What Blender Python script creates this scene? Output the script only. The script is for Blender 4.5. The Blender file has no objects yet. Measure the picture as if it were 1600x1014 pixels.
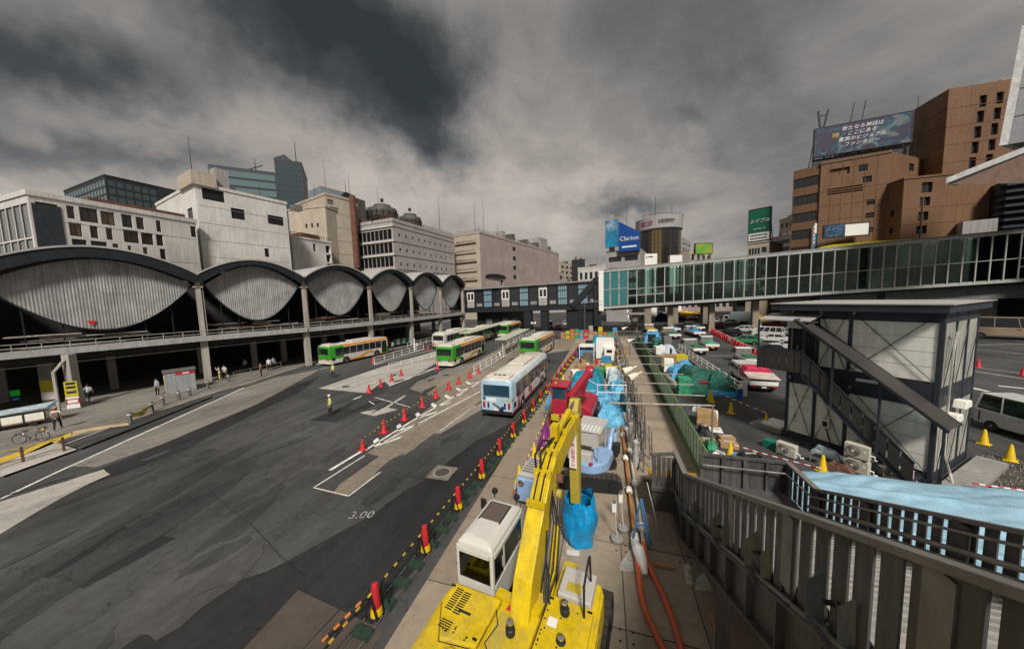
import bpy, math, random
from mathutils import Vector as V, Matrix
random.seed(7)
sc = bpy.context.scene
COL = sc.collection
PI = math.pi
rad = math.radians
# ---------------------------------------------------------------- camera
IW, IH, FPX = 1600.0, 1014.0, 489.0
CAM = V((0, 0, 9.0))
_a, _p, _r = rad(16.6), rad(4.95), rad(1.8)
FW = V((-math.sin(_a)*math.cos(_p), math.cos(_a)*math.cos(_p), -math.sin(_p)))
_r0 = V((math.cos(_a), math.sin(_a), 0)); _u0 = _r0.cross(FW)
RT = _r0*math.cos(_r) - _u0*math.sin(_r)
UP = _r0*math.sin(_r) + _u0*math.cos(_r)
cd = bpy.data.cameras.new('camera'); co = bpy.data.objects.new('camera', cd); COL.objects.link(co)
cd.sensor_width = 36; cd.lens = 36*FPX/IW; cd.clip_start = .1; cd.clip_end = 4000
m3 = Matrix((RT, UP, -FW)).transposed(); co.matrix_world = Matrix.Translation(CAM) @ m3.to_4x4()
sc.camera = co
# surveying helpers: from a position in the photograph to a place in the world
def ray(px, py): return (FW*FPX + RT*(px-IW/2) - UP*(py-IH/2)).normalized()
def G(px, py, z=0.):
    d = ray(px, py); return CAM + d*((z-CAM.z)/d.z)
def AT(px, py, dist):                     # point at a distance along the camera axis
    d = ray(px, py); return CAM + d*(dist/d.dot(FW))
def ZAT(x, y, py):
    lo, hi = -20., 300.
    for _ in range(40):
        m = (lo+hi)/2; v = V((x, y, m))-CAM
        if IH/2 - v.dot(UP)*FPX/v.dot(FW) > py: lo = m
        else: hi = m
    return lo
# ---------------------------------------------------------------- world: broken overcast
SUN_EL, SUN_AZ = rad(46), rad(160)          # azimuth from +Y towards +X
w = bpy.data.worlds.new('World'); sc.world = w; w.use_nodes = True
nt = w.node_tree; nt.nodes.clear(); N = nt.nodes.new; LK = nt.links.new
def val(node, sock, v):
    node.inputs[sock].default_value = v; return node
wout = N('ShaderNodeOutputWorld'); bg = N('ShaderNodeBackground'); LK(bg.outputs[0], wout.inputs[0])
sky = N('ShaderNodeTexSky'); sky.sky_type = 'NISHITA'; sky.sun_disc = False
sky.sun_elevation = SUN_EL; sky.sun_rotation = SUN_AZ
tc = N('ShaderNodeTexCoord')
def mth(op, a, b=None, c=None, clamp=False):
    n = N('ShaderNodeMath'); n.operation = op; n.use_clamp = clamp
    for i, x in enumerate((a, b, c)):
        if x is None: continue
        if isinstance(x, (int, float)): n.inputs[i].default_value = x
        else: LK(x, n.inputs[i])
    return n.outputs[0]
def vm(op, a, b=None, s=None):
    n = N('ShaderNodeVectorMath'); n.operation = op
    for i, x in enumerate((a, b)):
        if x is None: continue
        if isinstance(x, (tuple, V)): n.inputs[i].default_value = tuple(x)
        else: LK(x, n.inputs[i])
    if s is not None: n.inputs['Scale'].default_value = s
    return n.outputs['Value'] if op == 'DOT_PRODUCT' else n.outputs[0]
dirv = tc.outputs['Generated']
# soft planar projection so cloud streaks flatten towards the horizon
sep = N('ShaderNodeSeparateXYZ'); LK(dirv, sep.inputs[0])
den = mth('ADD', mth('ABSOLUTE', sep.outputs[2]), .28)
pl = N('ShaderNodeCombineXYZ'); LK(mth('DIVIDE', sep.outputs[0], den), pl.inputs[0]); LK(mth('DIVIDE', sep.outputs[1], den), pl.inputs[1])
def wnoise(vec, scale, detail, rough=.55, dist=0.):
    n = N('ShaderNodeTexNoise'); LK(vec, n.inputs['Vector'])
    n.inputs['Scale'].default_value = scale; n.inputs['Detail'].default_value = detail
    n.inputs['Roughness'].default_value = rough; n.inputs['Distortion'].default_value = dist
    return n
warp = wnoise(dirv, 2.6, 5, .6)
wv = vm('SCALE', vm('SUBTRACT', warp.outputs['Color'], (.5, .5, .5)), s=.42)
pv = vm('ADD', dirv, wv)
fbm = wnoise(pl.outputs[0], 1.5, 9, .58, .5).outputs['Fac']
fb2 = wnoise(pl.outputs[0], .55, 4, .5, .3).outputs['Fac']
fb3 = wnoise(pl.outputs[0], 3.6, 8, .62, .9).outputs['Fac']
D = mth('ADD', mth('ADD', mth('MULTIPLY', mth('SUBTRACT', fbm, .5), .68), mth('MULTIPLY', mth('SUBTRACT', fb3, .5), .22)), mth('MULTIPLY', mth('SUBTRACT', fb2, .5), .5))
D = mth('ADD', D, .345)
for (px, py, sx, sy, wt) in [(560, 90, 120, 70, .60), (675, 190, 70, 60, .58), (430, 20, 120, 50, .26), (60, 80, 130, 50, .34), (235, 60, 50, 70, -.22), (90, 228, 150, 24, .34),
                             (330, 120, 80, 40, .10), (945, 307, 60, 13, .36), (1088, 203, 40, 16, .16), (1200, 80, 300, 140, .20), (980, 20, 180, 80, .14), (1450, 250, 160, 80, .10),
                             (830, 310, 150, 50, -.22), (300, 210, 140, 45, -.18), (560, 290, 110, 36, -.20), (30, 320, 90, 30, -.3), (1570, 150, 60, 60, -.12), (860, 160, 90, 90, -.08)]:
    d0 = ray(px, py); k = d0.dot(FW); hx = RT; hy = d0.cross(hx).normalized(); hx = hy.cross(d0)
    q = vm('SUBTRACT', pv, tuple(d0))
    ax = mth('MULTIPLY', vm('DOT_PRODUCT', q, tuple(hx)), FPX/sx/k/max(k, .3)*k)
    ay = mth('MULTIPLY', vm('DOT_PRODUCT', q, tuple(hy)), FPX/sy/k)
    e = mth('ADD', mth('MULTIPLY', ax, ax), mth('MULTIPLY', ay, ay))
    front = mth('GREATER_THAN', vm('DOT_PRODUCT', dirv, tuple(d0)), .2)
    g = mth('MULTIPLY', mth('POWER', 2.718, mth('MULTIPLY', e, -.7)), wt)
    D = mth('ADD', D, mth('MULTIPLY', g, front))
rp = N('ShaderNodeValToRGB'); LK(D, rp.inputs[0]); cr = rp.color_ramp
cr.elements[0].position = .0; cr.elements[0].color = (.60, .545, .48, 1)
cr.elements[1].position = 1.; cr.elements[1].color = (.030, .036, .037, 1)
for p, c in ((.22, (.43, .380, .335)), (.40, (.265, .246, .23)), (.58, (.150, .149, .146)), (.78, (.062, .067, .067))):
    el = cr.elements.new(p); el.color = (*c, 1)
mx = N('ShaderNodeMix'); mx.data_type = 'RGBA'; mx.inputs[0].default_value = .93
sk = vm('SCALE', sky.outputs[0], s=.055)
LK(sk, mx.inputs[6]); LK(rp.outputs[0], mx.inputs[7]); LK(mx.outputs[2], bg.inputs[0]); bg.inputs[1].default_value = .53
# ---------------------------------------------------------------- sun behind thin cloud
sl = bpy.data.lights.new('sun', 'SUN'); sl.energy = 2.5; sl.angle = rad(10); sl.color = (1, .95, .88)
so = bpy.data.objects.new('sun', sl); COL.objects.link(so)
sd = V((math.sin(SUN_AZ)*math.cos(SUN_EL), math.cos(SUN_AZ)*math.cos(SUN_EL), math.sin(SUN_EL)))
so.rotation_euler = sd.to_track_quat('Z', 'Y').to_euler(); so.location = (30, 10, 60)
sc.view_settings.view_transform = 'Standard'; sc.view_settings.look = 'None'; sc.view_settings.exposure = 1.0; sc.view_settings.gamma = 1
sc.cycles.max_bounces = 6; sc.cycles.transparent_max_bounces = 8
# ---------------------------------------------------------------- mesh helpers
class MB:
    def __init__(s): s.v = []; s.f = []
    def add(s, vs, fs):
        o = len(s.v); s.v += [tuple(x) for x in vs]; s.f += [tuple(i+o for i in f) for f in fs]; return s
    def box(s, x0, x1, y0, y1, z0, z1, M=None):
        vs = [V((x, y, z)) for z in (z0, z1) for y in (y0, y1) for x in (x0, x1)]
        if M is not None: vs = [M @ p for p in vs]
        return s.add(vs, [(0, 2, 3, 1), (4, 5, 7, 6), (0, 1, 5, 4), (2, 6, 7, 3), (0, 4, 6, 2), (1, 3, 7, 5)])
    def bar(s, a, b, wx, wz=None):                  # square bar from a to b
        a = V(a); b = V(b); d = b-a; L = d.length
        if L < 1e-6: return s
        wz = wx if wz is None else wz
        M = Matrix.Translation(a) @ d.to_track_quat('Y', 'Z').to_matrix().to_4x4()
        return s.box(-wx/2, wx/2, 0, L, -wz/2, wz/2, M)
    def tube(s, a, b, r, n=8, r2=None, cap=True):
        a = V(a); b = V(b); d = b-a
        if d.length < 1e-6: return s
        q = d.to_track_quat('Z', 'Y'); r2 = r if r2 is None else r2
        c = [V((math.cos(2*PI*i/n), math.sin(2*PI*i/n), 0)) for i in range(n)]
        vs = [a+q@(p*r) for p in c]+[b+q@(p*r2) for p in c]
        fs = [(i, (i+1) % n, n+(i+1) % n, n+i) for i in range(n)]
        if cap: fs += [tuple(range(n-1, -1, -1)), tuple(range(n, 2*n))]
        return s.add(vs, fs)
    def path(s, pts, r, n=6):
        pts = [V(p) for p in pts]; rings = []; prev = None
        for i, p in enumerate(pts):
            d = (pts[min(i+1, len(pts)-1)]-pts[max(i-1, 0)])
            q = d.to_track_quat('Z', 'Y')
            rr = r[i] if isinstance(r, (list, tuple)) else r
            rings.append([p+q@V((math.cos(2*PI*k/n)*rr, math.sin(2*PI*k/n)*rr, 0)) for k in range(n)])
        vs = [v for g in rings for v in g]; fs = []
        for i in range(len(pts)-1):
            for k in range(n):
                fs.append((i*n+k, i*n+(k+1) % n, (i+1)*n+(k+1) % n, (i+1)*n+k))
        fs += [tuple(range(n-1, -1, -1)), tuple(range((len(pts)-1)*n, len(pts)*n))]
        return s.add(vs, fs)
    def lathe(s, prof, n=12, o=(0, 0, 0), M=None):
        o = V(o); vs = []; fs = []
        for (r, z) in prof:
            for k in range(n):
                p = V((math.cos(2*PI*k/n)*r, math.sin(2*PI*k/n)*r, z))
                vs.append((M @ p if M is not None else p)+o)
        for i in range(len(prof)-1):
            for k in range(n):
                fs.append((i*n+k, i*n+(k+1) % n, (i+1)*n+(k+1) % n, (i+1)*n+k))
        fs += [tuple(range(n-1, -1, -1)), tuple(range((len(prof)-1)*n, len(prof)*n))]
        return s.add(vs, fs)
    def prism(s, poly, d0, d1, ax='z'):             # poly extruded from d0 to d1 along an axis
        n = len(poly)
        def pt(p, d):
            return {'z': (p[0], p[1], d), 'x': (d, p[0], p[1]), 'y': (p[0], d, p[1])}[ax]
        vs = [pt(p, d0) for p in poly]+[pt(p, d1) for p in poly]
        fs = [tuple(range(n-1, -1, -1)), tuple(range(n, 2*n))]+[(i, (i+1) % n, n+(i+1) % n, n+i) for i in range(n)]
        return s.add(vs, fs)
    def loft(s, secs, cap=True):                    # rings with the same number of points
        n = len(secs[0]); vs = [v for g in secs for v in g]; fs = []
        for i in range(len(secs)-1):
            for k in range(n):
                fs.append((i*n+k, i*n+(k+1) % n, (i+1)*n+(k+1) % n, (i+1)*n+k))
        if cap: fs += [tuple(range(n-1, -1, -1)), tuple(range((len(secs)-1)*n, len(secs)*n))]
        return s.add(vs, fs)
    def sheet(s, pts): return s.add(pts, [tuple(range(len(pts)))])
    def build(s, name, m, parent=None, smooth=False, bevel=0, kind=None, label=None, fix=True):
        me = bpy.data.meshes.new(name); me.from_pydata(s.v, [], s.f)
        if fix:
            import bmesh
            bm = bmesh.new(); bm.from_mesh(me); bmesh.ops.recalc_face_normals(bm, faces=bm.faces); bm.to_mesh(me); bm.free()
        if m is not None: me.materials.append(m)
        return link(name, me, parent, smooth, bevel, kind, label)
def link(name, me, parent=None, smooth=False, bevel=0, kind=None, label=None):
    o = bpy.data.objects.new(name, me); COL.objects.link(o)
    if parent is not None: o.parent = parent
    if smooth and me.polygons:
        me.polygons.foreach_set('use_smooth', [True]*len(me.polygons))
        me.set_sharp_from_angle(angle=rad(38))
    if bevel:
        b = o.modifiers.new('bevel', 'BEVEL'); b.width = bevel; b.segments = 2; b.limit_method = 'ANGLE'; b.angle_limit = rad(35)
    if kind: o['kind'] = kind
    if label: o['label'] = label
    return o
def tag(o, label, cat, group=None):
    o['label'] = label; o['category'] = cat
    if group: o['group'] = group
    return o
def thing(name, label, cat, loc=(0, 0, 0), rz=0., group=None):
    o = bpy.data.objects.new(name, None); COL.objects.link(o); o.empty_display_size = .2
    o.location = loc; o.rotation_euler = (0, 0, rz); tag(o, label, cat, group); return o
CH = {}
def kids(o): return [c for c in bpy.data.objects if c.parent == o]
def copy_tree(o, parent=None, known=None):
    if known is None:
        known = {}
        for c in bpy.data.objects:
            if c.parent: known.setdefault(c.parent.name, []).append(c)
    c = o.copy(); COL.objects.link(c); c.parent = parent
    for ch in known.get(o.name, []): copy_tree(ch, c, known)
    return c
def dup(o, loc, rz, label=None, group=None):
    c = copy_tree(o); c.location = loc; c.rotation_euler = (0, 0, rz)
    if label: c['label'] = label
    if group: c['group'] = group
    return c
def text(body, size, m, parent, M, depth=.01, name='lettering', align='CENTER', sx=1., shear=0.):
    cu = bpy.data.curves.new('t', 'FONT'); cu.body = body; cu.size = size; cu.align_x = align; cu.align_y = 'CENTER'; cu.extrude = depth; cu.shear = shear
    cu.resolution_u = 2
    t = bpy.data.objects.new('t', cu); COL.objects.link(t)
    dg = bpy.context.evaluated_depsgraph_get(); me = bpy.data.meshes.new_from_object(t.evaluated_get(dg))
    bpy.data.objects.remove(t); me.materials.clear(); me.materials.append(m)
    me.transform(M @ Matrix.Diagonal((sx, 1, 1, 1)))
    return link(name, me, parent)
def frame_m(o, x, y):                               # matrix from an origin and two axes
    x = V(x).normalized(); y = V(y).normalized(); z = x.cross(y)
    M = Matrix((x, y, z)).transposed().to_4x4(); M.translation = V(o); return M
# ---------------------------------------------------------------- materials
MATS = {}
def pm(name, col, rough=.75, metal=0., var=.22, scale=1.2, fine=25., streak=0., dirt=None, dirt_amt=.5, dirt_scale=.8, bump=0., rnd=0., spec=.35, coat=0., wcoord=False, bd=.02):
    if name in MATS: return MATS[name]
    m = bpy.data.materials.new(name); m.use_nodes = True; t = m.node_tree; n = t.nodes; L = t.links.new
    b = n['Principled BSDF']; b.inputs['Roughness'].default_value = rough; b.inputs['Metallic'].default_value = metal
    b.inputs['Specular IOR Level'].default_value = spec; b.inputs['Coat Weight'].default_value = coat
    c = n.new('ShaderNodeTexCoord'); src = c.outputs['Object']
    if wcoord:
        g = n.new('ShaderNodeNewGeometry'); src = g.outputs['Position']
    def noise(s, det=4, vec=None, ro=.6):
        x = n.new('ShaderNodeTexNoise'); x.inputs['Scale'].default_value = s; x.inputs['Detail'].default_value = det; x.inputs['Roughness'].default_value = ro
        L(vec or src, x.inputs['Vector']); return x.outputs['Fac']
    def mr(f, a, b_, c0, c1):
        x = n.new('ShaderNodeMapRange'); x.inputs[1].default_value = a; x.inputs[2].default_value = b_; x.inputs[3].default_value = c0; x.inputs[4].default_value = c1
        L(f, x.inputs[0]); return x.outputs[0]
    def mul(a, b_):
        x = n.new('ShaderNodeMath'); x.operation = 'MULTIPLY'; L(a, x.inputs[0]); L(b_, x.inputs[1]); return x.outputs[0]
    f = mul(mr(noise(scale, 5), .3, .7, 1-var, 1+var), mr(noise(fine, 3), .3, .7, 1-var*.5, 1+var*.5))
    if streak:
        mp = n.new('ShaderNodeMapping'); mp.inputs['Scale'].default_value = (3.5, 3.5, .12); L(src, mp.inputs[0])
        f = mul(f, mr(noise(1.6, 5, mp.outputs[0], .65), .38, .62, 1-streak, 1+streak*.25))
    if rnd:
        oi = n.new('ShaderNodeObjectInfo'); f = mul(f, mr(oi.outputs['Random'], 0, 1, 1-rnd, 1+rnd))
    mxn = n.new('ShaderNodeMix'); mxn.data_type = 'RGBA'; mxn.blend_type = 'MIX'
    vmn = n.new('ShaderNodeVectorMath'); vmn.operation = 'SCALE'
    vmn.inputs[0].default_value = col[:3]; L(f, vmn.inputs['Scale'])
    outc = vmn.outputs[0]
    if dirt:
        L(mr(noise(dirt_scale, 6, None, .7), .48, .68, 0, dirt_amt), mxn.inputs[0]); L(outc, mxn.inputs[6]); mxn.inputs[7].default_value = (*dirt, 1); outc = mxn.outputs[2]
    L(outc, b.inputs['Base Color'])
    L(mr(noise(scale*3, 3), .3, .7, max(.02, rough-.12), min(1, rough+.12)), b.inputs['Roughness'])
    if bump:
        bn = n.new('ShaderNodeBump'); bn.inputs['Strength'].default_value = bump; bn.inputs['Distance'].default_value = bd
        L(noise(fine*1.5, 4), bn.inputs['Height']); L(bn.outputs[0], b.inputs['Normal'])
    MATS[name] = m; return m
def glass(name, col=(.02, .025, .028), rough=.06, spec=.7, tint=0.):
    if name in MATS: return MATS[name]
    m = bpy.data.materials.new(name); m.use_nodes = True; b = m.node_tree.nodes['Principled BSDF']
    b.inputs['Base Color'].default_value = (*col, 1); b.inputs['Roughness'].default_value = rough; b.inputs['Specular IOR Level'].default_value = spec
    MATS[name] = m; return m
def seeglass(name, col, mixf=.35, rough=.05):        # thin clear pane: transparent, tinted and glossy
    m = bpy.data.materials.new(name); m.use_nodes = True; t = m.node_tree; n = t.nodes; L = t.links.new; n.clear()
    o = n.new('ShaderNodeOutputMaterial'); tr = n.new('ShaderNodeBsdfTransparent'); tr.inputs[0].default_value = (*col, 1)
    gl = n.new('ShaderNodeBsdfGlossy'); gl.inputs['Roughness'].default_value = rough; gl.inputs[0].default_value = (.5, .56, .54, 1)
    fr = n.new('ShaderNodeFresnel'); fr.inputs[0].default_value = 1.5
    oi = n.new('ShaderNodeObjectInfo'); vr = n.new('ShaderNodeMapRange'); vr.inputs[3].default_value = .6; vr.inputs[4].default_value = 1.25; L(oi.outputs['Random'], vr.inputs[0]); vs_ = n.new('ShaderNodeVectorMath'); vs_.operation = 'SCALE'; vs_.inputs[0].default_value = col; L(vr.outputs[0], vs_.inputs['Scale']); L(vs_.outputs[0], tr.inputs[0])
    ad = n.new('ShaderNodeMath'); ad.operation = 'ADD'; ad.inputs[1].default_value = mixf; L(fr.outputs[0], ad.inputs[0])
    mi = n.new('ShaderNodeMixShader'); L(ad.outputs[0], mi.inputs[0]); L(tr.outputs[0], mi.inputs[1]); L(gl.outputs[0], mi.inputs[2]); L(mi.outputs[0], o.inputs[0])
    MATS[name] = m; return m
ASPH = pm('asphalt', (.052, .052, .053), .85, var=.28, scale=.22, fine=60, dirt=(.085, .08, .073), dirt_amt=.55, dirt_scale=.35, bump=.5, wcoord=True)
ASPH2 = pm('asphalt_new', (.024, .024, .025), .78, var=.35, scale=.35, fine=50, dirt=(.06, .056, .05), dirt_amt=.45, dirt_scale=.5, bump=.5, wcoord=True)
def roadify(m, col, amp=1.):
    """traffic polish along the lanes, blotches, grain and fine cracks on a road surface"""
    t = m.node_tree; n = t.nodes; L = t.links.new; b = n['Principled BSDF']; g = n.new('ShaderNodeNewGeometry'); P = g.outputs['Position']
    def nz(scale, det, sx=1., sy=1., ro=.6):
        mp = n.new('ShaderNodeMapping'); mp.inputs['Scale'].default_value = (sx, sy, 1); mp.inputs['Rotation'].default_value = (0, 0, .06); L(P, mp.inputs[0])
        x = n.new('ShaderNodeTexNoise'); x.inputs['Scale'].default_value = scale; x.inputs['Detail'].default_value = det; x.inputs['Roughness'].default_value = ro; L(mp.outputs[0], x.inputs['Vector']); return x.outputs['Fac']
    def mr(f, a, b_, c, d):
        x = n.new('ShaderNodeMapRange'); L(f, x.inputs[0])
        for i, v in enumerate((a, b_, c, d)): x.inputs[i+1].default_value = v
        return x.outputs[0]
    def mul(a, c):
        x = n.new('ShaderNodeMath'); x.operation = 'MULTIPLY'; L(a, x.inputs[0]); L(c, x.inputs[1]); return x.outputs[0]
    f = mul(mr(nz(.11, 5, ro=.65), .32, .68, 1-.38*amp, 1+.34*amp), mr(nz(1., 5, .85, .055, .7), .36, .64, 1-.15*amp, 1+.13*amp))
    f = mul(f, mr(nz(60, 3), .25, .75, .5, 1.55)); f = mul(f, mr(nz(3.2, 6, ro=.75), .35, .65, .82, 1.16)); f = mul(f, mr(nz(.5, 7, 1, .5, .75), .60, .70, 1., 1-.42*amp))
    vo = n.new('ShaderNodeTexVoronoi'); vo.feature = 'DISTANCE_TO_EDGE'; vo.inputs['Scale'].default_value = .22; ad = n.new('ShaderNodeVectorMath'); ad.operation = 'ADD'
    wn = n.new('ShaderNodeTexNoise'); wn.inputs['Scale'].default_value = .9; wn.inputs['Detail'].default_value = 5; L(P, wn.inputs['Vector']); sc_ = n.new('ShaderNodeVectorMath'); sc_.operation = 'SCALE'; sc_.inputs['Scale'].default_value = 2.2; L(wn.outputs['Color'], sc_.inputs[0]); L(P, ad.inputs[0]); L(sc_.outputs[0], ad.inputs[1]); L(ad.outputs[0], vo.inputs['Vector'])
    f = mul(f, mr(vo.outputs['Distance'], .0, .006, 1-.45*amp, 1.))
    v = n.new('ShaderNodeVectorMath'); v.operation = 'SCALE'; v.inputs[0].default_value = col; L(f, v.inputs['Scale']); L(v.outputs[0], b.inputs['Base Color'])
    L(mr(nz(1., 4, .85, .055), .35, .65, .62, .92), b.inputs['Roughness'])
roadify(ASPH, (.047, .047, .047), 1.25); roadify(ASPH2, (.017, .017, .018), 1.3)
CONC = pm('concrete_lane', (.195, .165, .128), .85, var=.25, scale=.3, fine=40, dirt=(.075, .068, .06), dirt_amt=.7, dirt_scale=.3, bump=.3, wcoord=True)
PAVE = pm('paving', (.17, .155, .135), .88, var=.22, scale=.3, fine=30, dirt=(.08, .075, .07), dirt_amt=.6, dirt_scale=.4, bump=.3, wcoord=True)
PALE = pm('worn_concrete', (.34, .32, .29), .9, var=.25, scale=.5, fine=22, dirt=(.15, .14, .125), dirt_amt=.7, dirt_scale=.6, bump=.3, wcoord=True)
LINE = pm('road_paint', (.62, .61, .57), .7, var=.18, scale=1.5, fine=18, dirt=(.2, .19, .18), dirt_amt=.75, dirt_scale=2.2, wcoord=True)
PLATE = pm('deck_plate', (.285, .232, .172), .7, .15, var=.2, scale=.8, fine=30, dirt=(.13, .108, .085), dirt_amt=.65, dirt_scale=.7, rnd=.16, bump=.2)
WHITEP = pm('white_paint', (.66, .65, .62), .5, var=.08, scale=2, fine=20, dirt=(.35, .32, .28), dirt_amt=.35, dirt_scale=2)
WALLW = pm('white_wall', (.56, .54, .51), .85, var=.12, scale=.12, fine=2, streak=.22, dirt=(.30, .27, .235), dirt_amt=.4, dirt_scale=.15)
WALLB = pm('beige_wall', (.40, .345, .275), .85, var=.14, scale=.1, fine=2, streak=.25, dirt=(.22, .18, .14), dirt_amt=.45, dirt_scale=.12)
WALLP = pm('pinkish_wall', (.335, .275, .25), .85, var=.12, scale=.1, fine=2, streak=.25, dirt=(.2, .16, .14), dirt_amt=.5, dirt_scale=.12)
WALLG = pm('grey_wall', (.30, .285, .275), .85, var=.14, scale=.15, fine=3, streak=.25)
WALLBR = pm('brown_wall', (.138, .073, .037), .75, var=.16, scale=.1, fine=2, streak=.18)
DARK = pm('dark_metal', (.022, .024, .027), .55, .4, var=.25, scale=2)
NAVY = pm('navy_steel', (.033, .038, .048), .5, .3, var=.2, scale=1.5)
STEEL = pm('steel', (.30, .29, .27), .45, .75, var=.2, scale=3, dirt=(.16, .11, .07), dirt_amt=.4, dirt_scale=2)
RUST = pm('rusty', (.12, .055, .035), .85, var=.3, scale=1)
BLACK = pm('black_rubber', (.012, .012, .013), .7, var=.2)
DGLASS = glass('window_glass', (.018, .02, .022), .07)
BGLASS = glass('brown_glass', (.035, .02, .015), .12)
CONC_G = pm('grey_concrete', (.24, .23, .215), .88, var=.2, scale=.5, fine=12, streak=.2, dirt=(.12, .11, .1), dirt_amt=.5)
roadify(CONC, (.19, .16, .125), .9); roadify(PAVE, (.165, .15, .13), .8); roadify(PALE, (.33, .31, .28), .7)
# ================================================================ ground
def poly_px(pts, z): return [(*G(x, y, 0)[:2], z) for x, y in pts]
MB().sheet([(-900, -200, 0), (900, -200, 0), (900, 1500, 0), (-900, 1500, 0)]).build('ground', ASPH, kind='structure')
def wavy(pts, amp, step=.6):                         # break straight edges up a little
    out = []; n = len(pts)
    for i in range(n):
        a = V(pts[i]); b = V(pts[(i+1) % n]); k = max(1, min(60, int((b-a).length/step)))
        for j in range(k):
            p = a.lerp(b, j/k); out.append((p.x+random.uniform(-amp, amp), p.y+random.uniform(-amp, amp), p.z))
    return out
def patch(name, pts, z, m, amp=.0):
    P_ = poly_px(pts, z)
    return MB().sheet(wavy(P_, amp) if amp else P_).build(name, m, kind='structure', fix=False)
patch('asphalt_patch', [(120, 1060), (300, 935), (345, 912), (420, 893), (500, 848), (585, 800), (668, 745), (745, 688), (800, 660), (868, 585), (890, 580), (800, 700), (560, 1000), (520, 1060)], .004, ASPH2, .06)
patch('asphalt_patch', [(0, 790), (145, 737), (253, 694), (400, 632), (452, 606), (500, 588), (470, 612), (400, 645), (300, 698), (200, 736), (120, 764), (0, 812)], .004, ASPH2, .04)
patch('worn_strip', [(-60, 858), (-60, 800), (0, 784), (163, 733), (172, 741), (139, 756), (90, 782), (53, 804), (0, 834)], .008, PALE, .06)
patch('gutter_lane', [(110, 728), (190, 690), (300, 642), (381, 606), (430, 590), (500, 577), (470, 594), (400, 632), (253, 694), (150, 730)], .008, PAVE, .03)
patch('concrete_lane', [(488, 762), (545, 776), (640, 705), (752, 640), (752, 600), (800, 560), (905, 545), (915, 528), (800, 533), (700, 590), (640, 608), (690, 622), (660, 645), (600, 690)], .004, CONC, .02)
patch('concrete_lane', [(640, 608), (700, 590), (765, 560), (700, 575), (652, 596)], .008, PAVE)
patch('traffic_island', [(497, 607), (600, 572), (680, 549), (700, 552), (680, 568), (640, 592), (570, 614)], .008, PALE)
patch('asphalt_patch', [(492, 761), (512, 750), (575, 708), (592, 713), (530, 757), (522, 768)], .012, ASPH)
# painted lines
def line_px(a, b, wd, z=.014, name='lane_line', m=None):
    a = G(*a); b = G(*b); d = (b-a).normalized(); n_ = V((-d.y, d.x, 0))*wd/2
    k = max(1, int((b-a).length/1.2)); L_ = []; R_ = []
    for i in range(k+1):
        p = a.lerp(b, i/k); e = random.uniform(.9, 1.05)
        L_.append((*(p+n_*e)[:2], z)); R_.append((*(p-n_*e)[:2], z))
    return MB().sheet(L_+R_[::-1]).build(name, m or LINE, kind='structure', fix=False)
for a, b, wd in [((0, 780), (95, 735), .16), ((95, 735), (381, 606), .16), ((515, 735), (570, 702), .2), ((570, 704), (640, 660), .17), ((640, 660), (748, 598), .17), ((600, 690), (750, 612), .15), ((552, 624), (690, 572), .22), ((650, 583), (700, 570), .15),
                 ((500, 577), (600, 552), .14), ((584, 571), (690, 543), .15), ((512, 608), (660, 562), .12), ((545, 775), (600, 733), .07), ((490, 762), (570, 712), .07), ((490, 762), (545, 775), .06), ((688, 673), (748, 630), .06),
                 ((585, 632), (568, 622), .1), ((582, 620), (640, 636), .1), ((1110, 556), (1155, 556), .1), ((1515, 545), (1600, 553), .12), ((1515, 579), (1600, 592), .15), ((1515, 573), (1600, 584), .1), ((1515, 605), (1545, 612), .35), ((1560, 603), (1600, 607), .4), ((1515, 540), (1600, 537), .1)]:
    line_px(a, b, wd)
for i in range(7):                                    # chevrons between the cone lines
    y = 16.2+2.35*i
    MB().sheet([(-14.5, y, .014), (-13.75, y-.75, .014), (-13.0, y+.6, .014), (-13.0, y+1.05, .014), (-13.72, y-.25, .014), (-14.5, y+.45, .014)]).build('chevron_mark', LINE, kind='structure', fix=False)
line_px((592, 644), (633, 618), .32, m=PALE); patch('road_mark', [(560, 645), (605, 637), (622, 640), (585, 650)], .012, PALE)
WP0 = pm('chalk', (.30, .29, .28), .9, var=.4, scale=6, dirt=(.05, .05, .05), dirt_amt=.9, dirt_scale=5, wcoord=True)
M_ = frame_m((*G(565, 805)[:2], .016), (.95, .3, 0), (-.3, .95, 0))
text('3.00', .62, WP0, None, M_, .001, name='chalk_mark')['kind'] = 'structure'
# pavement in front of the station with a kerb
PAVE_P = [(-120, 760), (0, 712), (60, 690), (190, 640), (300, 622), (382, 594), (470, 565), (485, 563), (560, 520), (700, 500)]
kerb_w = [G(x, y) for x, y in [(-200, 830), (0, 737), (120, 690), (200, 660), (280, 634), (345, 612), (400, 597), (480, 571)]]
kerb_w += [V((-40.3, 36, 0)), V((-39.2, 41, 0)), V((-37.6, 48, 0)), V((-36.4, 56, 0)), V((-35.4, 66, 0)), V((-34.8, 80, 0))]
back = [V((-80, 80, 0)), V((-80, -30, 0)), V((-40, -30, 0))]
PV = [(p.x, p.y) for p in kerb_w+back]
MB().prism(PV, 0.002, .13).build('pavement', PAVE, kind='structure')
kb = bpy.data.objects.new('kerb', None); COL.objects.link(kb); kb['kind'] = 'structure'
KST = pm('kerb_stone', (.27, .25, .225), .88, var=.2, rnd=.15, dirt=(.12, .11, .1), dirt_amt=.5)
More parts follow.
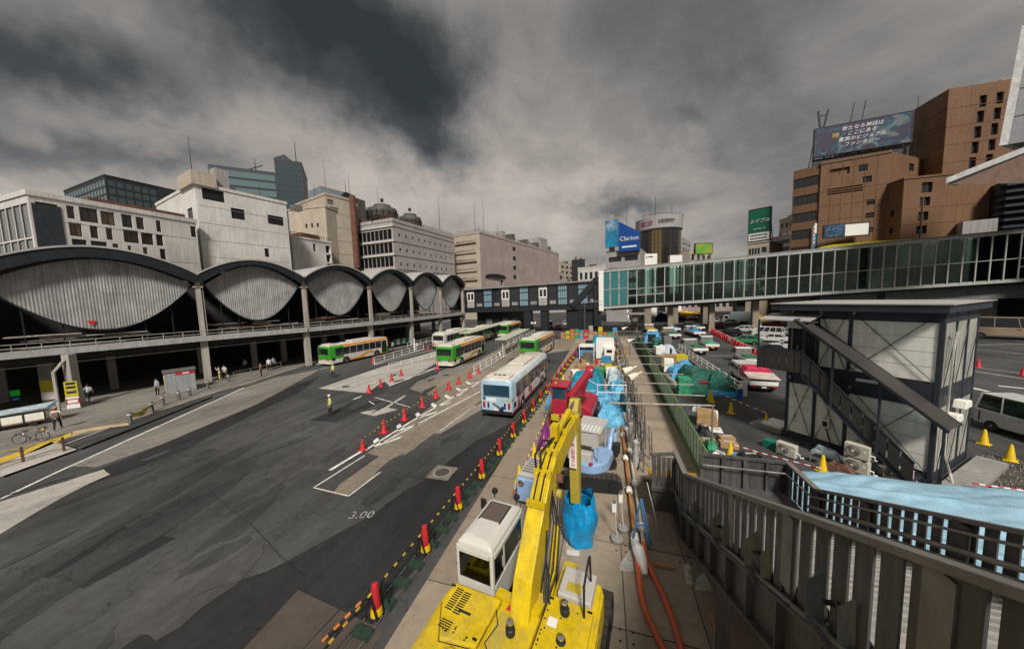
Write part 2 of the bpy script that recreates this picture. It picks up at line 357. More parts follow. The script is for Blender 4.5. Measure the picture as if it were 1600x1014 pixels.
for i in range(len(kerb_w)-1):
    a, b = kerb_w[i], kerb_w[i+1]; n = max(1, round((b-a).length/1.0)); d = (b-a).normalized()
    for j in range(n):
        p, q = a.lerp(b, j/n), a.lerp(b, (j+1)/n)
        if (p-CAM).length > 60 : continue
        MB().bar(p+d*.01+V((0, 0, .072)), q-d*.01+V((0, 0, .072)), .16, .145).build('kerb_stone', KST, kb)
YEL = pm('tactile_yellow', (.48, .33, .03), .75, var=.2, scale=2, dirt=(.2, .15, .06), dirt_amt=.5)
MB().sheet([(*G(x, y, .13)[:2], .136) for x, y in [(0, 716), (60, 694), (110, 676), (112, 681), (62, 702), (0, 724)]]).build('tactile_strip', YEL, kind='structure', fix=False)
MB().sheet([(*G(x, y, .13)[:2], .136) for x, y in [(0, 728), (80, 690), (120, 702), (20, 738), (0, 745)]]).build('pavement_slab', PALE, kind='structure', fix=False)
MB().sheet([(*G(x, y, .13)[:2], .138) for x, y in [(115, 674), (140, 669), (200, 660), (202, 664), (140, 673), (112, 682)]]).build('tactile_strip', pm('tan_strip', (.42, .30, .17), .8), kind='structure', fix=False)
MB().sheet([(*G(x, y, .13)[:2], .134) for x, y in [(88, 690), (118, 681), (200, 664), (238, 650), (330, 616), (330, 620), (235, 658), (125, 701)]]).build('pavement_slab', ASPH, kind='structure', fix=False)
# steel decking of the works lane, one plate at a time
deck = bpy.data.objects.new('works_deck', None); COL.objects.link(deck); deck['kind'] = 'structure'
PL = MB().box(-.995, .995, -1.49, 1.49, -.0, .02); plate_me = None
for ix in range(5):
    for iy in range(22):
        x = -4.55+2.02*ix; y = 3.6+3.02*iy
        if plate_me is None:
            o = PL.build('plate', PLATE, deck); plate_me = o.data
        else: o = link('plate', plate_me, deck)
        o.location = (x, y, .006+random.uniform(0, .006)); o.rotation_euler = (random.uniform(-.001, .001), random.uniform(-.001, .001), random.uniform(-.002, .002))
HOLE = MB()
for ix in range(4):
    for iy in range(12):
        for s in (-1, 1):
            for q in (.12, .42): HOLE.tube((-3.54+2.02*ix+s*.16, 5.11+3.02*iy-q+.1, .03), (-3.54+2.02*ix+s*.16, 5.11+3.02*iy-q+.1, .034), .035, 8)
HOLE.build('lifting_hole', BLACK, deck, kind='stuff')
WP = pm('worn_paint', (.42, .40, .36), .85, var=.3, dirt=(.18, .15, .12), dirt_amt=.9, dirt_scale=2.5)
for pts in ([(985, 860), (1000, 860), (1000, 895), (968, 893), (970, 880)], [(885, 805), (910, 830), (905, 870), (885, 868)], [(1068, 882), (1078, 882), (1082, 915), (1072, 912)], [(1088, 905), (1100, 895), (1115, 925), (1086, 922)]):
    MB().sheet([(*G(x, y)[:2], .036) for x, y in pts]).build('worn_paint', WP, deck, fix=False)
# steel cover plates in the asphalt at the lower left
RPL = pm('cover_plate', (.085, .068, .056), .7, .3, var=.25, scale=1, dirt=(.05, .047, .043), dirt_amt=.6)
for pts, zz in (([(375, 1020), (466, 922), (530, 952), (430, 1060)], .02), ([(532, 953), (600, 985), (540, 1080), (432, 1060)], .018)):
    b_ = [(p.x, p.y) for p in (G(x, y) for x, y in pts)]
    MB().prism(b_, .003, zz).build('cover_plate', RPL, kind='structure')
mh = thing('manhole', 'round iron manhole cover in a square concrete patch', 'manhole', (*G(691, 738)[:2], .004))
MB().lathe([(.38, 0), (.38, .012), (.33, .016)], 24).build('cover', RPL, mh); MB().lathe([(.48, 0), (.48, .010), (.39, .011)], 24).build('rim', CONC_G, mh)
MB().box(-.62, .62, -.62, .62, 0, .006).build('surround', CONC, mh)

# ================================================================ station hall on the left
HALL = [(-53.5, 1.0), (-50.3, 12.0), (-45.4, 24.8), (-40.9, 34.3), (-38.1, 43.9), (-36.3, 53.0), (-35.1, 62.3), (-34.4, 72.5)]
CORR = pm('corrugated_metal', (.33, .325, .32), .55, .35, var=.2, scale=.7, fine=8, streak=.24, dirt=(.17, .16, .155), dirt_amt=.5, dirt_scale=.6)
ROOFE = pm('roof_edge', (.016, .019, .024), .45, .3, var=.2, scale=1)
ROOFT = pm('roof_sheet', (.34, .33, .315), .6, .2, var=.15, scale=.3)
PILM = pm('pillar_paint', (.36, .33, .29), .8, var=.15, scale=.8, streak=.35, dirt=(.17, .13, .1), dirt_amt=.5)
BEAM = pm('ledge_beam', (.30, .295, .29), .65, var=.15, streak=.2)
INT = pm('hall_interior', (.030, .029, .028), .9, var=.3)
hall = thing('station_hall', 'old station hall with a row of arched roof bays and lens shaped corrugated panels', 'station', (0, 0, 0))
ZT, ZLT, ZLB, ZR, ZV = 11.6, 13.7, 7.1, 14.75, 12.9
def perp(a, b):
    d = (V((*b, 0))-V((*a, 0))).normalized(); return d, V((-d.y, d.x, 0))   # along, away from the road
vb = MB()
for i in range(len(HALL)-1):
    A, B = V((*HALL[i], 0)), V((*HALL[i+1], 0)); d, n = perp(HALL[i], HALL[i+1]); L = (B-A).length
    zr = ZR+(.4 if i < 2 else 0)
    # roof shell with a dark rim
    K = 20; out = []; inn = []
    for k in range(K+1):
        t = k/K; s_ = math.sin(PI*t)**.85
        out.append((t*L, ZV-.15+(zr-ZV+.15)*s_)); inn.append((.25+t*(L-.5), ZT+.15+(ZLT-ZT+.25)*math.sin(PI*t)))
    def w3(u, z, off): return A+d*u+n*off+V((0, 0, z))
    rim = MB(); vs = []
    for off in (-.9, .5):
        vs += [w3(u, z, off) for u, z in out]+[w3(u, z, off) for u, z in inn]
    m_ = K+1; fs = []
    for k in range(K):
        fs += [(k, k+1, m_+k+1, m_+k), (2*m_+k, 3*m_+k, 3*m_+k+1, 2*m_+k+1), (k, 2*m_+k, 2*m_+k+1, k+1), (m_+k, m_+k+1, 3*m_+k+1, 3*m_+k)]
    rim.add(vs, fs)
    roof = MB(); vs = [w3(u, z+.06, off) for off in (-1.0, 24) for u, z in out]+[w3(u, z-.12, off) for off in (-1.0, 24) for u, z in out]
    roof.add(vs, [(k, k+1, m_+k+1, m_+k) for k in range(K)]+[(2*m_+k, 3*m_+k, 3*m_+k+1, 2*m_+k+1) for k in range(K)]+[(k, 2*m_+k, 2*m_+k+1, k+1) for k in range(K)])
    ro = roof.build('roof_vault', ROOFT, hall, smooth=True)
    rim.build('roof_rim', ROOFE, ro)
    # lens panel: real corrugations
    ln = MB(); c = int(L/.11); vs = []; u0, u1 = .55, L-.45
    for k in range(c+1):
        t = k/c; u = u0+(u1-u0)*t; o_ = .25+(.03 if k % 2 else -.01)
        zt = ZT+(ZLT-ZT)*math.sin(PI*t); zb = ZT-(ZT-ZLB)*math.sin(PI*t)**.9-.02
        vs += [w3(u, zb, o_), w3(u, zt+.3*math.sin(PI*t), o_)]
    ln.add(vs, [(2*k, 2*k+2, 2*k+3, 2*k+1) for k in range(c)])
    lens = ln.build('lens_panel', CORR, hall, fix=False)
    eg = MB().path([w3(u0+(u1-u0)*k/24, ZT-(ZT-ZLB)*math.sin(PI*k/24)**.9-.05, .2) for k in range(25)], .09, 6)
    eg.build('panel_edge', ROOFE, lens)
    # dark hangers in the opening behind the panel
    hg = MB()
    for t in (.14, .3, .7, .86): hg.bar(w3(u0+(u1-u0)*t, 5.6, .6), w3(u0+(u1-u0)*t, 11, .6), .09)
    hg.build('hanger', DARK, hall)
    # ledge, railing and stacked light tubes
    MB().add([w3(u, z, o_) for u in (0, L) for o_, z in ((-.7, 5.05), (-.7, 5.6), (1.2, 5.6), (1.2, 5.05))], [(0, 1, 5, 4), (1, 2, 6, 5), (2, 3, 7, 6), (3, 0, 4, 7)]).build('ledge', BEAM, hall)
    for zz, rr in ((5.9, .035), (6.25, .035)): MB().tube(w3(0, zz, -.45), w3(L, zz, -.45), rr, 6).build('ledge_rail', PILM, hall)
    rp_ = MB(); k = int(L/1.5)
    for j in range(k+1): rp_.tube(w3(.2+(L-.4)*j/k, 5.6, -.45), w3(.2+(L-.4)*j/k, 6.27, -.45), .03, 6)
    rp_.build('rail_post', PILM, hall)
    for j in range(16):
        a_ = random.uniform(0, .55)*L; q = random.uniform(1.6, 4.2); zz = random.choice((6.35, 6.6, 6.85, 5.8)); o_ = random.uniform(.2, 1.6)
        MB().bar(w3(a_, zz, o_), w3(min(L-.3, a_+q), zz, o_), .14, .09).build('cable_tray', random.choice((PILM, STEEL, RUST, PILM)), hall)
    # lower storey: beam, ceiling, floor slab edge
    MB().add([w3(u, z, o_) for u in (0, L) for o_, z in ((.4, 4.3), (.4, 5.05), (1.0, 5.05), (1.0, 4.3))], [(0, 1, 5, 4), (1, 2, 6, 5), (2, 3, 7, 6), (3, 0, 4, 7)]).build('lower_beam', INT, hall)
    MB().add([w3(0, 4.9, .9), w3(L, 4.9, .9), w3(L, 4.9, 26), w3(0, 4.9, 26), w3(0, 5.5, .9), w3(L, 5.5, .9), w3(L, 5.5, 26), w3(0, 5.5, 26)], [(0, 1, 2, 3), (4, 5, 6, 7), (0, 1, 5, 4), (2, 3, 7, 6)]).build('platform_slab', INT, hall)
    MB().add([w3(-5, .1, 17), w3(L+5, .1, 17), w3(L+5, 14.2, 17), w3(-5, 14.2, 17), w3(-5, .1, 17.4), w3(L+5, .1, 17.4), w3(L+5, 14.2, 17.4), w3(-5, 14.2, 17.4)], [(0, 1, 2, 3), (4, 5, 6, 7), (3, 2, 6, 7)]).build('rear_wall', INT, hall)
    # lower fascia pipe
    MB().tube(w3(0, 4.15, .3), w3(L, 4.15, .3), .05, 6).build('drain_pipe', PILM, hall)
    for t, offs in ((.0, (.15,)), (.5, (5.5,)), (0., (8.,))):
        p = A+d*(L*t)+n*offs[0]
        MB().box(-.32, .32, -.3, .3, .1, 4.95, Matrix.Translation(p) @ Matrix.Rotation(math.atan2(d.y, d.x), 4, 'Z')).build('lower_pillar', CONC_G if t else PILM, hall)
    if i:
        p = A+n*-.25
        pc = MB().box(-.24, .24, -.2, .2, 5.6, 12.6, Matrix.Translation(p) @ Matrix.Rotation(math.atan2(d.y, d.x), 4, 'Z')).build('pillar', PILM, hall, bevel=.03)
        MB().box(-.42, .42, -.3, .3, 11.25, 11.4, Matrix.Translation(p) @ Matrix.Rotation(math.atan2(d.y, d.x), 4, 'Z')).build('pillar_bracket', PILM, pc)
        MB().tube(p+d*.38+V((0, 0, 5.6)), p+d*.38+V((0, 0, 12)), .06, 6).build('downpipe', PILM, pc)
# V notch gutter at the end of the vaults
p = V((*HALL[-1], 0))
MB().box(-.3, .3, -.3, .3, .1, 12.4, Matrix.Translation(p)).build('pillar', PILM, hall)
p = G(120, 637); MB().add(*(lambda b: (b.v, b.f))(MB().lathe([(.62, .1), (.42, 2.4), (.42, 5.05)], 4, (p.x, p.y, 0), Matrix.Rotation(PI/4+.4, 3, 'Z')))).build('lower_pillar', PILM, hall)
MB().lathe([(.95, .1), (.95, .32), (.8, .34)], 14, (p.x, p.y, 0)).build('pillar_base', CONC_G, hall)
MB().path([(p.x+.1, p.y-1.0, .2), (p.x+.1, p.y-1.0, 3.6), (p.x+.1, p.y-.3, 4.6)], .12, 6).build('downpipe', PILM, hall)
# red triangle marker on the first panel
tr = G(143, 502, 7.5); A, B = V((*HALL[1], 0)), V((*HALL[2], 0)); d, n = perp(HALL[1], HALL[2])
q = A+d*((B-A).length*.44)+n*.16+V((0, 0, 7.75))
MB().prism([(-.32, .25), (.32, .25), (0, -.25)], 0, .02).build('triangle_mark', pm('sign_red', (.42, .02, .03), .5), hall).matrix_world = frame_m(q, d, (0, 0, 1))
# ================================================================ buildings
FRM = pm('window_frame', (.20, .19, .18), .5, .4, var=.15)
FRD = pm('dark_frame', (.03, .03, .032), .5, .4, var=.15)
class Block:
    """A building volume measured from the two ends of its roof line; local x runs along the front, y into the building."""
    def __init__(s, name, label, a, b, z, depth, m, root=None, z0=0., cat='building', par=None):
        p0, p1 = (G(*a, z), G(*b, z)) if len(a) == 2 else (V(a), V(b))
        s.p0 = V((p0.x, p0.y, 0)); d = V((p1.x-p0.x, p1.y-p0.y, 0)); s.L = d.length; s.rz = math.atan2(d.y, d.x)
        s.z = z; s.z0 = z0; s.D = depth; s.m = m; s.h = {'f': [], 'l': [], 'r': []}; s.wins = []
        s.M = Matrix.Translation(s.p0) @ Matrix.Rotation(s.rz, 4, 'Z'); s.Mi = s.M.inverted()
        s.root = root if root is not None else thing(name, label, cat, s.p0, s.rz)
        s.sub = root is not None
        s.rm = s.root.matrix_basis.copy() if root is not None else s.M
        s.T = s.rm.inverted() @ s.M                   # block space -> root space
    def uz(s, face, px, py):
        o = s.Mi @ CAM; d = (s.Mi.to_3x3() @ ray(px, py))
        if face == 'f': t = -o.y/d.y; p = o+d*t; return p.x, p.z
        xx = 0 if face == 'l' else s.L
        t = (xx-o.x)/d.x; p = o+d*t; return p.y, p.z
    def px(s, face, x0, y0, x1, y1):
        c = [s.uz(face, x, y) for x, y in ((x0, y0), (x1, y0), (x1, y1), (x0, y1))]
        u0 = (c[0][0]+c[3][0])/2; u1 = (c[1][0]+c[2][0])/2; zz0 = (c[2][1]+c[3][1])/2; zz1 = (c[0][1]+c[1][1])/2
        return min(u0, u1), max(u0, u1), zz0, zz1
    def win(s, face, r, glass=None, frame=None, mull=(1, 1), rec=.22, pxr=True, name='window', sill=False):
        u0, u1, a, b = s.px(face, *r) if pxr else r
        W_ = s.L if face == 'f' else s.D
        u0 = max(.12, u0); u1 = min(W_-.12, u1); b = min(b, s.z-.12); a = max(a, s.z0+.1)
        if u1-u0 < .15 or b-a < .15: return
        for (c0, c1, c2, c3) in s.h[face]:
            if u0 < c1+.02 and u1 > c0-.02 and a < c3+.02 and b > c2-.02: return
        s.h[face].append((u0, u1, a, b)); s.wins.append((face, u0, u1, a, b, glass or DGLASS, frame or FRM, mull, rec, name))
    def grid(s, face, u0, u1, nu, a, b, nz, fu=.6, fz=.6, **k):
        for i in range(nu):
            for j in range(nz):
                cu = u0+(u1-u0)*(i+.5)/nu; cz = a+(b-a)*(j+.5)/nz; du = (u1-u0)/nu*fu/2; dz = (b-a)/nz*fz/2
                s.win(face, (cu-du, cu+du, cz-dz, cz+dz), pxr=False, **k)
    def F(s, face, u, z, off=0.):                     # off > 0 goes into the building
        p = {'f': V((u, off, z)), 'l': V((off, u, z)), 'r': V((s.L-off, u, z))}[face]
        return s.T @ p
    def wall(s, mb, face):
        W_ = s.L if face == 'f' else s.D; H = s.h[face]
        us = sorted({0., W_} | {round(x, 3) for h in H for x in h[:2]}); zs = sorted({s.z0, s.z} | {round(x, 3) for h in H for x in h[2:]})
        idx = {}
        def vi(i, j):
            if (i, j) not in idx: idx[(i, j)] = len(mb.v); mb.v.append(tuple(s.F(face, us[i], zs[j])))
            return idx[(i, j)]
        for i in range(len(us)-1):
            cu = (us[i]+us[i+1])/2; j = 0
            col = [h for h in H if h[0] < cu < h[1]]
            while j < len(zs)-1:
                cz = (zs[j]+zs[j+1])/2
                if any(h[2] < cz < h[3] for h in col): j += 1; continue
                k = j+1
                while k < len(zs)-1 and not any(h[2] < (zs[k]+zs[k+1])/2 < h[3] for h in col): k += 1
                mb.f.append((vi(i, j), vi(i+1, j), vi(i+1, k), vi(i, k))); j = k
        for (face_, u0, u1, a, b, *_r) in s.wins:
            if face_ != face: continue
            rec = _r[3]; c = [(u0, a), (u1, a), (u1, b), (u0, b)]; o = len(mb.v)
            mb.v += [tuple(s.F(face, u, z)) for u, z in c]+[tuple(s.F(face, u, z, rec+.06)) for u, z in c]
            mb.f += [(o+k, o+(k+1) % 4, o+4+(k+1) % 4, o+4+k) for k in range(4)]
    def finish(s, name='wall', parapet=.0, pm_=None):
        mb = MB()
        for f in 'flr': s.wall(mb, f)
        T = s.T
        mb.add([T@V((0, s.D, s.z0)), T@V((s.L, s.D, s.z0)), T@V((s.L, s.D, s.z)), T@V((0, s.D, s.z))], [(0, 1, 2, 3)])
        mb.add([T@V((0, 0, s.z)), T@V((s.L, 0, s.z)), T@V((s.L, s.D, s.z)), T@V((0, s.D, s.z))], [(0, 1, 2, 3)])
        s.wall_o = mb.build(name, s.m, s.root, fix=False)
        for (face, u0, u1, a, b, gl, fr, mull, rec, nm) in s.wins:
            fb = MB(); t = max(.05, min(.09, (u1-u0)*.06))
            def bar(x0, x1, y0, y1, pr=0.):
                c = [s.F(face, u, z, o) for o in (rec-.08-pr, rec+.04) for z in (y0, y1) for u in (x0, x1)]
                fb.add(c, [(0, 2, 3, 1), (4, 5, 7, 6), (0, 1, 5, 4), (2, 6, 7, 3), (0, 4, 6, 2), (1, 3, 7, 5)])
            bar(u0, u0+t, a, b); bar(u1-t, u1, a, b); bar(u0+t, u1-t, a, a+t); bar(u0+t, u1-t, b-t, b)
            for k in range(1, mull[0]): q = u0+(u1-u0)*k/mull[0]; bar(q-t/2, q+t/2, a+t, b-t, -.01)
            for k in range(1, mull[1]): q = a+(b-a)*k/mull[1]; bar(u0+t, u1-t, q-t/2, q+t/2, -.02)
            fo = fb.build(nm, fr, s.root)
            MB().add([s.F(face, u, z, rec) for u, z in ((u0, a), (u1, a), (u1, b), (u0, b))], [(0, 1, 2, 3)]).build('pane', gl, fo, fix=False)
        if parapet:
            pb = MB()
            for (x0, x1, y0, y1) in ((-.15, s.L+.15, -.15, .25), (-.15, s.L+.15, s.D-.25, s.D+.15), (-.15, .25, .25, s.D-.25), (s.L-.25, s.L+.15, .25, s.D-.25)):
                pb.box(x0, x1, y0, y1, s.z-.1, s.z+parapet, T)
            pb.build('parapet', pm_ or s.m, s.root)
        return s
    def part(s, mb, name, m, **k):
        mb.v = [tuple(s.T @ V(p)) for p in mb.v]; return mb.build(name, m, s.root, **k)
def antenna(bl, u, y, z, h, r=.07, m=None):
    bl.part(MB().tube((u, y, z), (u, y, z+h), r, 5, r*.4), 'antenna', m or DARK)
c1 = lambda x, y: (x/3.9925, 200+y/3.9925)            # first enlarged view
c2 = lambda x, y: (400+x/3.9925, 200+y/3.9925)
c3 = lambda x, y: (800+x/3.9925, 250+y/3.9925)
c4 = lambda x, y: (1200+x/3.9925, 100+y/3.9925)
def R(c, x0, y0, x1, y1): return (*c(x0, y0), *c(x1, y1))
# ---- white office block with scattered brown windows
b = Block('office_building', 'white office block with scattered brown windows and a glass end behind the station roof', (42, 303), (306, 348), 25., 26, WALLW)
for r in [(417, 487, 465, 565), (497, 500, 610, 588), (630, 523, 715, 605), (760, 542, 825, 620), (850, 558, 898, 632), (975, 578, 1005, 648), (433, 592, 512, 675), (563, 610, 612, 688), (663, 622, 703, 698), (772, 638, 866, 716),
          (883, 655, 956, 728), (976, 665, 1018, 735), (1190, 615, 1236, 682), (452, 695, 543, 760), (570, 708, 670, 770), (705, 722, 742, 790), (800, 735, 822, 800), (893, 745, 922, 793), (1000, 755, 1035, 822)]:
    b.win('f', R(c1, *r), glass=random.choice((BGLASS, BGLASS, DGLASS, glass('bronze_glass', (.10, .065, .03), .15))), frame=FRD, mull=(1 if r[2]-r[0] < 60 else 2, 1))
for r in [(225, 470, 362, 548), (248, 572, 385, 652), (272, 675, 405, 740)]: b.win('f', R(c1, *r), glass=WALLG, frame=WALLW, rec=1.3, name='loggia')
b.grid('l', .4, 14, 6, 5, 24, 4, .93, .95, glass=glass('reflect_glass', (.16, .165, .16), .12), frame=FRD, rec=.15)
b.finish(parapet=.6)
b.part(MB().box(.2, 2.6, -.08, .0, 4, 23.9), 'corner_cladding', NAVY)
b.part(MB().box(6, b.L-.5, 2, 8, 25.0, 26.6), 'roof_screen', RUST)
for k in range(14): b.part(MB().box(.3, b.L-.3, -.03, .0, 5.3+1.5*k, 5.34+1.5*k), 'panel_joint', WALLG) if k in (2, 5, 8, 11) else None
# ---- tall blank white block
b = Block('blank_building', 'tall blank white block with a stair tower, stained walls and few windows', (304, 288), (447, 319), 32.6, 24, WALLW)
for r in [(1443, 505, 1527, 570)]: b.win('f', R(c1, *r), glass=DARK, frame=FRD, mull=(1, 5))
b.win('f', R(c1, 1262, 385, 1398, 455), glass=DARK, frame=FRD, mull=(1, 6))
for r in [(75, 550, 172, 605), (55, 752, 82, 805)]: b.win('f', R(c2, *r), glass=DARK, frame=FRD, mull=(1, 5))
for k in range(3): b.win('f', R(c1, 1195+12*k, 615+82*k, 1238+12*k, 680+82*k), glass=glass('bronze_glass', (.1, .065, .03)), frame=FRD, mull=(2, 1))
b.grid('l', 2, 6, 1, 25, 30, 1, .7, .5, frame=FRD)
b.finish(parapet=.5)
b.part(MB().box(-.5, 3.2, -.4, 7, 32.6, 35.2), 'stair_tower', WALLB); b.part(MB().box(3.4, 5.6, .6, 3, 32.6, 37.0), 'chimney', WALLG)
for k in range(7): b.part(MB().box(.2, b.L-.2, -.03, .0, 9+3.3*k, 9.05+3.3*k), 'panel_joint', WALLG)
antenna(b, 1, 4, 35, 8); antenna(b, 12, 3, 32.6, 5); antenna(b, 17, 6, 32.6, 4)
for k in range(5): b.part(MB().box(1+4.5*k, 3+4.5*k, 3, 5, 32.6, 33.5+random.random()*1.5), 'roof_unit', STEEL)
b2 = Block('annex_building', 'lower white annex with a rusty roof railing and dark stair slots', (455, 370), (517, 380), 26.2, 20, WALLW)
b2.win('f', R(c2, 357, 722, 373, 770), frame=FRD)
for k in range(3): b2.win('f', R(c2, 436+5*k, 735+56*k, 464+5*k, 780+57*k), glass=DARK, frame=FRD, rec=1.)
b2.finish(parapet=.4)
rl = MB()
for k in range(13): rl.bar((k*b2.L/12, .2, 26.5), (k*b2.L/12, .2, 27.6), .08)
for zz in (27.1, 27.6): rl.bar((0, .2, zz), (b2.L, .2, zz), .09)
b2.part(rl, 'roof_railing', RUST); b2.part(MB().box(4, 9, 2, 6, 26.2, 28.2), 'roof_unit', RUST)
# ---- glass skyscrapers behind
GLS = glass('tower_glass', (.035, .06, .065), .1, .8); GLL = glass('tower_glass_pale', (.10, .15, .155), .18)
s1 = Block('glass_tower', 'broad teal glass tower rising behind the white office block', (100, 300), (163, 275), 75., 40, NAVY)
s1.grid('f', .5, s1.L-.5, 14, 40, 74, 9, .86, .8, glass=GLL, frame=FRD, rec=.1)  # lit left face: its light is put into the colour as paler glass
s1.grid('r', .5, 18, 6, 40, 74, 9, .9, .8, glass=GLS, frame=FRD, rec=.1); s1.finish(parapet=.8, pm_=FRD)
s1.part(MB().box(s1.L, s1.L+.4, 19, 40, 30, 75.6), 'solid_face', NAVY)
b_ = s1; s1.part(MB().box(s1.L-22, s1.L+.1, 40.2, 64, 30, 66), 'lower_wing', NAVY)
for k in range(9): s1.part(MB().box(s1.L+.12, s1.L+.22, 41+2.5*k, 42.2+2.5*k, 34, 65), 'fin', GLS)
s2 = Block('glass_tower', 'tall stepped blue glass tower with a roof mast behind the blank white block', (428, 250), (471, 256), 108., 34, NAVY)
s2.grid('f', .6, s2.L-.6, 8, 55, 107, 14, .9, .82, glass=GLS, frame=NAVY, rec=.12); s2.grid('l', 1, 20, 4, 55, 107, 14, .9, .85, glass=GLL, frame=NAVY, rec=.12); s2.finish(parapet=1., pm_=NAVY)
s2.part(MB().prism([(0, 108), (12, 108), (6, 113), (0, 110)], 1, 30, 'y'), 'sloping_crown', NAVY)
s2.part(MB().box(-36, -.5, 4, 30, 40, 101), 'lower_block', NAVY)
for k in range(10): s2.part(MB().box(-35.6, -.8, 3.7, 4, 46+5.4*k, 50+5.4*k), 'glass_band', GLL)
antenna(s2, 12, 8, 108, 18, .35); antenna(s2, -12, 8, 101, 9, .3); s2.part(MB().bar((-16, 8, 102), (-8, 8, 106), .5), 'crane_arm', DARK)
# ---- beige block
b = Block('beige_building', 'beige concrete block with a rooftop tank and a brown vertical pipe', (508, 304), (552, 315), 41., 22, WALLB)
b.win('f', R(c2, 446, 447, 484, 478), glass=STEEL, mull=(1, 5)); b.win('f', R(c2, 460, 495, 514, 535), glass=STEEL, mull=(1, 6))
b.grid('l', 2, 12, 2, 30, 39, 3, .45, .3, glass=DARK, frame=FRD); b.finish(parapet=.6)
b.part(MB().tube((8, -.6, 20), (8, -.6, 42.5), .9, 10), 'vent_pipe', RUST); b.part(MB().box(1, 11, 4, 12, 41, 44.6), 'roof_tank', pm('tank_blue', (.16, .2, .22), .6, var=.15))
b.part(MB().lathe([(1.4, 0), (1.4, .8)], 14, (8.6, 3.7, 43), Matrix.Rotation(PI/2, 3, 'X')), 'fan_ring', DARK)
for k in range(7): b.part(MB().box(.1, b.L-.1, -.05, 0, 12+4*k, 12.12+4*k), 'panel_joint', WALLG)
antenna(b, 3, 5, 44.6, 9); antenna(b, 10, 6, 44.6, 5, .12); antenna(b, 0, 6, 41, 4, .1)
bb = Block('beige_wing', 'low pale beige wing between the blank block and the beige block', (450, 329), (508, 323), 37., 14, WALLB); bb.grid('f', 5, bb.L-2, 3, 26, 34, 2, .35, .3, frame=FRD); bb.finish(parapet=.3)
STRIP = glass('strip_glass', (.008, .008, .009), .25, .25)
# ---- department store with strip windows and cooling towers
b = Block('department_store', 'department store with black strip windows, porthole rows and rooftop cooling towers', (613, 345), (709, 373), 34., 26, pm('store_wall', (.36, .325, .315), .8, var=.1, scale=.15, fine=2, streak=.22, dirt=(.22, .18, .16), dirt_amt=.4, dirt_scale=.2))
for j, (y0, y1) in enumerate(((642, 700), (738, 790), (832, 870))):
    zz = 30.0-4.6*j
    b.grid('f', 1.2, b.L-1.5, 10, zz-.6, zz+.6, 1, .26, .85, glass=BLACK, frame=FRD, rec=.25)
b.grid('f', .4, b.L-.4, 16, 15.6, 18.6, 1, .9, .9, frame=FRD, rec=.2)
b.grid('l', .6, 25.4, 14, 19.4, 32.2, 3, .93, .72, frame=FRD, rec=.3, mull=(1, 2), glass=STRIP); b.grid('l', .6, 25.4, 14, 14.8, 17.8, 1, .93, .85, frame=FRD, glass=STRIP)
b.finish(parapet=.9)
for zz in (19.2, 23.6, 27.9, 32.5):
    b.part(MB().box(-.35, -.02, -.3, 26, zz-.18, zz+.18), 'string_course', WALLW)
    b.part(MB().box(0, b.L, -.14, -.02, zz-.1, zz+.1), 'string_course', WALLG)
for k in range(1, 20): b.part(MB().box(b.L*k/20-.03, b.L*k/20+.03, -.05, 0, 19.4, 33.8), 'panel_joint', WALLG)
CT = pm('cooling_tower', (.09, .085, .075), .7, var=.2, streak=.4, dirt=(.1, .06, .04), dirt_amt=.5)
for u, y, r in ((4.5, 8, 4.6), (17.5, 7.5, 3.9)):
    ct = b.part(MB().lathe([(r*.9, 36.2), (r, 36.8), (r*1.0, 39.2), (r*.97, 39.5), (r*.62, 39.75), (r*.6, 40.7), (r*.56, 40.8), (r*.56, 40.3), (r*.1, 40.3)], 24, (u, y, 0)), 'cooling_tower', CT, smooth=True)
    fr_ = MB()
    for k in range(16): an = 2*PI*k/16; fr_.bar(b.T@V((u+math.cos(an)*r*1.05, y+math.sin(an)*r*1.05, 34)), b.T@V((u+math.cos(an)*r*1.05, y+math.sin(an)*r*1.05, 38.5)), .16)
    for zz in (35.2, 36.5, 38): fr_.path([b.T@V((u+math.cos(2*PI*k/20)*r*1.08, y+math.sin(2*PI*k/20)*r*1.08, zz)) for k in range(21)], .09, 4)
    fr_.build('tower_cage', DARK, ct); 
    MB().tube(b.T@V((u, y, 42)), b.T@V((u, y, 43)), .5, 8).build('fan_motor', DARK, ct)
rl = MB()
for k in range(27): rl.bar((k*b.L/26, .5, 34.8), (k*b.L/26, .5, 36), .09); rl.bar((.5, k, 34.8), (.5, k, 36.2), .09)
for zz in (35.4, 36): rl.bar((0, .5, zz), (b.L, .5, zz), .1); rl.bar((.5, 0, zz), (.5, 26, zz), .1)
b.part(rl, 'roof_railing', RUST); b.part(MB().box(-6, 0, 14, 22, 34, 41), 'roof_house', WALLG); b.part(MB().box(2, 6, 17, 23, 34, 44), 'lift_tower', CT)
b.part(MB().box(8, 14, 16, 22, 34, 42.5), 'roof_tank', MATS['tank_blue'])
for k in range(16):
    x, y = random.uniform(9, b.L-3), random.uniform(9, 22); b.part(MB().box(x, x+random.uniform(1, 3.5), y, y+2, 34, 34+random.uniform(1, 3.4)), 'roof_unit', random.choice((STEEL, RUST, CT, WALLG)))
for u, y, h in ((-2, 15, 16), (13, 18, 17), (15, 18, 12), (34, 6, 17)): antenna(b, u, y, 38, h-4, .12)
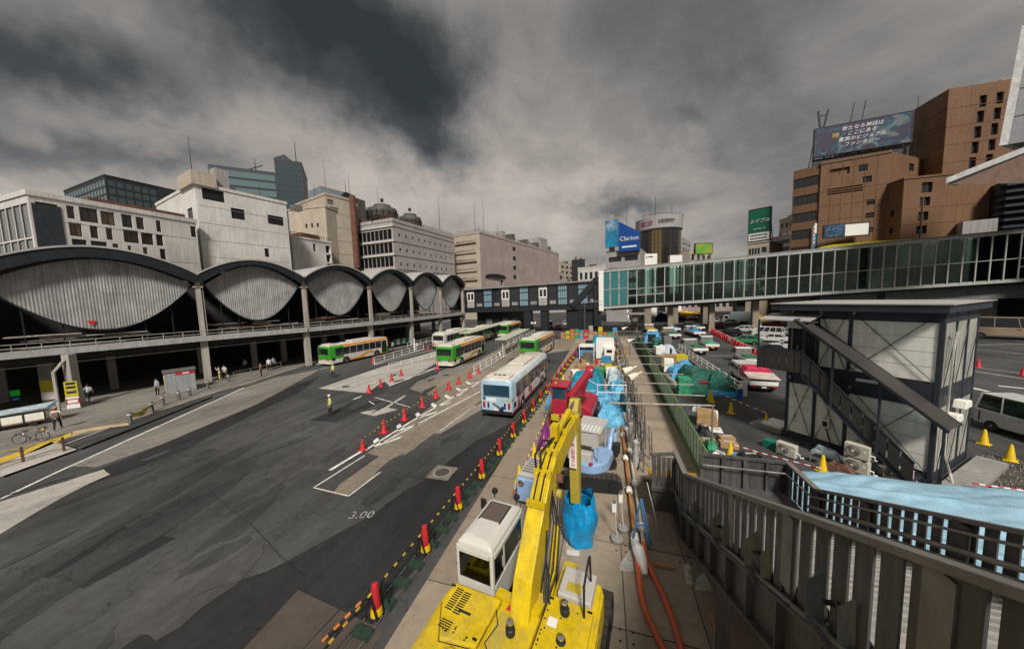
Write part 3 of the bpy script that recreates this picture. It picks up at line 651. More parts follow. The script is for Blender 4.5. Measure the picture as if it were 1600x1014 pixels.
# ---- stair tower and pinkish block beside it
b = Block('stair_block', 'beige stair tower with open landings beside the department store', (710, 370), (749, 364), 36., 16, WALLB)
for k in range(6): b.win('f', (.6, b.L-2.2, 13+3.9*k, 13.9+3.9*k), glass=DARK, rec=1.4, pxr=False, frame=WALLB, name='landing_opening')
b.finish(parapet=.4)
for k in range(6): b.part(MB().box(.2, b.L-1.8, -.5, 0, 12.6+3.9*k, 12.95+3.9*k), 'landing_slab', RUST if k % 2 else WALLB)
rl = MB()
for k in range(11): rl.bar((k*b.L/10, .3, 36.3), (k*b.L/10, .3, 37.8), .1)
for zz in (37, 37.8): rl.bar((0, .3, zz), (b.L, .3, zz), .1)
b.part(rl, 'roof_railing', STEEL)
b = Block('pink_building', 'blank pinkish grey block with rooftop plant and a dark arched opening', (749, 364), (873, 398), 36., 30, WALLP)
for j in range(4): b.win('f', (b.L*.31, b.L*.345, 18+4.6*j, 19.9+4.6*j), glass=DARK, frame=FRD, pxr=False)
b.win('f', (760, 437, 787, 450), glass=DARK, rec=1.5, frame=WALLG, name='arch_opening'); b.finish(parapet=.8)
x0, x1, za, zb = b.px('f', 758, 432, 790, 446)
b.part(MB().prism([(x0+(x1-x0)*(.5-.5*math.cos(PI*k/10)), zb-.4+1.5*math.sin(PI*k/10)) for k in range(11)], -.5, -.02, 'y'), 'arch_hood', DARK)
for k in range(18):
    u = b.L*(.28+.7*k/18); b.part(MB().box(u, u+random.uniform(1, 3.4), 2+random.random()*4, 8, 36, 37.5+random.random()*4), 'roof_unit', random.choice((STEEL, WALLG, MATS['tank_blue'], CT)))
for k in range(16): b.part(MB().lathe([(.16, 0), (.16, .3)], 6, (b.L*(.32+.04*k), .4, 36.8)), 'roof_lamp', WHITEP)
rl = MB()
for k in range(40): rl.bar((k*b.L/39, .4, 36.8), (k*b.L/39, .4, 38), .09)
for zz in (37.4, 38): rl.bar((0, .4, zz), (b.L, .4, zz), .09)
b.part(rl, 'roof_railing', STEEL)
b.part(MB().box(b.L*.78, b.L*.9, 4, 10, 36, 45), 'roof_house', WALLG); b.part(MB().lathe([(3, 0), (2.6, 2), (1.5, 3.2)], 14, (b.L*.93, 7, 36)), 'roof_dome', CT)
antenna(b, 4, 5, 36, 14, .12); antenna(b, 12, 6, 36, 17, .12); antenna(b, 22, 5, 36, 9, .1)
# ---- small buildings at the end of the street
for nm, lb, a, b_, z, dp, m, g in [('far_building', 'small cream building at the street end left of the black one', (875, 411), (896, 414), 40, 20, WALLB, (3, 5)), ('far_building', 'narrow black building at the street end', (894, 407), (914, 406), 40, 20, DARK, (2, 5)), ('far_building', 'low white building with dark windows behind the footbridge', (903, 420), (945, 416), 26, 20, WALLW, (5, 2)),
                             ('far_building', 'pale tower slab right of the cylinder tower', (1066, 374), (1079, 379), 62, 20, WALLG, (3, 7)), ('far_building', 'plain cream block beneath the small green billboard', (1078, 391), (1112, 394), 44, 20, WALLB, (4, 3)), ('far_building', 'beige apartment block behind the green billboard', (1218, 345), (1242, 338), 48, 20, WALLB, (3, 6)),
                             ('far_building', 'grey office with long window bands beside the brown block', (1200, 374), (1240, 366), 36, 20, WALLG, (1, 6)), ('far_building', 'distant grey row far down the street', (840, 425), (880, 427), 30, 20, WALLP, (6, 3)), ('far_building', 'dull brown row above the traffic under the glass bridge', (1040, 462), (1330, 452), 9.5, 20, WALLP, (26, 2)), ('far_building', 'dim grey shop row behind the footbridge columns', (700, 458), (1040, 458), 10., 15, WALLG, (24, 2))]:
    k = Block(nm, lb, a, b_, z, dp, m) if z > 12 else Block(nm, lb, (*AT(*a, 150 if 'brown' in lb else 170)[:2], 0), (*AT(*b_, 120 if 'brown' in lb else 170)[:2], 0), z, dp, m)
    k.grid('f', .5, k.L-.5, g[0], 1 if z < 12 else z*.35, z-1, g[1], .8 if g[0] == 1 else .55, .55, mull=(6, 1) if g[0] == 1 else (2, 1), frame=FRD, rec=.25)
    k.finish(parapet=.6)
    for j in range(3): x = random.uniform(.1, .7)*k.L; k.part(MB().box(x, x+k.L*.15, 3, 7, z, z+random.uniform(1.5, 3.5)), 'roof_unit', random.choice((WALLG, STEEL, RUST)))
    antenna(k, k.L*.6, 4, z, 6, .1)
# ---- advert tower and cylinder tower
BLUE = pm('sign_blue', (.004, .05, .22), .45, var=.08); CYAN = pm('sign_cyan', (.01, .17, .30), .45, var=.45, scale=.35, dirt=(.45, .48, .5), dirt_amt=.7, dirt_scale=.28)
WLET = pm('sign_white', (.62, .62, .64), .5, var=.05)
b = Block('advert_building', 'narrow building carrying a blue slanted sign and a cyan poster', (*AT(947, 386, 102)[:2], 0), (*AT(1001, 398, 97)[:2], 0), AT(975, 391, 100).z, 16, WALLG)
b.grid('f', .3, b.L-.3, 2, 8, b.z-1, 4, .8, .45, mull=(4, 1), frame=FRD, glass=DGLASS); b.finish()
x0, x1, za, zb = b.px('f', 947, 345, 967, 387); b.part(MB().box(x0, x1, -1.2, -.6, za, zb), 'poster', CYAN)
x0, x1, za, zb = b.px('f', 968, 345, 1001, 393); zc = b.px('f', 968, 366, 1001, 393)[3]
sg = b.part(MB().prism([(x0, za), (x1, za), (x1, zc), (x0, zb)], -1.4, -.4, 'y'), 'slanted_sign', BLUE)
text('Clarion', (x1-x0)*.3, WLET, b.root, frame_m(((x0+x1)/2, -1.45, za+(zc-za)*.72), (1, 0, 0), (0, 0, 1)), .05)
b.part(MB().box(x0+1, x1-1, -1.46, -1.41, za+1.1, za+1.6), 'sign_line', WLET)
b.part(MB().box(.5, 2, 2, 3.5, b.z-.2, b.z+12), 'lift_head', WALLG); antenna(b, 6, 2, b.z, 16, .1)
cyl = G(1029, 357, 52.); r_ = 32.5/FPX*(cyl-CAM).dot(FW)
ct = thing('cylinder_tower', 'round brown glass tower with a lettered sign band at its top', 'tower', (cyl.x, cyl.y, 0))
CY = glass('amber_glass', (.10, .07, .025), .14, .8); CY2 = glass('dark_amber_glass', (.02, .016, .014), .12, .8)
for k in range(40):
    a0, a1 = 2*PI*k/40+.01, 2*PI*(k+1)/40-.01; pb = MB()
    rr = r_*.97
    pb.add([(math.cos(a)*q, math.sin(a)*q, z) for a in (a0, a1) for q in (rr, rr-.3) for z in (8, 50)], [(0, 1, 5, 4), (0, 1, 3, 2), (4, 5, 7, 6), (2, 3, 7, 6)])
    pb.build('glass_panel', CY if (k//3) % 3 == 0 else CY2, ct)
for k in range(15): MB().lathe([(r_*.975, 0), (r_*.975, .18)], 40, (0, 0, 10+2.75*k)).build('floor_band', FRD, ct)
MB().lathe([(r_*1.0, 0), (r_*1.03, .4), (r_*1.03, 7.5), (r_*.98, 8)], 48, (0, 0, 49.5)).build('sign_band', WALLG, ct, smooth=True)
cd_ = math.atan2(-cyl.y, -cyl.x)
SHBAR = pm('sign_dull_blue', (.16, .22, .26), .5); RLET = pm('sign_maroon', (.25, .03, .05), .5)
for i, (st, mm, zz, sz) in enumerate((('総合学院テ', FRD, 53.6, 3.0), ('|||', RLET, 53.4, 3.4))):
    for j, chh in enumerate(st):
        a = cd_+(.08+.135*j if i == 0 else -.68+.17*j)
        pos = (math.cos(a)*r_*1.035, math.sin(a)*r_*1.035, zz)
        if i == 0: text(chh, sz, mm, ct, frame_m(pos, (-math.sin(a), math.cos(a), 0), (0, 0, 1)), .05)
        else:
            for q in (-.9, 0, .9): MB().box(q-.28, q+.28, -1.5, 1.5, -.06, .06).build('sign_bar', (RLET, SHBAR, RLET)[j], ct).matrix_basis = frame_m(pos, (-math.sin(a), math.cos(a), 0), (0, 0, 1))
MB().lathe([(r_*.5, 0), (r_*.5, 2)], 24, (0, 0, 57.5)).build('roof_drum', WALLG, ct)
rl = MB().path([(math.cos(2*PI*k/40)*r_*1.05, math.sin(2*PI*k/40)*r_*1.05, 58.6) for k in range(41)], .1, 4)
for k in range(40): rl.bar((math.cos(2*PI*k/40)*r_*1.05, math.sin(2*PI*k/40)*r_*1.05, 57), (math.cos(2*PI*k/40)*r_*1.05, math.sin(2*PI*k/40)*r_*1.05, 58.6), .08)
rl.build('roof_railing', DARK, ct)
for x, y, h in ((-5, 2, 12), (-2, 0, 16), (8, 0, 11), (-9, 3, 6)): MB().tube((x, y, 57), (x, y, 57+h), .14, 5).build('antenna', DARK, ct)
for nm, r in (('rooftop_sign', (1001, 397, 1027, 414)), ('rooftop_sign', (1047, 399, 1066, 409))):
    a = AT(r[0], r[1], 105); c_ = AT(r[2], r[1], 105); z1 = a.z; z0_ = AT(r[0], r[3], 105).z
    k = Block(nm, 'plain white rooftop hoarding left of the cylinder tower base' if r[0] == 1001 else 'plain white rooftop hoarding right of the cylinder tower base', (a.x, a.y, 0), (c_.x, c_.y, 0), z1, 1.2, WHITEP, z0=0, cat='sign')
    k.finish()
    if r[0] == 1001: MB().prism([(k.L*.3, z1-1.3), (k.L*.42, z1-1.3), (k.L*.36, z1-.7)], -.05, -.01, 'y').build('mark', FRD, k.root); MB().box(k.L*.46, k.L*.75, -.05, -.01, z1-1.2, z1-.85).build('mark', FRD, k.root)
def board(name, label, q, dist, m, th=.5, posts=0., cat='billboard'):
    """flat hoarding: q = pixel corners tl,tr,br,bl"""
    tl = AT(*q[0], dist[0]); trr = AT(*q[1], dist[1]); zt = (tl.z+trr.z)/2; zb = (AT(*q[3], dist[0]).z+AT(*q[2], dist[1]).z)/2
    d = V((trr.x-tl.x, trr.y-tl.y, 0)); L = d.length; o = thing(name, label, cat, (tl.x, tl.y, zb), math.atan2(d.y, d.x))
    MB().box(0, L, 0, th, 0, zt-zb).build('panel', m, o)
    fr = MB()
    for (x0, x1, z0, z1) in ((-.2, L+.2, -.25, 0), (-.2, L+.2, zt-zb, zt-zb+.2), (-.2, 0, 0, zt-zb), (L, L+.2, 0, zt-zb)): fr.box(x0, x1, -.06, th+.06, z0, z1)
    fr.build('frame', FRD, o)
    if posts:
        ps = MB(); n = max(2, int(L/3))
        for k in range(n+1):
            ps.bar((L*k/n, th+.3, -posts), (L*k/n, th+.3, zt-zb), .22); ps.bar((L*k/n, th+3, -posts), (L*k/n, th+.3, (zt-zb)*.6), .16)
            if k < n: ps.bar((L*k/n, th+.3, -posts), (L*(k+1)/n, th+.3, -.3), .12)
        ps.build('support', STEEL, o)
    return o, L, zt-zb
GRN = pm('sign_green', (.004, .10, .055), .5, var=.1)
o, L, h = board('billboard', 'dark green billboard with white Japanese lettering and a white phone strip', [(1171, 332), (1204, 321), (1201, 371), (1169, 379)], (92, 88), GRN, .8, posts=2)
text('エイブル', L*.25, WLET, o, frame_m((L*.5, -.08, h*.62), (1, .0, .0), (0, 0, 1)), .03, shear=.3)
text('www.able.co.jp', L*.10, WLET, o, frame_m((L*.5, -.08, h*.38), (1, 0, 0), (0, 0, 1)), .03)
MB().box(0, L, -.1, -.02, 0, h*.24).build('white_strip', WHITEP, o)
for j, s_ in enumerate(('渋谷店 03-5459-0881', '本社 03-5411-6420')): [MB().box(L*(.08+.075*q), L*(.135+.075*q), -.13, -.101, h*(.145-.1*j), h*(.195-.1*j)).build('print_block', FRD, o) for q in range(11)]
k = Block('corner_building', 'cream building with dark vertical windows under the green billboard', (*[(AT(1168, 378, 92).x, AT(1168, 378, 92).y, 0)], (AT(1201, 371, 88).x, AT(1201, 371, 88).y, 0)), AT(1185, 375, 90).z, 14, WALLB) if False else Block('corner_building', 'cream building with dark vertical windows under the green billboard', (AT(1168, 378, 92).x, AT(1168, 378, 92).y, 0), (AT(1201, 371, 88).x, AT(1201, 371, 88).y, 0), AT(1185, 376, 90).z-.6, 14, WALLB)
k.grid('f', .3, k.L*.62, 4, 6, k.z-1, 3, .85, .8, frame=FRD); k.grid('f', k.L*.66, k.L-.2, 1, 6, k.z-.6, 5, .8, .5, frame=FRD); k.finish(parapet=.2)
o, L, h = board('billboard', 'small green and orange billboard on a steel frame beyond the glass bridge', [(1087, 382), (1113, 379), (1113, 395), (1088, 397)], (130, 130), pm('sign_lime', (.12, .30, .04), .5, var=.3, scale=.2, dirt=(.5, .16, .02), dirt_amt=.9, dirt_scale=.16), .6, posts=3)
# ---- brown stepped building on the right
br = Block('brown_building', 'large stepped brown tiled building with small dark windows and a rooftop billboard', (1283, 257), (1392, 238), 39., 6, WALLBR)
br.win('f', R(c4, 385, 650, 510, 692), glass=WALLBR, rec=.5, frame=WALLBR, name='blank_recess'); br.win('f', R(c4, 565, 628, 622, 668), glass=DGLASS, frame=FRD)
for r in [(592, 700, 648, 738), (615, 845, 672, 878), (608, 928, 662, 960), (605, 1020, 660, 1050)]: br.win('f', R(c4, *r), frame=FRD, mull=(3, 1))
for k in range(4): br.win('f', R(c4, 372, 752+15*k, 590, 762+15*k), glass=DARK, frame=WALLBR, rec=.3, name='louvre_slot')
br.finish(parapet=.5)
JT = pm('tile_joint', (.12, .055, .025), .85)
for k in range(9): br.part(MB().box(0, br.L, -.04, 0, 5+3.4*k, 5.1+3.4*k), 'panel_joint', JT)
for k in range(1, 6): br.part(MB().box(br.L*k/6-.04, br.L*k/6+.04, -.045, 0, 4, 39), 'panel_joint', JT)
lf = Block('x', '', (1240, 268), (1281, 258), 39., 20, WALLBR, root=br.root)
for j in range(7): lf.win('f', (.1, lf.L-.1, 8.6+4.3*j, 11.0+4.3*j), pxr=False, frame=FRD, mull=(5, 1))
lf.finish('left_wing')
tm = G(1483, 139, 52.2)
tw = Block('x', '', (tm.x, tm.y, 0), (tm.x+30, tm.y+.0, 0), 52.2, 40, WALLBR, root=br.root)
for (xa, ya), (xb, yb) in (((1340, 200), (1180, 975)), ((1445, 180), (1285, 955))):
    for j in range(9):
        t = j/8.; x = xa+(xb-xa)*t-25*(1-t)+5; y = ya+(yb-ya)*t; tw.win('f', R(c4, x, y-4, x+44, y+68), frame=FRD, rec=.6)
tw.finish('tower')
for k in range(12): tw.part(MB().box(0, 30, -.04, 0, 5+3.9*k, 5.1+3.9*k), 'panel_joint', JT); tw.part(MB().box(-.04, 0, 0, 40, 5+3.9*k, 5.1+3.9*k), 'panel_joint', JT)
# slanting link between the low roof and the tower
q0 = br.M @ V((br.L, 0, 0)); q1 = V((tm.x, tm.y+5, 0))
md = Block('x', '', (q0.x, q0.y, 0), (q1.x, q1.y, 0), 39.2, 3, WALLBR, root=br.root)
for r in [(893, 535, 930, 578), (880, 622, 913, 668)]: md.win('f', R(c4, *r), frame=FRD, mull=(2, 2))
md.finish('link_wing')
a_, c_ = G(1373, 300, 31.8), G(1413, 280, 31.8)
pr = Block('x', '', (c_.x, c_.y, 0), (c_.x+15, c_.y+.3, 0), 31.8, 18, WALLBR, root=br.root)
for r in [(958, 738, 1026, 802), (948, 830, 1012, 884), (936, 922, 1000, 976), (925, 1010, 990, 1060)]: pr.win('f', R(c4, *r), frame=FRD, mull=(2, 1), rec=.5)
pr.grid('l', .5, 8, 2, 8, 27, 5, .3, .35, frame=FRD); pr.finish('front_wing', parapet=.3)
for k in range(7): pr.part(MB().box(-.03, 13, -.04, 0, 5+3.4*k, 5.1+3.4*k), 'panel_joint', JT)
pr.part(MB().tube((3.3, -.15, 5), (3.3, -.15, 27.5), .1, 6), 'downpipe', WALLBR)
tw.part(MB().tube((-3, 3, 39), (-3, 3, 53), .1, 5, .05), 'antenna', DARK)
for u in (9, 13): tw.part(MB().box(u, u+1.5, 1, 2, 52.2, 52.9), 'roof_unit', STEEL)
ART = pm('billboard_art', (.02, .05, .10), .5, var=.6, scale=.35, fine=1.2, dirt=(.12, .05, .10), dirt_amt=.9, dirt_scale=.25)
_n = ART.node_tree.nodes; _b = _n['Principled BSDF']; _t = ART.node_tree
_c = _n.new('ShaderNodeTexCoord'); _x = _n.new('ShaderNodeTexNoise'); _x.inputs['Scale'].default_value = .32; _x.inputs['Detail'].default_value = 7; _x.inputs['Distortion'].default_value = 1.6
_rr = _n.new('ShaderNodeValToRGB'); _t.links.new(_c.outputs['Object'], _x.inputs['Vector']); _t.links.new(_x.outputs['Fac'], _rr.inputs[0])
for p, c in ((.3, (.012, .014, .04)), (.42, (.030, .012, .035)), (.5, (.007, .022, .05)), (.58, (.01, .06, .09)), (.66, (.10, .12, .13)), (.74, (.09, .03, .025))):
    e = _rr.color_ramp.elements.new(p); e.color = (*c, 1)
_rr.color_ramp.elements[0].color = (.01, .01, .02, 1); _t.links.new(_rr.outputs[0], _b.inputs['Base Color'])
o, L, h = board('billboard', 'wide dark blue fantasy billboard with white Japanese lettering on the brown roof', [(1275, 203), (1427, 173), (1419, 219), (1270, 244)], (81, 73.9), ART, .8, posts=2.9)
for j, s_ in enumerate(('新たなる神話は', 'ここにある', '驚異のビジュアル', 'ファンタジー')): text(s_, h*.16, WLET, o, frame_m((L*.5, -.06, h*(.82-.19*j)), (1, 0, .0), (0, 0, 1)), .02, shear=.2)
text('神', h*.22, pm('sign_gold', (.4, .33, .08), .5), o, frame_m((L*.22, -.06, h*.62), (1, 0, 0), (0, 0, 1)), .02)
ps = MB()
for k in range(9): ps.bar((L*k/8, .9, -3.2), (L*k/8, .9, 0), .3)
ps.box(0, L*.95, .7, 1.0, -2.2, -.5); ps.build('lower_screen', NAVY, o)
MB().bar((1, .4, h), (.4, .4, h+4.5), .35).bar((1.6, .4, h), (2.4, .4, h+4.5), .35).bar((.6, .4, h+3.2), (2.2, .4, h+3.2), .2).build('mast', DARK, o)
for u in (.38, .5): MB().tube((L*u, .4, h), (L*u+.6, .4, h+5), .08, 4).build('antenna', DARK, o)
# signs on the brown building
def hang(name, label, q, dist, cols, txt=None, cat='sign'):
    tl = AT(*q[0], dist); trr = AT(*q[1], dist); d = V((trr.x-tl.x, trr.y-tl.y, 0)); L = d.length; zb = AT(*q[3], dist).z; H = tl.z-zb
    o = thing(name, label, cat, (tl.x, tl.y, zb), math.atan2(d.y, d.x)); z1 = H
    for i, (fr, m) in enumerate(cols):
        MB().box(0, L, 0, .5, z1-H*fr+.01, z1).build('panel', m, o); z1 -= H*fr
    return o, L, H
SRED = MATS['sign_red']
o, L, h = hang('banner_sign', 'tall narrow sign in white, green and red on the brown building corner', [(1263, 311), (1271, 309), (1271, 390), (1263, 390)], 84, [(.2, WHITEP), (.3, GRN), (.38, SRED), (.12, FRD)])
for j, ch_ in enumerate('三井住友銀行'): MB().box(L*.3, L*.7, -.03, -.002, h*(.445-.055*j), h*(.48-.055*j)).build('print_block', WLET, o)
o, L, h = hang('banner_sign', 'white and blue upright sign with a ring emblem and red side lettering', [(1274, 349), (1286, 344), (1286, 392), (1274, 392)], 78, [(.36, WHITEP), (.64, CYAN if False else pm('sign_sky', (.01, .16, .34), .5))])
MB().add(*(lambda b: (b.v, b.f))(MB().path([(L*.55+math.cos(2*PI*k/16)*L*.18, -.03, h*.82+math.sin(2*PI*k/16)*L*.18) for k in range(17)], L*.05, 5))).build('ring_emblem', GRN, o)
MB().box(-.3, 0, 0, .5, 0, h*.9).build('side_strip', WHITEP, o)
for j, ch_ in enumerate('クリニック'): MB().box(-.25, -.06, -.03, -.002, h*(.76-.14*j), h*(.84-.14*j)).build('print_block', SRED, o); MB().box(L*.3, L*.7, -.03, -.002, h*(.51-.11*j), h*(.575-.11*j)).build('print_block', WLET, o)
o, L, h = board('wall_sign', 'long low sign, dark blue left half and white right half, on the brown building', [(1289, 353), (1358, 348), (1358, 366), (1289, 371)], (74.2, 71.7), WHITEP, .4, cat='sign')
MB().box(0, L*.47, -.08, -.01, .05, h-.05).build('blue_half', pm('sign_starry', (.012, .03, .07), .5, var=.8, scale=1.2, dirt=(.1, .2, .3), dirt_amt=.8, dirt_scale=1.5), o)
YLW = pm('awning_yellow', (.42, .36, .015), .6, var=.12)
a = AT(1287, 386, 72); c_ = AT(1424, 372, 67); d = V((c_.x-a.x, c_.y-a.y, 0)); o = thing('awning', 'long sloping yellow canopy just above the glass bridge roof', 'awning', (a.x, a.y, 0), math.atan2(d.y, d.x))
zz = a.z; MB().add([(0, 0, zz-.8), (d.length, 0, zz-.8), (d.length, 0, zz+.5), (d.length*.3, 0, zz+.35), (2, 0, zz+.2)]+[(0, 6, zz-.8), (d.length, 6, zz-.8), (d.length, 6, zz+1.2), (d.length*.3, 6, zz+1.), (2, 6, zz+.7)], [(0, 1, 2, 3, 4), (5, 6, 7, 8, 9), (4, 3, 8, 9), (3, 2, 7, 8), (0, 4, 9, 5), (1, 6, 7, 2), (0, 5, 6, 1)]).build('canopy', YLW, o)
ps = MB()
for x in (.5, d.length/2, d.length-.5): ps.bar((x, 3, 0), (x, 3, zz-.8), .4)
ps.build('post', STEEL, o)
# near building edges at the right border
PANEL = pm('grey_panel', (.17, .17, .18), .5, .3, var=.1)
o = thing('panel_building', 'grey panelled building corner with a white edge cut by the right border', 'building', (0, 0, 0))
D0 = 40; pts = [AT(1597, 40, D0), AT(1561, 228, D0), AT(1575, 226, D0), AT(1612, 40, D0)]
bk = V((14, 10, 0))
MB().add([*pts, *[p+bk*.4 for p in pts]], [(0, 1, 2, 3), (7, 6, 5, 4), (0, 4, 5, 1), (1, 5, 6, 2), (2, 6, 7, 3), (3, 7, 4, 0)]).build('white_edge', pm('edge_grey', (.36, .36, .35), .5), o)
for j in range(5):
    y0, y1 = 226-44*j, 226-44*(j+1)+1.5; f = lambda y: 1575+(226-y)*.2+.8
    p4 = [AT(f(y0), y0, D0), AT(1760, y0-32, D0-2), AT(1760, y1-32, D0-2), AT(f(y1), y1, D0)]
    MB().add([*p4, *[p+bk for p in p4]], [(0, 1, 2, 3), (7, 6, 5, 4), (0, 4, 5, 1), (1, 5, 6, 2), (2, 6, 7, 3), (3, 7, 4, 0)]).build('cladding_panel', PANEL, o)
p = AT(1800, 250, D0+4); MB().box(p.x-1, p.x+8, p.y-2, p.y+8, 0, p.z).build('column', CONC_G, o)
o = thing('canopy_roof', 'thin white edged canopy with brown underside jutting in from the right border', 'canopy', (0, 0, 0))
D0 = 36; a, c_ = AT(1478, 287, D0), AT(1700, 200, D0); e_ = V((10, 9, .5))
MB().add([a, c_, c_+V((0, 0, .75)), a+V((0, 0, .6)), a+e_*.25, c_+e_, c_+e_+V((0, 0, .75)), a+e_*.25+V((0, 0, .6))], [(0, 1, 2, 3), (4, 7, 6, 5), (0, 4, 5, 1), (3, 2, 6, 7), (0, 3, 7, 4), (1, 5, 6, 2)]).build('roof_slab', pm('edge_grey', (.36, .36, .35), .5), o)
MB().add([a+V((.6, .3, -.12)), c_+V((0, .3, -.12)), c_+e_+V((0, 0, -1.6)), a+e_*.25+V((6, 0, -.4))], [(0, 1, 2, 3)]).build('soffit', pm('soffit_brown', (.1, .06, .045), .7), o)
p = c_+e_*.6+V((2, -2, 0)); MB().box(p.x-.5, p.x+.5, p.y-.5, p.y+.5, 0, p.z).build('column', CONC_G, o)
lo = Block('louvre_building', 'dark building with stacked rounded louvres at the right border', (*AT(1563, 300, 62)[:2], 0), (*AT(1720, 290, 56)[:2], 0), AT(1570, 280, 60).z, 16, DARK)
lo.finish()
for k in range(14):
    zz = 10+1.35*k
    if zz < lo.z: lo.part(MB().prism([(-.6, 0), (.2, -1.3), (lo.L, -1.5), (lo.L, -.02), (0, -.02)], zz, zz+.5), 'louvre', NAVY)
lo.part(MB().box(-4.5, -.3, -1, 4, 0, AT(1552, 338, 60).z), 'white_wing', WALLG)
# ================================================================ footbridges
class Span:
    def __init__(s, name, label, bl, br, tl, tr, dl, dr, width):
        a, b = AT(*bl, dl), AT(*br, dr); s.a = V((a.x, a.y, 0)); s.b = V((b.x, b.y, 0)); s.d = (s.b-s.a).normalized(); s.L = (s.b-s.a).length
        s.n = V((-s.d.y, s.d.x, 0)); s.zb = (a.z, b.z); s.zt = (AT(*tl, dl).z, AT(*tr, dr).z); s.w = width
        s.o = thing(name, label, 'footbridge', (0, 0, 0))
    def P(s, t, v, off=0., dz=0.):                    # t along, v from floor (0) to roof (1)
        p = s.a.lerp(s.b, t)+s.n*off; z0 = s.zb[0]+(s.zb[1]-s.zb[0])*t; z1 = s.zt[0]+(s.zt[1]-s.zt[0])*t
        return V((p.x, p.y, z0+(z1-z0)*v+dz))
    def slab(s, t0, t1, v0, v1, o0, o1, dz0=0., dz1=0., n=1):
        mb = MB()
        c = [s.P(t, v, o, dz) for o in (o0, o1) for v, dz in ((v0, dz0), (v1, dz1)) for t in (t0, t1)]
        return mb.add(c, [(0, 2, 3, 1), (4, 5, 7, 6), (0, 1, 5, 4), (2, 6, 7, 3), (0, 4, 6, 2), (1, 3, 7, 5)])
BLG = glass('blue_pane', (.17, .27, .32), .35); 
db = Span('covered_footbridge', 'dark steel footbridge with blue glazed bays crossing behind the buses', (704, 482), (936, 474), (704, 456), (936, 440), 84, 73, 4.)
db.slab(0, 1, 0, 0, -.2, 4.2, -1.3, .0).build('deck_beam', DARK, db.o); db.slab(0, 1, 1, 1, -.5, 4.5, 0, .35).build('roof', NAVY, db.o); db.slab(0, 1, 0, 1, 3.9, 4.0, 0, 0).build('rear_wall', DARK, db.o)
MB().add(*(lambda q: (q.v, q.f))(db.slab(0, 1, 1, 1, -.6, -.45, .1, .4))).build('roof_trim', pm('trim_grey', (.2, .2, .2), .6), db.o)
nb = 16
for k in range(nb):
    t0, t1 = k/nb+.004, (k+1)/nb-.004
    if k in (2, 6, 10):
        w_ = db.slab(t0, t1, .0, .38, -.05, .1).build('bay_panel', WALLG, db.o); db.slab(t0, t1, .86, 1, -.05, .1).build('bay_panel', WALLG, db.o)
        fr = MB(); 
        for a, b, c, d_ in ((t0, t1, .38, .44), (t0, t1, .80, .86), (t0, t0+.006, .44, .80), (t1-.006, t1, .44, .80), ((t0+t1)/2-.003, (t0+t1)/2+.003, .44, .8)):
            q = db.slab(a, b, c, d_, -.08, .05); fr.add(q.v, q.f)
        fr.build('window', WHITEP, db.o); db.slab(t0, t1, .44, .8, 0, .03).build('pane', DGLASS, db.o)
    else:
        q = db.slab(t0, t1, .02, .98, .02, .06).build('glazed_bay', BLG if k % 2 == 0 else DGLASS, db.o)
        if k % 2: db.slab(t0+.008, t1-.008, .05, .22, -.04, .02).build('bay_panel', WALLG, db.o)
        mu = MB()
        for j in range(1, 4): p = t0+(t1-t0)*j/4; q = db.slab(p-.0012, p+.0012, .02, .98, -.06, .02); mu.add(q.v, q.f)
        for v_ in (.3, .7): q = db.slab(t0, t1, v_-.02, v_+.02, -.05, .02); mu.add(q.v, q.f)
        mu.build('mullion', NAVY, db.o)
    db.slab(k/nb-.004, k/nb+.004, -.1, 1, -.2, .1).build('post', DARK, db.o)
db.slab(.97, 1.01, -1.05, 1.18, -.6, 4.4).build('end_wall', DARK, db.o)
MB().bar(db.P(.84, -.1, -.35), db.P(.985, 1.1, -.35), .5, 1.3).build('diagonal_brace', DARK, db.o)
db.slab(.8, 1, -2.1, -.02, .3, 4).build('lower_housing', DARK, db.o)
for t in (.02, .55, .66, .9):
    p = db.P(t, 0); MB().box(p.x-.9, p.x+.9, p.y, p.y+2.4, 0, p.z-.9).build('column', DARK, db.o)
for x_ in (.58, .6): p = db.P(x_, -.9, -.1); MB().lathe([(.02, -.1), (.3, 0), (.02, .1)], 10, p, Matrix.Rotation(PI/2, 3, 'X')).build('lamp', WHITEP, db.o)
# dark building body beneath the bridge on the left
gh = thing('bus_office', 'low dark bus office with railings under the dark footbridge', 'building', (0, 0, 0))
p = G(690, 520); MB().box(-33, -21, 78, 88, 0, 5.4).build('wall', DARK, gh); MB().box(-33.5, -20.5, 77, 89, 5.4, 5.7).build('roof', NAVY, gh)
for k in range(5): MB().box(-32.6+2.3*k, -31+2.3*k, 77.9, 77.98, 1.0, 3.6).build('window', FRM if k % 2 else DGLASS, gh)
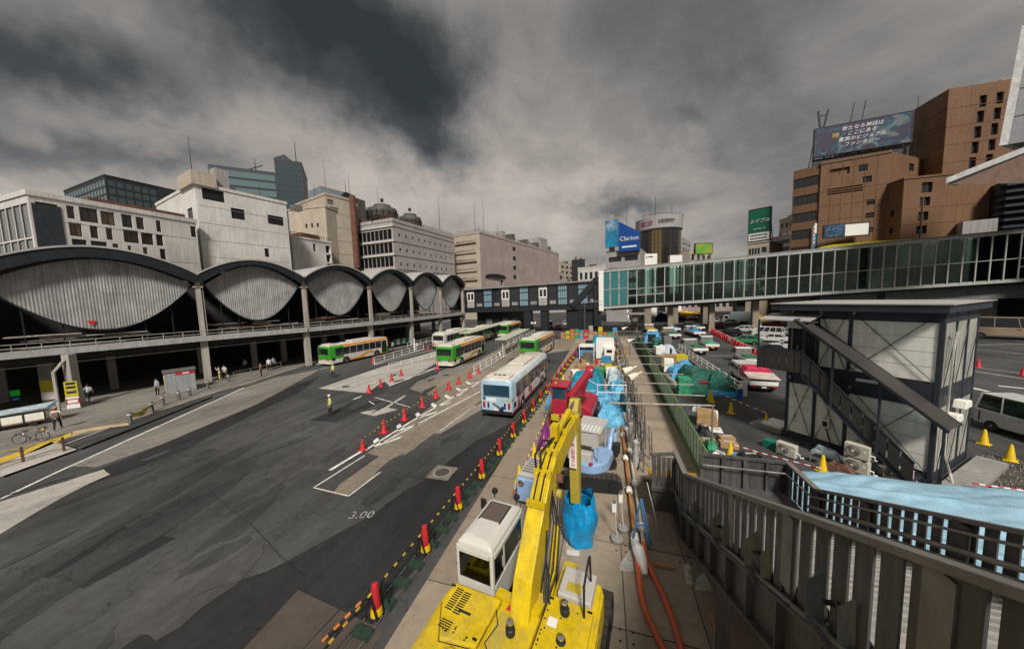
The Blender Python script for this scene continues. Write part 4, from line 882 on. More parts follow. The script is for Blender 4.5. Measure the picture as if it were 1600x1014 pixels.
# glass bridge
GB = seeglass('bridge_glass', (.60, .72, .68), .015); TEAL = glass('teal_panel', (.03, .13, .14), .25)
MULL = pm('mullion_white', (.33, .34, .32), .5, .2, var=.1)
gb = Span('glass_footbridge', 'long glazed pedestrian bridge with pale mullions crossing on the right', (940, 480), (1660, 432), (940, 424), (1660, 355), 72, 53.5, 6.)
gb.slab(-.004, 1, 0, 0, -.15, 6.2, -.45, 0).build('deck', MULL, gb.o); gb.slab(-.004, 1, 0, 0, .3, 5.8, -.9, -.45).build('deck_soffit', DARK, gb.o)
gb.slab(-.004, 1, 1, 1, -.2, 6.2, 0, .35).build('roof', pm('roof_grey', (.18, .18, .175), .6), gb.o); gb.slab(-.004, 1, .955, 1, -.18, .0).build('fascia', MULL, gb.o)
gb.slab(0, 1, 0, .02, .1, 5.9).build('floor', CONC_G, gb.o); gb.slab(-.008, .006, -.1, 1.02, -.3, 6.3).build('end_frame', WHITEP, gb.o)
nb = 40
for k in range(nb):
    t0, t1 = k/nb, (k+1)/nb
    if k < 3:
        gb.slab(t0+.002, t1-.002, .03, .95, -.02, .02).build('solid_panel', TEAL, gb.o); gb.slab(t0+.002, t1-.002, .47, .485, -.05, -.02).build('transom', MULL, gb.o)
    else:
        gb.slab(t0+.0015, t1-.0015, .03, .43, 0, .02).build('pane', GB, gb.o); gb.slab(t0+.0015, t1-.0015, .445, .95, 0, .02).build('pane', GB, gb.o)
        gb.slab(t0+.0012, t1-.0012, .43, .445, -.05, .03).build('transom', MULL, gb.o)
        if k in (3, 4, 5, 6, 37, 38, 39): gb.slab(t0+.0012, t1-.0012, .25, .27, -.05, .03).build('transom', MULL, gb.o)
    gb.slab(t0-.0012, t0+.0012, -.02, 1, -.1, .05).build('mullion', MULL, gb.o)
    gb.slab(t0+.0015, t1-.0015, .03, .95, 5.98, 6.0).build('pane', GB, gb.o) if k > 2 else None
    gb.slab(t0-.0012, t0+.0012, 0, 1, 5.95, 6.05).build('mullion', MULL, gb.o)
    if k % 3 == 0 and k > 2:
        gb.slab(t0-.002, t0+.002, 0, 1, 2.8, 3.2).build('inner_column', pm('column_teal', (.33, .42, .40), .5), gb.o)
    if k > 2: gb.slab(t0+.002, t1-.002, .02, .17, .55, .6).build('kick_panel', pm('kick_teal', (.12, .2, .19), .4), gb.o)
rl = gb.slab(.08, 1, .24, .255, .6, .68); rl.build('handrail', STEEL, gb.o)
for t in (.1, .2, .31, .42, .56, .7, .85):
    p = gb.P(t, 0, 3); MB().box(p.x-.55, p.x+.55, p.y-.55, p.y+.55, 0, p.z-.9).build('column', pm('bridge_column', (.24, .2, .155), .85, var=.2, streak=.3) if t < .5 else DARK, gb.o)
# stair coming down from the bridge junction
st = thing('bridge_stair', 'steel stair with white stringers below the junction of the two footbridges', 'stair', (0, 0, 0))
a0, a1 = AT(985, 489, 62), AT(991, 508, 58); p0 = G(984, 510); 
for sx in (0., 1.8):
    MB().bar((p0.x+sx, p0.y, .1), (p0.x+sx-.3, p0.y+9, 5.6), .22, .5).build('stringer', WHITEP, st)
for k in range(16): MB().box(p0.x+.1, p0.x+1.7, p0.y+.55*k, p0.y+.55*k+.34, .25+.34*k, .3+.34*k).build('tread', DARK, st)
la, lb_ = AT(948, 484, 69), AT(985, 500, 69)
for dz in (0, 1.1): MB().bar(la+V((0, 0, dz-1)), lb_+V((0, 0, dz)), .14).build('handrail', STEEL, st)
MB().bar(la+V((0, 0, -1.2)), lb_+V((0, 0, -.3)), .3, .5).build('side_girder', CONC_G, st)
MB().box(lb_.x-.4, lb_.x+3, lb_.y-.5, lb_.y+2.5, 4.4, 4.7).build('landing', CONC_G, st)
for x_ in (lb_.x, lb_.x+2.5): MB().box(x_-.12, x_+.12, lb_.y+.5, lb_.y+.8, 0, 4.4).build('post', DARK, st)
# elevated road behind on the right and its piers
ev = thing('elevated_road', 'grey elevated road deck with piers behind the glass bridge on the right', 'bridge', (0, 0, 0))
p = AT(1500, 465, 62)
MB().box(40, 130, 80, 92, 6.0, 9.6).build('deck', pm('road_girder', (.16, .155, .155), .8, var=.2, streak=.2), ev)
for k in range(5): MB().box(44+13*k, 46.2+13*k, 84, 88, 0, 6.0).build('pier', CONC_G, ev)
MB().box(10, 38, 96, 110, 6.8, 8.6).build('deck', pm('old_girder', (.11, .085, .07), .85), ev)
for x_ in (12, 19, 27, 35): MB().box(x_-.9, x_+.9, 98, 101, 0, 6.8).build('pier', MATS['bridge_column'] if x_ < 30 else DARK, ev)
# ================================================================ two storey site hut
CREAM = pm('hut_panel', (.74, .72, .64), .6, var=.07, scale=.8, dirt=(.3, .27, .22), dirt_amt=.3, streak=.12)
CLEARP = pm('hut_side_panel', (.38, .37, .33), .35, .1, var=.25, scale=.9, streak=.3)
hb = Block('site_hut', 'two storey prefabricated site hut with cream panels, steel bracing and an outside stair', (10.55, 22.35, 0), (14.05, 18.25, 0), 8.1, 4.7, CREAM, cat='hut')
HL = hb.L; hr = hb.root; hb.finish('wall')
def hpart(mb, name, m, par=None, **k): return mb.build(name, m, par or hr, **k)
us = [0, HL*.235, HL*.475, HL]
for u in us: hpart(MB().box(u-.07, u+.07, -.09, -.0, .1, 7.9), 'column', NAVY)
for z0, z1 in ((.05, .5), (3.45, 4.65), (7.3, 7.95)): hpart(MB().box(-.05, HL+.05, -.075, .0, z0, z1), 'floor_band', NAVY)
for (z0, z1) in ((.5, 3.45), (4.65, 7.3)):
    for i in range(3):
        for k in range(4):
            za, zb = z0+(z1-z0)*k/4, z0+(z1-z0)*(k+1)/4
            hpart(MB().box(us[i]+.08, us[i+1]-.08, -.045, 0, za+.012, zb-.012), 'wall_panel', CREAM)
        a, b_ = us[i]+.12, us[i+1]-.12
        for (p, q) in (((a, z0+.05), (b_, z1+.35)), ((a, z1+.35), (b_, z0+.05))):
            rd = hpart(MB().tube((p[0], -.12, p[1]), (q[0], -.12, q[1]), .016, 5), 'brace_rod', DARK)
            c = (V((p[0], -.12, p[1]))*.7+V((q[0], -.12, q[1]))*.3); dd = (V((q[0], 0, q[1]))-V((p[0], 0, p[1]))).normalized()
            MB().tube(c-dd*.12, c+dd*.12, .04, 6).build('turnbuckle', STEEL, rd)
            MB().box(p[0]-.05, p[0]+.05, -.14, -.08, p[1]-.08, p[1]+.08).build('bracket', STEEL, rd)
for y in (0.02, 1.55, 3.1, 4.65): hpart(MB().box(HL, HL+.09, y-.07, y+.07, .1, 7.9), 'column', NAVY)
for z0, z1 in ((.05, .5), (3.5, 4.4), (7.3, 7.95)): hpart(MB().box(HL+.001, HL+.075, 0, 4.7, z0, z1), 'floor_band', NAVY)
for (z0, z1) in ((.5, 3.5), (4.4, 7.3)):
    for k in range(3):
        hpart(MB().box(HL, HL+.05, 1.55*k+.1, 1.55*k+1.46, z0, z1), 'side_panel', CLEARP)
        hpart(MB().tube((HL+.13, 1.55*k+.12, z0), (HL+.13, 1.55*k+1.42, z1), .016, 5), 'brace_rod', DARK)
hpart(MB().path([(HL+.2, .9, 6.7), (HL+.28, .55, 6.9), (HL+.25, .45, 6.2), (HL+.22, .5, 3), (HL+.25, .45, 1.4), (HL+.4, .7, .5), (HL+.6, .3, .1)], .05, 8), 'white_pipe', pm('hut_pipe', (.40, .38, .33), .6))
for zz, yy in ((3.3, 1.6), (2.85, .5)): hpart(MB().prism([(yy, zz), (yy+.9, zz), (yy+.8, zz+.32), (yy+.1, zz+.38)], HL+.1, HL+.5, 'x'), 'vent_hood', CREAM, bevel=.04)
hpart(MB().box(-.55, HL+.35, -.95, 5.0, 7.78, 8.12), 'roof_fascia', NAVY); hpart(MB().box(-.6, HL+.45, -1.0, 5.1, 8.12, 8.17), 'roof_sheet', ROOFT)
# door, awning, upper landing and stair
hpart(MB().box(.15, us[1]-.1, -.11, -.05, 4.7, 6.7), 'door', DARK); hpart(MB().box(.1, us[1], -.6, -.1, 6.75, 7.15), 'door_hood', CREAM)
hpart(MB().add([(-.9, -1.5, 7.2), (us[1]+.2, -1.5, 7.2), (us[1]+.2, -.1, 7.5), (-.9, -.1, 7.5), (-.9, -1.5, 7.26), (us[1]+.2, -1.5, 7.26), (us[1]+.2, -.1, 7.56), (-.9, -.1, 7.56)], [(0, 1, 2, 3), (7, 6, 5, 4), (0, 1, 5, 4), (2, 3, 7, 6), (0, 3, 7, 4), (1, 2, 6, 5)]), 'awning', ROOFT)
SLAT = pm('stair_panel', (.045, .042, .04), .5, .3, var=.15, scale=1)
S0, S1 = (us[1]-.1, 4.5), (HL-.1, .15)                 # top and foot of the flight
hpart(MB().box(-.9, us[1], -1.4, -.1, 4.35, 4.5), 'landing', NAVY)
for k in range(6): hpart(MB().box(-.9+.36*k, -.58+.36*k, -1.46, -1.42, 4.4, 5.55), 'guard_panel', SLAT)
for k in range(4): hpart(MB().box(-.94, -.91, -1.4+.33*k, -1.1+.33*k, 4.4, 5.55), 'guard_panel', SLAT)
hpart(MB().bar((-.92, -1.44, 5.6), (us[1], -1.44, 5.6), .06), 'guard_rail', NAVY)
for x_ in (-.9, us[1]): hpart(MB().box(x_-.04, x_+.04, -1.5, -1.42, 4.3, 7.25), 'landing_post', NAVY)
for yy in (-1.4, -.25): hpart(MB().bar((S0[0], yy, S0[1]-.1), (S1[0], yy, S1[1]-.1), .06, .26), 'stringer', NAVY)
n = 13
for k in range(n):
    t = (k+.5)/n; x_ = S0[0]+(S1[0]-S0[0])*t; z_ = S0[1]+(S1[1]-S0[1])*t; hpart(MB().box(x_-.12, x_+.14, -1.36, -.28, z_-.02, z_+.02), 'tread', NAVY)
for k in range(10):
    t0, t1 = k/10+.006, (k+1)/10-.006
    p = [(S0[0]+(S1[0]-S0[0])*t, S0[1]+(S1[1]-S0[1])*t) for t in (t0, t1)]
    hpart(MB().add([(p[0][0], -1.44, p[0][1]+.06), (p[1][0], -1.44, p[1][1]+.06), (p[1][0], -1.44, p[1][1]+1.06), (p[0][0], -1.44, p[0][1]+1.06), (p[0][0], -1.47, p[0][1]+.06), (p[1][0], -1.47, p[1][1]+.06), (p[1][0], -1.47, p[1][1]+1.06), (p[0][0], -1.47, p[0][1]+1.06)], [(0, 1, 2, 3), (7, 6, 5, 4), (0, 4, 5, 1), (1, 5, 6, 2), (2, 6, 7, 3), (3, 7, 4, 0)]), 'guard_panel', SLAT)
hpart(MB().bar((S0[0], -1.46, S0[1]+1.12), (S1[0], -1.46, S1[1]+1.12), .06), 'guard_rail', NAVY)
CANO = pm('canopy_sheet', (.05, .045, .042), .45, .3, var=.15)
c0, c1_ = (us[1]-.35, 7.35), (HL+.75, 3.1); cn = MB(); K = 18
vs = []
for k in range(K+1):
    y = -1.75+1.5*k/K; dz = .025 if k % 2 else 0.
    vs += [(c0[0], y, c0[1]+dz), (c1_[0], y, c1_[1]+dz)]
hpart(cn.add(vs, [(2*k, 2*k+1, 2*k+3, 2*k+2) for k in range(K)]), 'stair_canopy', CANO, fix=False)
for yy in (-1.75, -.25): hpart(MB().bar((c0[0], yy, c0[1]-.05), (c1_[0], yy, c1_[1]-.05), .05, .12), 'canopy_edge', DARK)
for t in (.3, .62, .97):
    x_ = c0[0]+(c1_[0]-c0[0])*t; zt = c0[1]+(c1_[1]-c0[1])*t
    hpart(MB().box(x_-.04, x_+.04, -1.56, -1.48, max(0, S0[1]+(S1[1]-S0[1])*min(1, (x_-S0[0])/(S1[0]-S0[0]))-.2) if t < .9 else 0, zt), 'canopy_post', NAVY)
hpart(MB().box(us[2]+.35, us[2]+1.1, -.2, -.08, 4.2, 4.34), 'sign_plate', WHITEP)
hpart(MB().box(us[1]+.45, us[1]+.75, -.32, -.08, 1.35, 1.8), 'meter_box', CREAM); hpart(MB().box(us[1]+.5, us[1]+.7, -.34, -.32, 1.42, 1.72), 'meter_face', DARK)
hpart(MB().path([(us[1]+.6, -.2, 1.35), (us[1]+.75, -.2, .8), (us[1]+.95, -.25, .2)], .035, 5), 'cable', BLACK)
sp = thing('hut_step', 'pale concrete steps at the left end of the site hut', 'steps', (*(hb.M @ V((-1.2, .3, 0)))[:2], 0), hb.rz)
for k in range(3): MB().box(-.9+.35*k, .9, -.2, 1.1, .16*k, .16*k+.15).build('step', WHITEP if k == 2 else CONC_G, sp)
fnd = thing('hut_footing', 'pale concrete footing slab along the right side of the site hut', 'slab', (*(hb.M @ V((HL+.3, .2, 0)))[:2], 0), hb.rz)
MB().box(0, .9, -1.2, 5, 0.02, .22).build('slab', CONC_G, fnd)
gv = MB()
for k in range(2600):
    x_, y_ = random.uniform(14.6, 25), random.uniform(13.5, 22.0); s_ = random.uniform(.02, .07)
    if (hb.Mi @ V((x_, y_, 0))).x < HL+.3: continue
    gv.add([(x_-s_, y_-s_, .01), (x_+s_, y_-s_*.5, .01), (x_, y_+s_, .01), (x_, y_, .01+s_)], [(0, 1, 3), (1, 2, 3), (2, 0, 3)])
gr = gv.build('gravel', pm('gravel', (.14, .125, .11), .95, var=.4, scale=6, wcoord=True)); tag(gr, 'dark loose gravel beside the site hut footing', 'gravel'); gr['kind'] = 'stuff'
MB().sheet([(14.5, 13, .006), (26, 13, .006), (26, 21, .006), (16, 20.5, .006)]).build('dirt_patch', pm('dirt', (.075, .065, .055), .95, var=.5, scale=2, fine=18, bump=1., bd=.06, wcoord=True), kind='structure', fix=False)
# air conditioner units
def ac(label, loc, rz):
    o = thing('air_conditioner', label, 'air conditioner', loc, rz, 'air conditioner units by the site hut')
    MB().box(-.43, .43, -.17, .17, .05, .70).build('casing', pm('ac_cream', (.44, .41, .34), .55, var=.08), o, bevel=.02)
    fn = MB().lathe([(.255, 0), (.255, .012), (.22, .018)], 24, (-.12, -.172, .375), Matrix.Rotation(PI/2, 3, 'X')).build('fan_grille', DARK, o)
    gm = MB()
    for r_ in (.08, .13, .18, .225): gm.path([(-.12+math.cos(2*PI*k/20)*r_, -.197, .375+math.sin(2*PI*k/20)*r_) for k in range(21)], .007, 4)
    gm.build('grille_ring', MATS['ac_cream'], fn); MB().lathe([(.05, 0), (.05, .02)], 10, (-.12, -.2, .375), Matrix.Rotation(PI/2, 3, 'X')).build('hub', WHITEP, fn)
    MB().box(.24, .34, -.176, -.171, .38, .52).build('rating_label', WHITEP, o)
    for x_ in (-.3, .3): MB().box(x_-.05, x_+.05, -.2, .2, 0, .05).build('foot', DARK, o)
    MB().path([(.43, 0, .3), (.55, .02, .3), (.56, .05, .12), (.6, .3, .06)], .035, 6).build('hose', WHITEP, o)
    return o
for lb, px, z, r_ in (('cream outdoor unit standing alone left of the hut stair', (1229, 712), .0, 0), ('cream outdoor unit at the bottom of the stack of two', (1338, 738), 0., 0), ('cream outdoor unit on top of the stack of two', (1338, 738), .72, .03), ('cream outdoor unit half hidden by the blue mesh sheet', (1402, 752), .0, -.05)):
    p = G(*px); ac(lb, (p.x, p.y, z), hb.rz+r_)
# ================================================================ steel stair in the right foreground
GST = pm('grey_steel', (.098, .096, .095), .5, .35, var=.2, scale=1.2, fine=14, streak=.3, rnd=.12, dirt=(.075, .062, .052), dirt_amt=.5, dirt_scale=1.5)
GTP = pm('rail_top', (.205, .195, .18), .5, .3, var=.15, scale=2, dirt=(.16, .13, .1), dirt_amt=.4)
GPL = pm('gusset_plate', (.10, .115, .125), .4, .5, var=.2, scale=2)
fs = thing('steel_stair', 'wide grey steel stair with slatted railings descending in the right foreground', 'stair', (0, 0, 0))
XN, XF, YL, ZL, SL = 2.6, 6.25, 11.4, 1.68, .482
def dz(y): return ZL+SL*max(0., YL-y)
YT = -1.2
for x_, nm in ((XN, 'near'), (XF, 'far')):
    sx = -1 if nm == 'near' else 1
    # top rail
    for (ya, yb) in ((YT, YL), (YL, 13.05)):
        MB().bar((x_, ya, dz(ya)+1.12), (x_, yb, dz(yb)+1.12), .17, .085).build('top_rail', GTP, fs, bevel=.012)
    y = YT
    while y < 13.0:
        wd = .23 if nm == 'near' else .19; tail = .22 if nm == 'near' else .0
        y1 = y+wd
        MB().add([(x_-.012, y, dz(y)-tail+.02), (x_-.012, y1, dz(y1)-tail+.02), (x_-.012, y1, dz(y1)+1.08), (x_-.012, y, dz(y)+1.08), (x_+.012, y, dz(y)-tail+.02), (x_+.012, y1, dz(y1)-tail+.02), (x_+.012, y1, dz(y1)+1.08), (x_+.012, y, dz(y)+1.08)], [(0, 1, 2, 3), (7, 6, 5, 4), (0, 4, 5, 1), (1, 5, 6, 2), (2, 6, 7, 3), (3, 7, 4, 0)]).build('slat', GST, fs)
        y += .29 if nm == 'far' else .315
    for y in (1.1, 3.2, 5.3, 7.4, 9.5, 11.3, 12.9):
        MB().box(x_-.03 if nm == 'near' else x_-.1, x_+.1 if nm == 'near' else x_+.03, y-.13, y+.13, dz(y)-.1, dz(y)+1.07).build('rail_post', GTP if nm == 'near' else GST, fs)
    # girder: web, flanges, stiffeners
    for (ya, yb) in ((YT, YL), (YL, 13.05)):
        for off, wd, th in ((-.28, .26, .05), (-1.2, .26, .05)):
            MB().bar((x_+sx*.02, ya, dz(ya)+off), (x_+sx*.02, yb, dz(yb)+off), wd, th).build('girder_flange', GST, fs)
        MB().add([(x_, ya, dz(ya)-1.2), (x_, yb, dz(yb)-1.2), (x_, yb, dz(yb)-.26), (x_, ya, dz(ya)-.26), (x_+.02, ya, dz(ya)-1.2), (x_+.02, yb, dz(yb)-1.2), (x_+.02, yb, dz(yb)-.26), (x_+.02, ya, dz(ya)-.26)], [(0, 1, 2, 3), (7, 6, 5, 4), (0, 4, 5, 1), (1, 5, 6, 2), (2, 6, 7, 3), (3, 7, 4, 0)]).build('girder_web', GST, fs)
    for k in range(13):
        y = .3+k*1.0
        MB().box(x_+sx*.13, x_, y-.012, y+.012, dz(y)-1.17, dz(y)-.31).build('stiffener', GST, fs)
# gussets, kick pipe and cable clips along the near side
for k in range(6):
    y = 2.2+k*1.75
    MB().add([(XN-.03, y, dz(y)-.2), (XN-.12, y+.1, dz(y)-.22), (XN-.12, y+.12, dz(y)+.18), (XN-.05, y, dz(y)+.42), (XN-.03, y+.015, dz(y)-.2), (XN-.12, y+.115, dz(y)-.22), (XN-.12, y+.135, dz(y)+.18), (XN-.05, y+.015, dz(y)+.42)], [(0, 1, 2, 3), (7, 6, 5, 4), (0, 4, 5, 1), (1, 5, 6, 2), (2, 6, 7, 3), (3, 7, 4, 0)]).build('gusset', GPL, fs)
    y += .5
    MB().add([(XN-.03, y, dz(y)-.25), (XN-.16, y+.1, dz(y)-.25), (XN-.16, y+.12, dz(y)+.25), (XN-.03, y, dz(y)+.55), (XN-.03, y+.015, dz(y)-.25), (XN-.16, y+.115, dz(y)-.25), (XN-.16, y+.135, dz(y)+.25), (XN-.03, y+.015, dz(y)+.55)], [(0, 1, 2, 3), (7, 6, 5, 4), (0, 4, 5, 1), (1, 5, 6, 2), (2, 6, 7, 3), (3, 7, 4, 0)]).build('gusset', GPL, fs)
    MB().box(XN-.2, XN-.03, y-.36, y, dz(y)-.16, dz(y)-.13).build('clip_plate', GST, fs)
    MB().tube((XN-.16, y-.2, dz(y)+.3), (XN+.05, y-.2, dz(y)+.3), .03, 6).build('bolt', BLACK, fs)
for ya, yb in ((YT, 5.), (5., 9.2), (9.2, YL), (YL, 13)): MB().bar((XN-.09, ya+.02, dz(ya)-.22), (XN-.09, yb-.02, dz(yb)-.22), .05).build('kick_rail', GTP, fs)
k = 0; y = YL
while y > YT:
    MB().box(XN+.03, XF-.03, y-.32, y, dz(y)-.0+.0, dz(y)+.03).build('tread', CONC_G if k % 9 else GTP, fs); MB().box(XN+.03, XF-.03, y-.325, y-.315, dz(y)-.0, dz(y)+.17).build('riser', GST, fs)
    MB().box(XN+.03, XF-.03, y-.04, y+.0, dz(y)+.031, dz(y)+.04).build('nosing', pm('nosing', (.4, .38, .34), .5, .4), fs); y -= .3; k += 1
MB().box(XN+.02, XF-.02, YL, 13.05, ZL-.12, ZL).build('landing', GST, fs); MB().box(1.75, XN+.02, 12.9, 15, ZL-.12, ZL).build('landing', GST, fs) if False else None
x_ = 3.5
while x_ < XF-.1: MB().box(x_, x_+.19, 13.02, 13.045, ZL, ZL+1.06).build('slat', GST, fs); x_ += .2
for x_ in (3.5, 4.2, 4.9, 5.6, 6.25): MB().box(x_-.04, x_+.04, 12.93, 13.02, ZL, ZL+1.07).build('rail_post', GST, fs)
MB().bar((3.45, 13.03, ZL+1.12), (XF+.08, 13.03, ZL+1.12), .15, .08).build('top_rail', GST, fs)
hp = [(3.5, 12.75, ZL+.85), (6.05, 12.75, ZL+.85), (6.1, 11.4, ZL+.88), (6.1, 9, dz(9)+.9), (6.1, 4, dz(4)+.9), (6.1, YT, dz(YT)+.9)]
MB().path(hp, .028, 8).build('handrail', STEEL, fs, smooth=True)
for zz, r_ in ((.32, .06), (.55, .05), (.14, .09)): MB().tube((XF-.2, YT, dz(YT)+zz), (XF-.2, YL, dz(YL)+zz), r_, 8).build('conduit', STEEL, fs)
x_ = 1.72
while x_ < XN-.1: MB().box(x_, x_+.15, 12.6, 12.625, ZL-.15, ZL+1.06).build('slat', GST, fs); x_ += .17
MB().bar((1.68, 12.61, ZL+1.1), (XN, 12.9, ZL+1.1), .15, .08).build('top_rail', GST, fs); MB().box(1.7, XN, 12.5, 12.75, ZL-.3, ZL-.15).build('girder_flange', GST, fs); MB().box(1.75, XN, 12.6, 12.63, ZL-1.15, ZL-.3).build('girder_web', GST, fs)
for k in range(9): MB().box(1.75, 3.4, 13.1+.3*k, 13.42+.3*k, ZL-.2-.18*k, ZL-.15-.18*k).build('tread', PLATE, fs)
for x_, y in ((XN+.1, 12.8), (XF-.1, 12.8), (XN+.1, 8), (XF-.1, 8), (XN+.1, 4), (XF-.1, 4)): MB().box(x_-.12, x_+.12, y-.12, y+.12, 0.03, dz(y)-1.15 if dz(y) > 1.3 else .5).build('leg', GST, fs)
yb_ = thing('yellow_cart', 'orange yellow steel skip tucked under the stair landing', 'skip', (0, 0, 0))
q = G(1050, 785); MB().prism([(-.9, 0), (.9, 0), (1.0, .8), (-1.0, .8)], -.4, .4, 'y').build('tray', pm('skip_orange', (.42, .22, .015), .55, dirt=(.15, .08, .02)), yb_).location = (q.x+.15, q.y+.6, .1)
for s_ in (-.6, .6): MB().lathe([(.1, -.05), (.1, .05)], 12, (q.x+.15+s_, q.y+.6, .1), Matrix.Rotation(PI/2, 3, 'X')).build('wheel', BLACK, yb_)
# blue mesh sheet spread over the frame on the far side of the stair
from mathutils import noise as mn
NX, NY = 80, 150; ms = MB(); vs = []
for j in range(NY+1):
    for i in range(NX+1):
        u, v_ = i/NX, j/NY; x_ = 6.75+u*(10.6+2.2*v_); y = 3.2+v_*(12.9+.8*u)
        z_ = 1.35-.25*u+.10*mn.noise((x_*.35, y*.5, 3))+.13*abs(mn.noise((x_*.45+y*.3, y*1.5-x_*.6, 7)))+.02*mn.noise((x_*3, y*3, 1))
        dd = math.hypot(x_-12.5, y-9.0); z_ -= .5*math.exp(-dd*dd/.35); z_ += .10*math.exp(-abs((y-9.)-.25*(x_-12.5))*5)*math.exp(-abs(x_-12.5)*.5)
        z_ += sum(a*math.exp(-((y-yc-sl*(x_-9))/wd)**2) for yc, sl, wd, a in ((13.2, -.10, .16, .10), (12.0, -.22, .12, .12), (10.6, -.05, .2, .09), (9.3, .06, .12, .10), (14.6, -.04, .12, .07), (7.6, .1, .18, .1), (6.0, .03, .12, .08))); e = min(u, 1-u, v_, 1-v_); z_ -= .35*math.exp(-e*28)
        vs.append((x_, y, z_))
ms.add(vs, [(j*(NX+1)+i, j*(NX+1)+i+1, (j+1)*(NX+1)+i+1, (j+1)*(NX+1)+i) for j in range(NY) for i in range(NX)])
MESHB = pm('blue_mesh', (.24, .39, .48), .7, var=.14, scale=.5, fine=5, bump=.4, bd=.03, dirt=(.12, .26, .37), dirt_amt=.45, dirt_scale=1.1)
_t = MESHB.node_tree; _nn = _t.nodes; _c = _nn.new('ShaderNodeTexCoord'); _w1 = _nn.new('ShaderNodeTexChecker'); _w1.inputs['Scale'].default_value = 22
_t.links.new(_c.outputs['Object'], _w1.inputs['Vector']); _bp = _nn.new('ShaderNodeBump'); _bp.inputs['Strength'].default_value = .5; _bp.inputs['Distance'].default_value = .01; _t.links.new(_w1.outputs['Fac'], _bp.inputs['Height']); _t.links.new(_nn['Principled BSDF'].inputs['Normal'].links[0].from_socket, _bp.inputs['Normal']); _t.links.new(_bp.outputs[0], _nn['Principled BSDF'].inputs['Normal'])
mo = thing('mesh_sheet', 'large pale blue safety mesh sheet stretched beside the steel stair', 'sheet', (0, 0, 0))
ms.build('mesh', MESHB, mo, smooth=True)
for x_, y in ((7, 4), (7, 15.5), (12, 15.2), (17, 14.8), (17, 4), (12, 4), (7, 10), (17, 10)): MB().box(x_-.05, x_+.05, y-.05, y+.05, 0, .95).build('frame_post', STEEL, mo)
# ================================================================ green fence along the walkway
FG = seeglass('fence_sheet', (.2, .3, .22), .0) if False else pm('fence_sheet', (.44, .64, .50), .5, var=.15, scale=1.5, rnd=.12, dirt=(.12, .22, .08), dirt_amt=.5, dirt_scale=1.2)
FGF = pm('fence_frame', (.10, .24, .07), .6, var=.2, scale=2, dirt=(.2, .2, .06), dirt_amt=.5, dirt_scale=2); FGD = pm('fence_net', (.02, .13, .07), .7, var=.2, scale=2)
fn = thing('green_fence', 'long green panel fence between the plated walkway and the yard', 'fence', (0, 0, 0))
fa, fb_ = V((4.35, 14.2, 0)), V((5.7, 62, 0)); n = 26
for k in range(n):
    a, b_ = fa.lerp(fb_, k/n), fa.lerp(fb_, (k+1)/n); d = (b_-a).normalized()
    MB().bar(a+d*.03+V((0, 0, 1.08)), b_-d*.03+V((0, 0, 1.08)), .02, 1.36).build('panel', FG if k < 14 else FGD, fn)
    MB().bar(a+d*.03+V((0, 0, .22)), b_-d*.03+V((0, 0, .22)), .05, .34).build('foot_board', FGF, fn)
    MB().box(a.x-.03, a.x+.03, a.y-.03, a.y+.03, 0.02, 1.82).build('post', FGF, fn)
    MB().bar(a+V((0, 0, 1.79)), b_+V((0, 0, 1.79)), .05, .05).build('top_rail', FGF, fn)
    if k < 12:
        for t in (.33, .66): p = a.lerp(b_, t); MB().box(p.x-.025, p.x-.012, p.y-.012, p.y+.012, .4, 1.76).build('stud', FGF, fn)
# ================================================================ scaffold screen with cables along the works lane
sf = thing('scaffold', 'tangled steel scaffold screen with cables between works lane and walkway', 'scaffold', (0, 0, 0))
SP = pm('scaffold_pipe', (.25, .235, .215), .45, .7, var=.25, scale=3, dirt=(.14, .08, .04), dirt_amt=.5, dirt_scale=3)
y = 16.2; prev = None; k = 0
while y < 60:
    x_ = 1.85+random.uniform(-.08, .08); h_ = random.uniform(2.2, 3.1)
    MB().tube((x_, y, .03), (x_+random.uniform(-.06, .06), y, h_), .035, 6).build('pole', SP, sf)
    MB().tube((x_+.45, y+.3, .03), (x_+.4, y+.3, h_-.6), .03, 6).build('pole', SP, sf)
    if prev:
        MB().tube((prev[0], prev[1], .3), (x_, y, prev[2]-.3), .022, 5).build('diagonal', SP, sf); MB().tube((prev[0], prev[1], prev[2]-.4), (x_, y, .4), .022, 5).build('diagonal', SP, sf)
        for zz in (.9, 1.9): MB().tube((prev[0]+.04, prev[1], zz), (x_+.04, y, zz), .028, 5).build('ledger', SP, sf)
        for q in range(3):
            za, zb = random.uniform(.6, 2.4), random.uniform(.6, 2.4); m_ = V(((prev[0]+x_)/2+random.uniform(-.3, .2), (prev[1]+y)/2, min(za, zb)-random.uniform(.2, .6)))
            MB().path([(prev[0]-.1, prev[1], za), tuple(m_), (x_-.1, y, zb)], random.choice((.015, .022)), 5).build('cable', random.choice((BLACK, SP, BLACK, WHITEP)), sf)
        MB().path([(x_-.3+random.uniform(-.1, .1), y-random.uniform(0, 1.2), .06), (x_-.15, y-.6, random.uniform(.3, 1.3)), (x_-.2, y-.1, .1)], .03, 5).build('cable', random.choice((SP, BLACK)), sf)
    if k % 2 == 0 and y < 40: MB().lathe([(.16, .05), (.18, .3), (.15, 1.1), (.17, 1.4), (.06, 1.5)], 10, (x_-.32, y+.5, 0)).build('wrapped_bundle', pm('bundle_grey', (.3, .29, .27), .8, var=.3, scale=5), sf)
    prev = (x_, y, h_); y += 1.15; k += 1
for i, yy in enumerate((19.2, 21.5, 24, 27, 30.5, 34.5, 39, 44, 50, 57)):
    MB().tube((1.3 if i else .2, yy, 2.5), (5.9 if i else 5.9, yy+(.5 if i == 0 else 0), 2.55), .035 if i else .05, 6).build('cross_pole', PILM, sf)
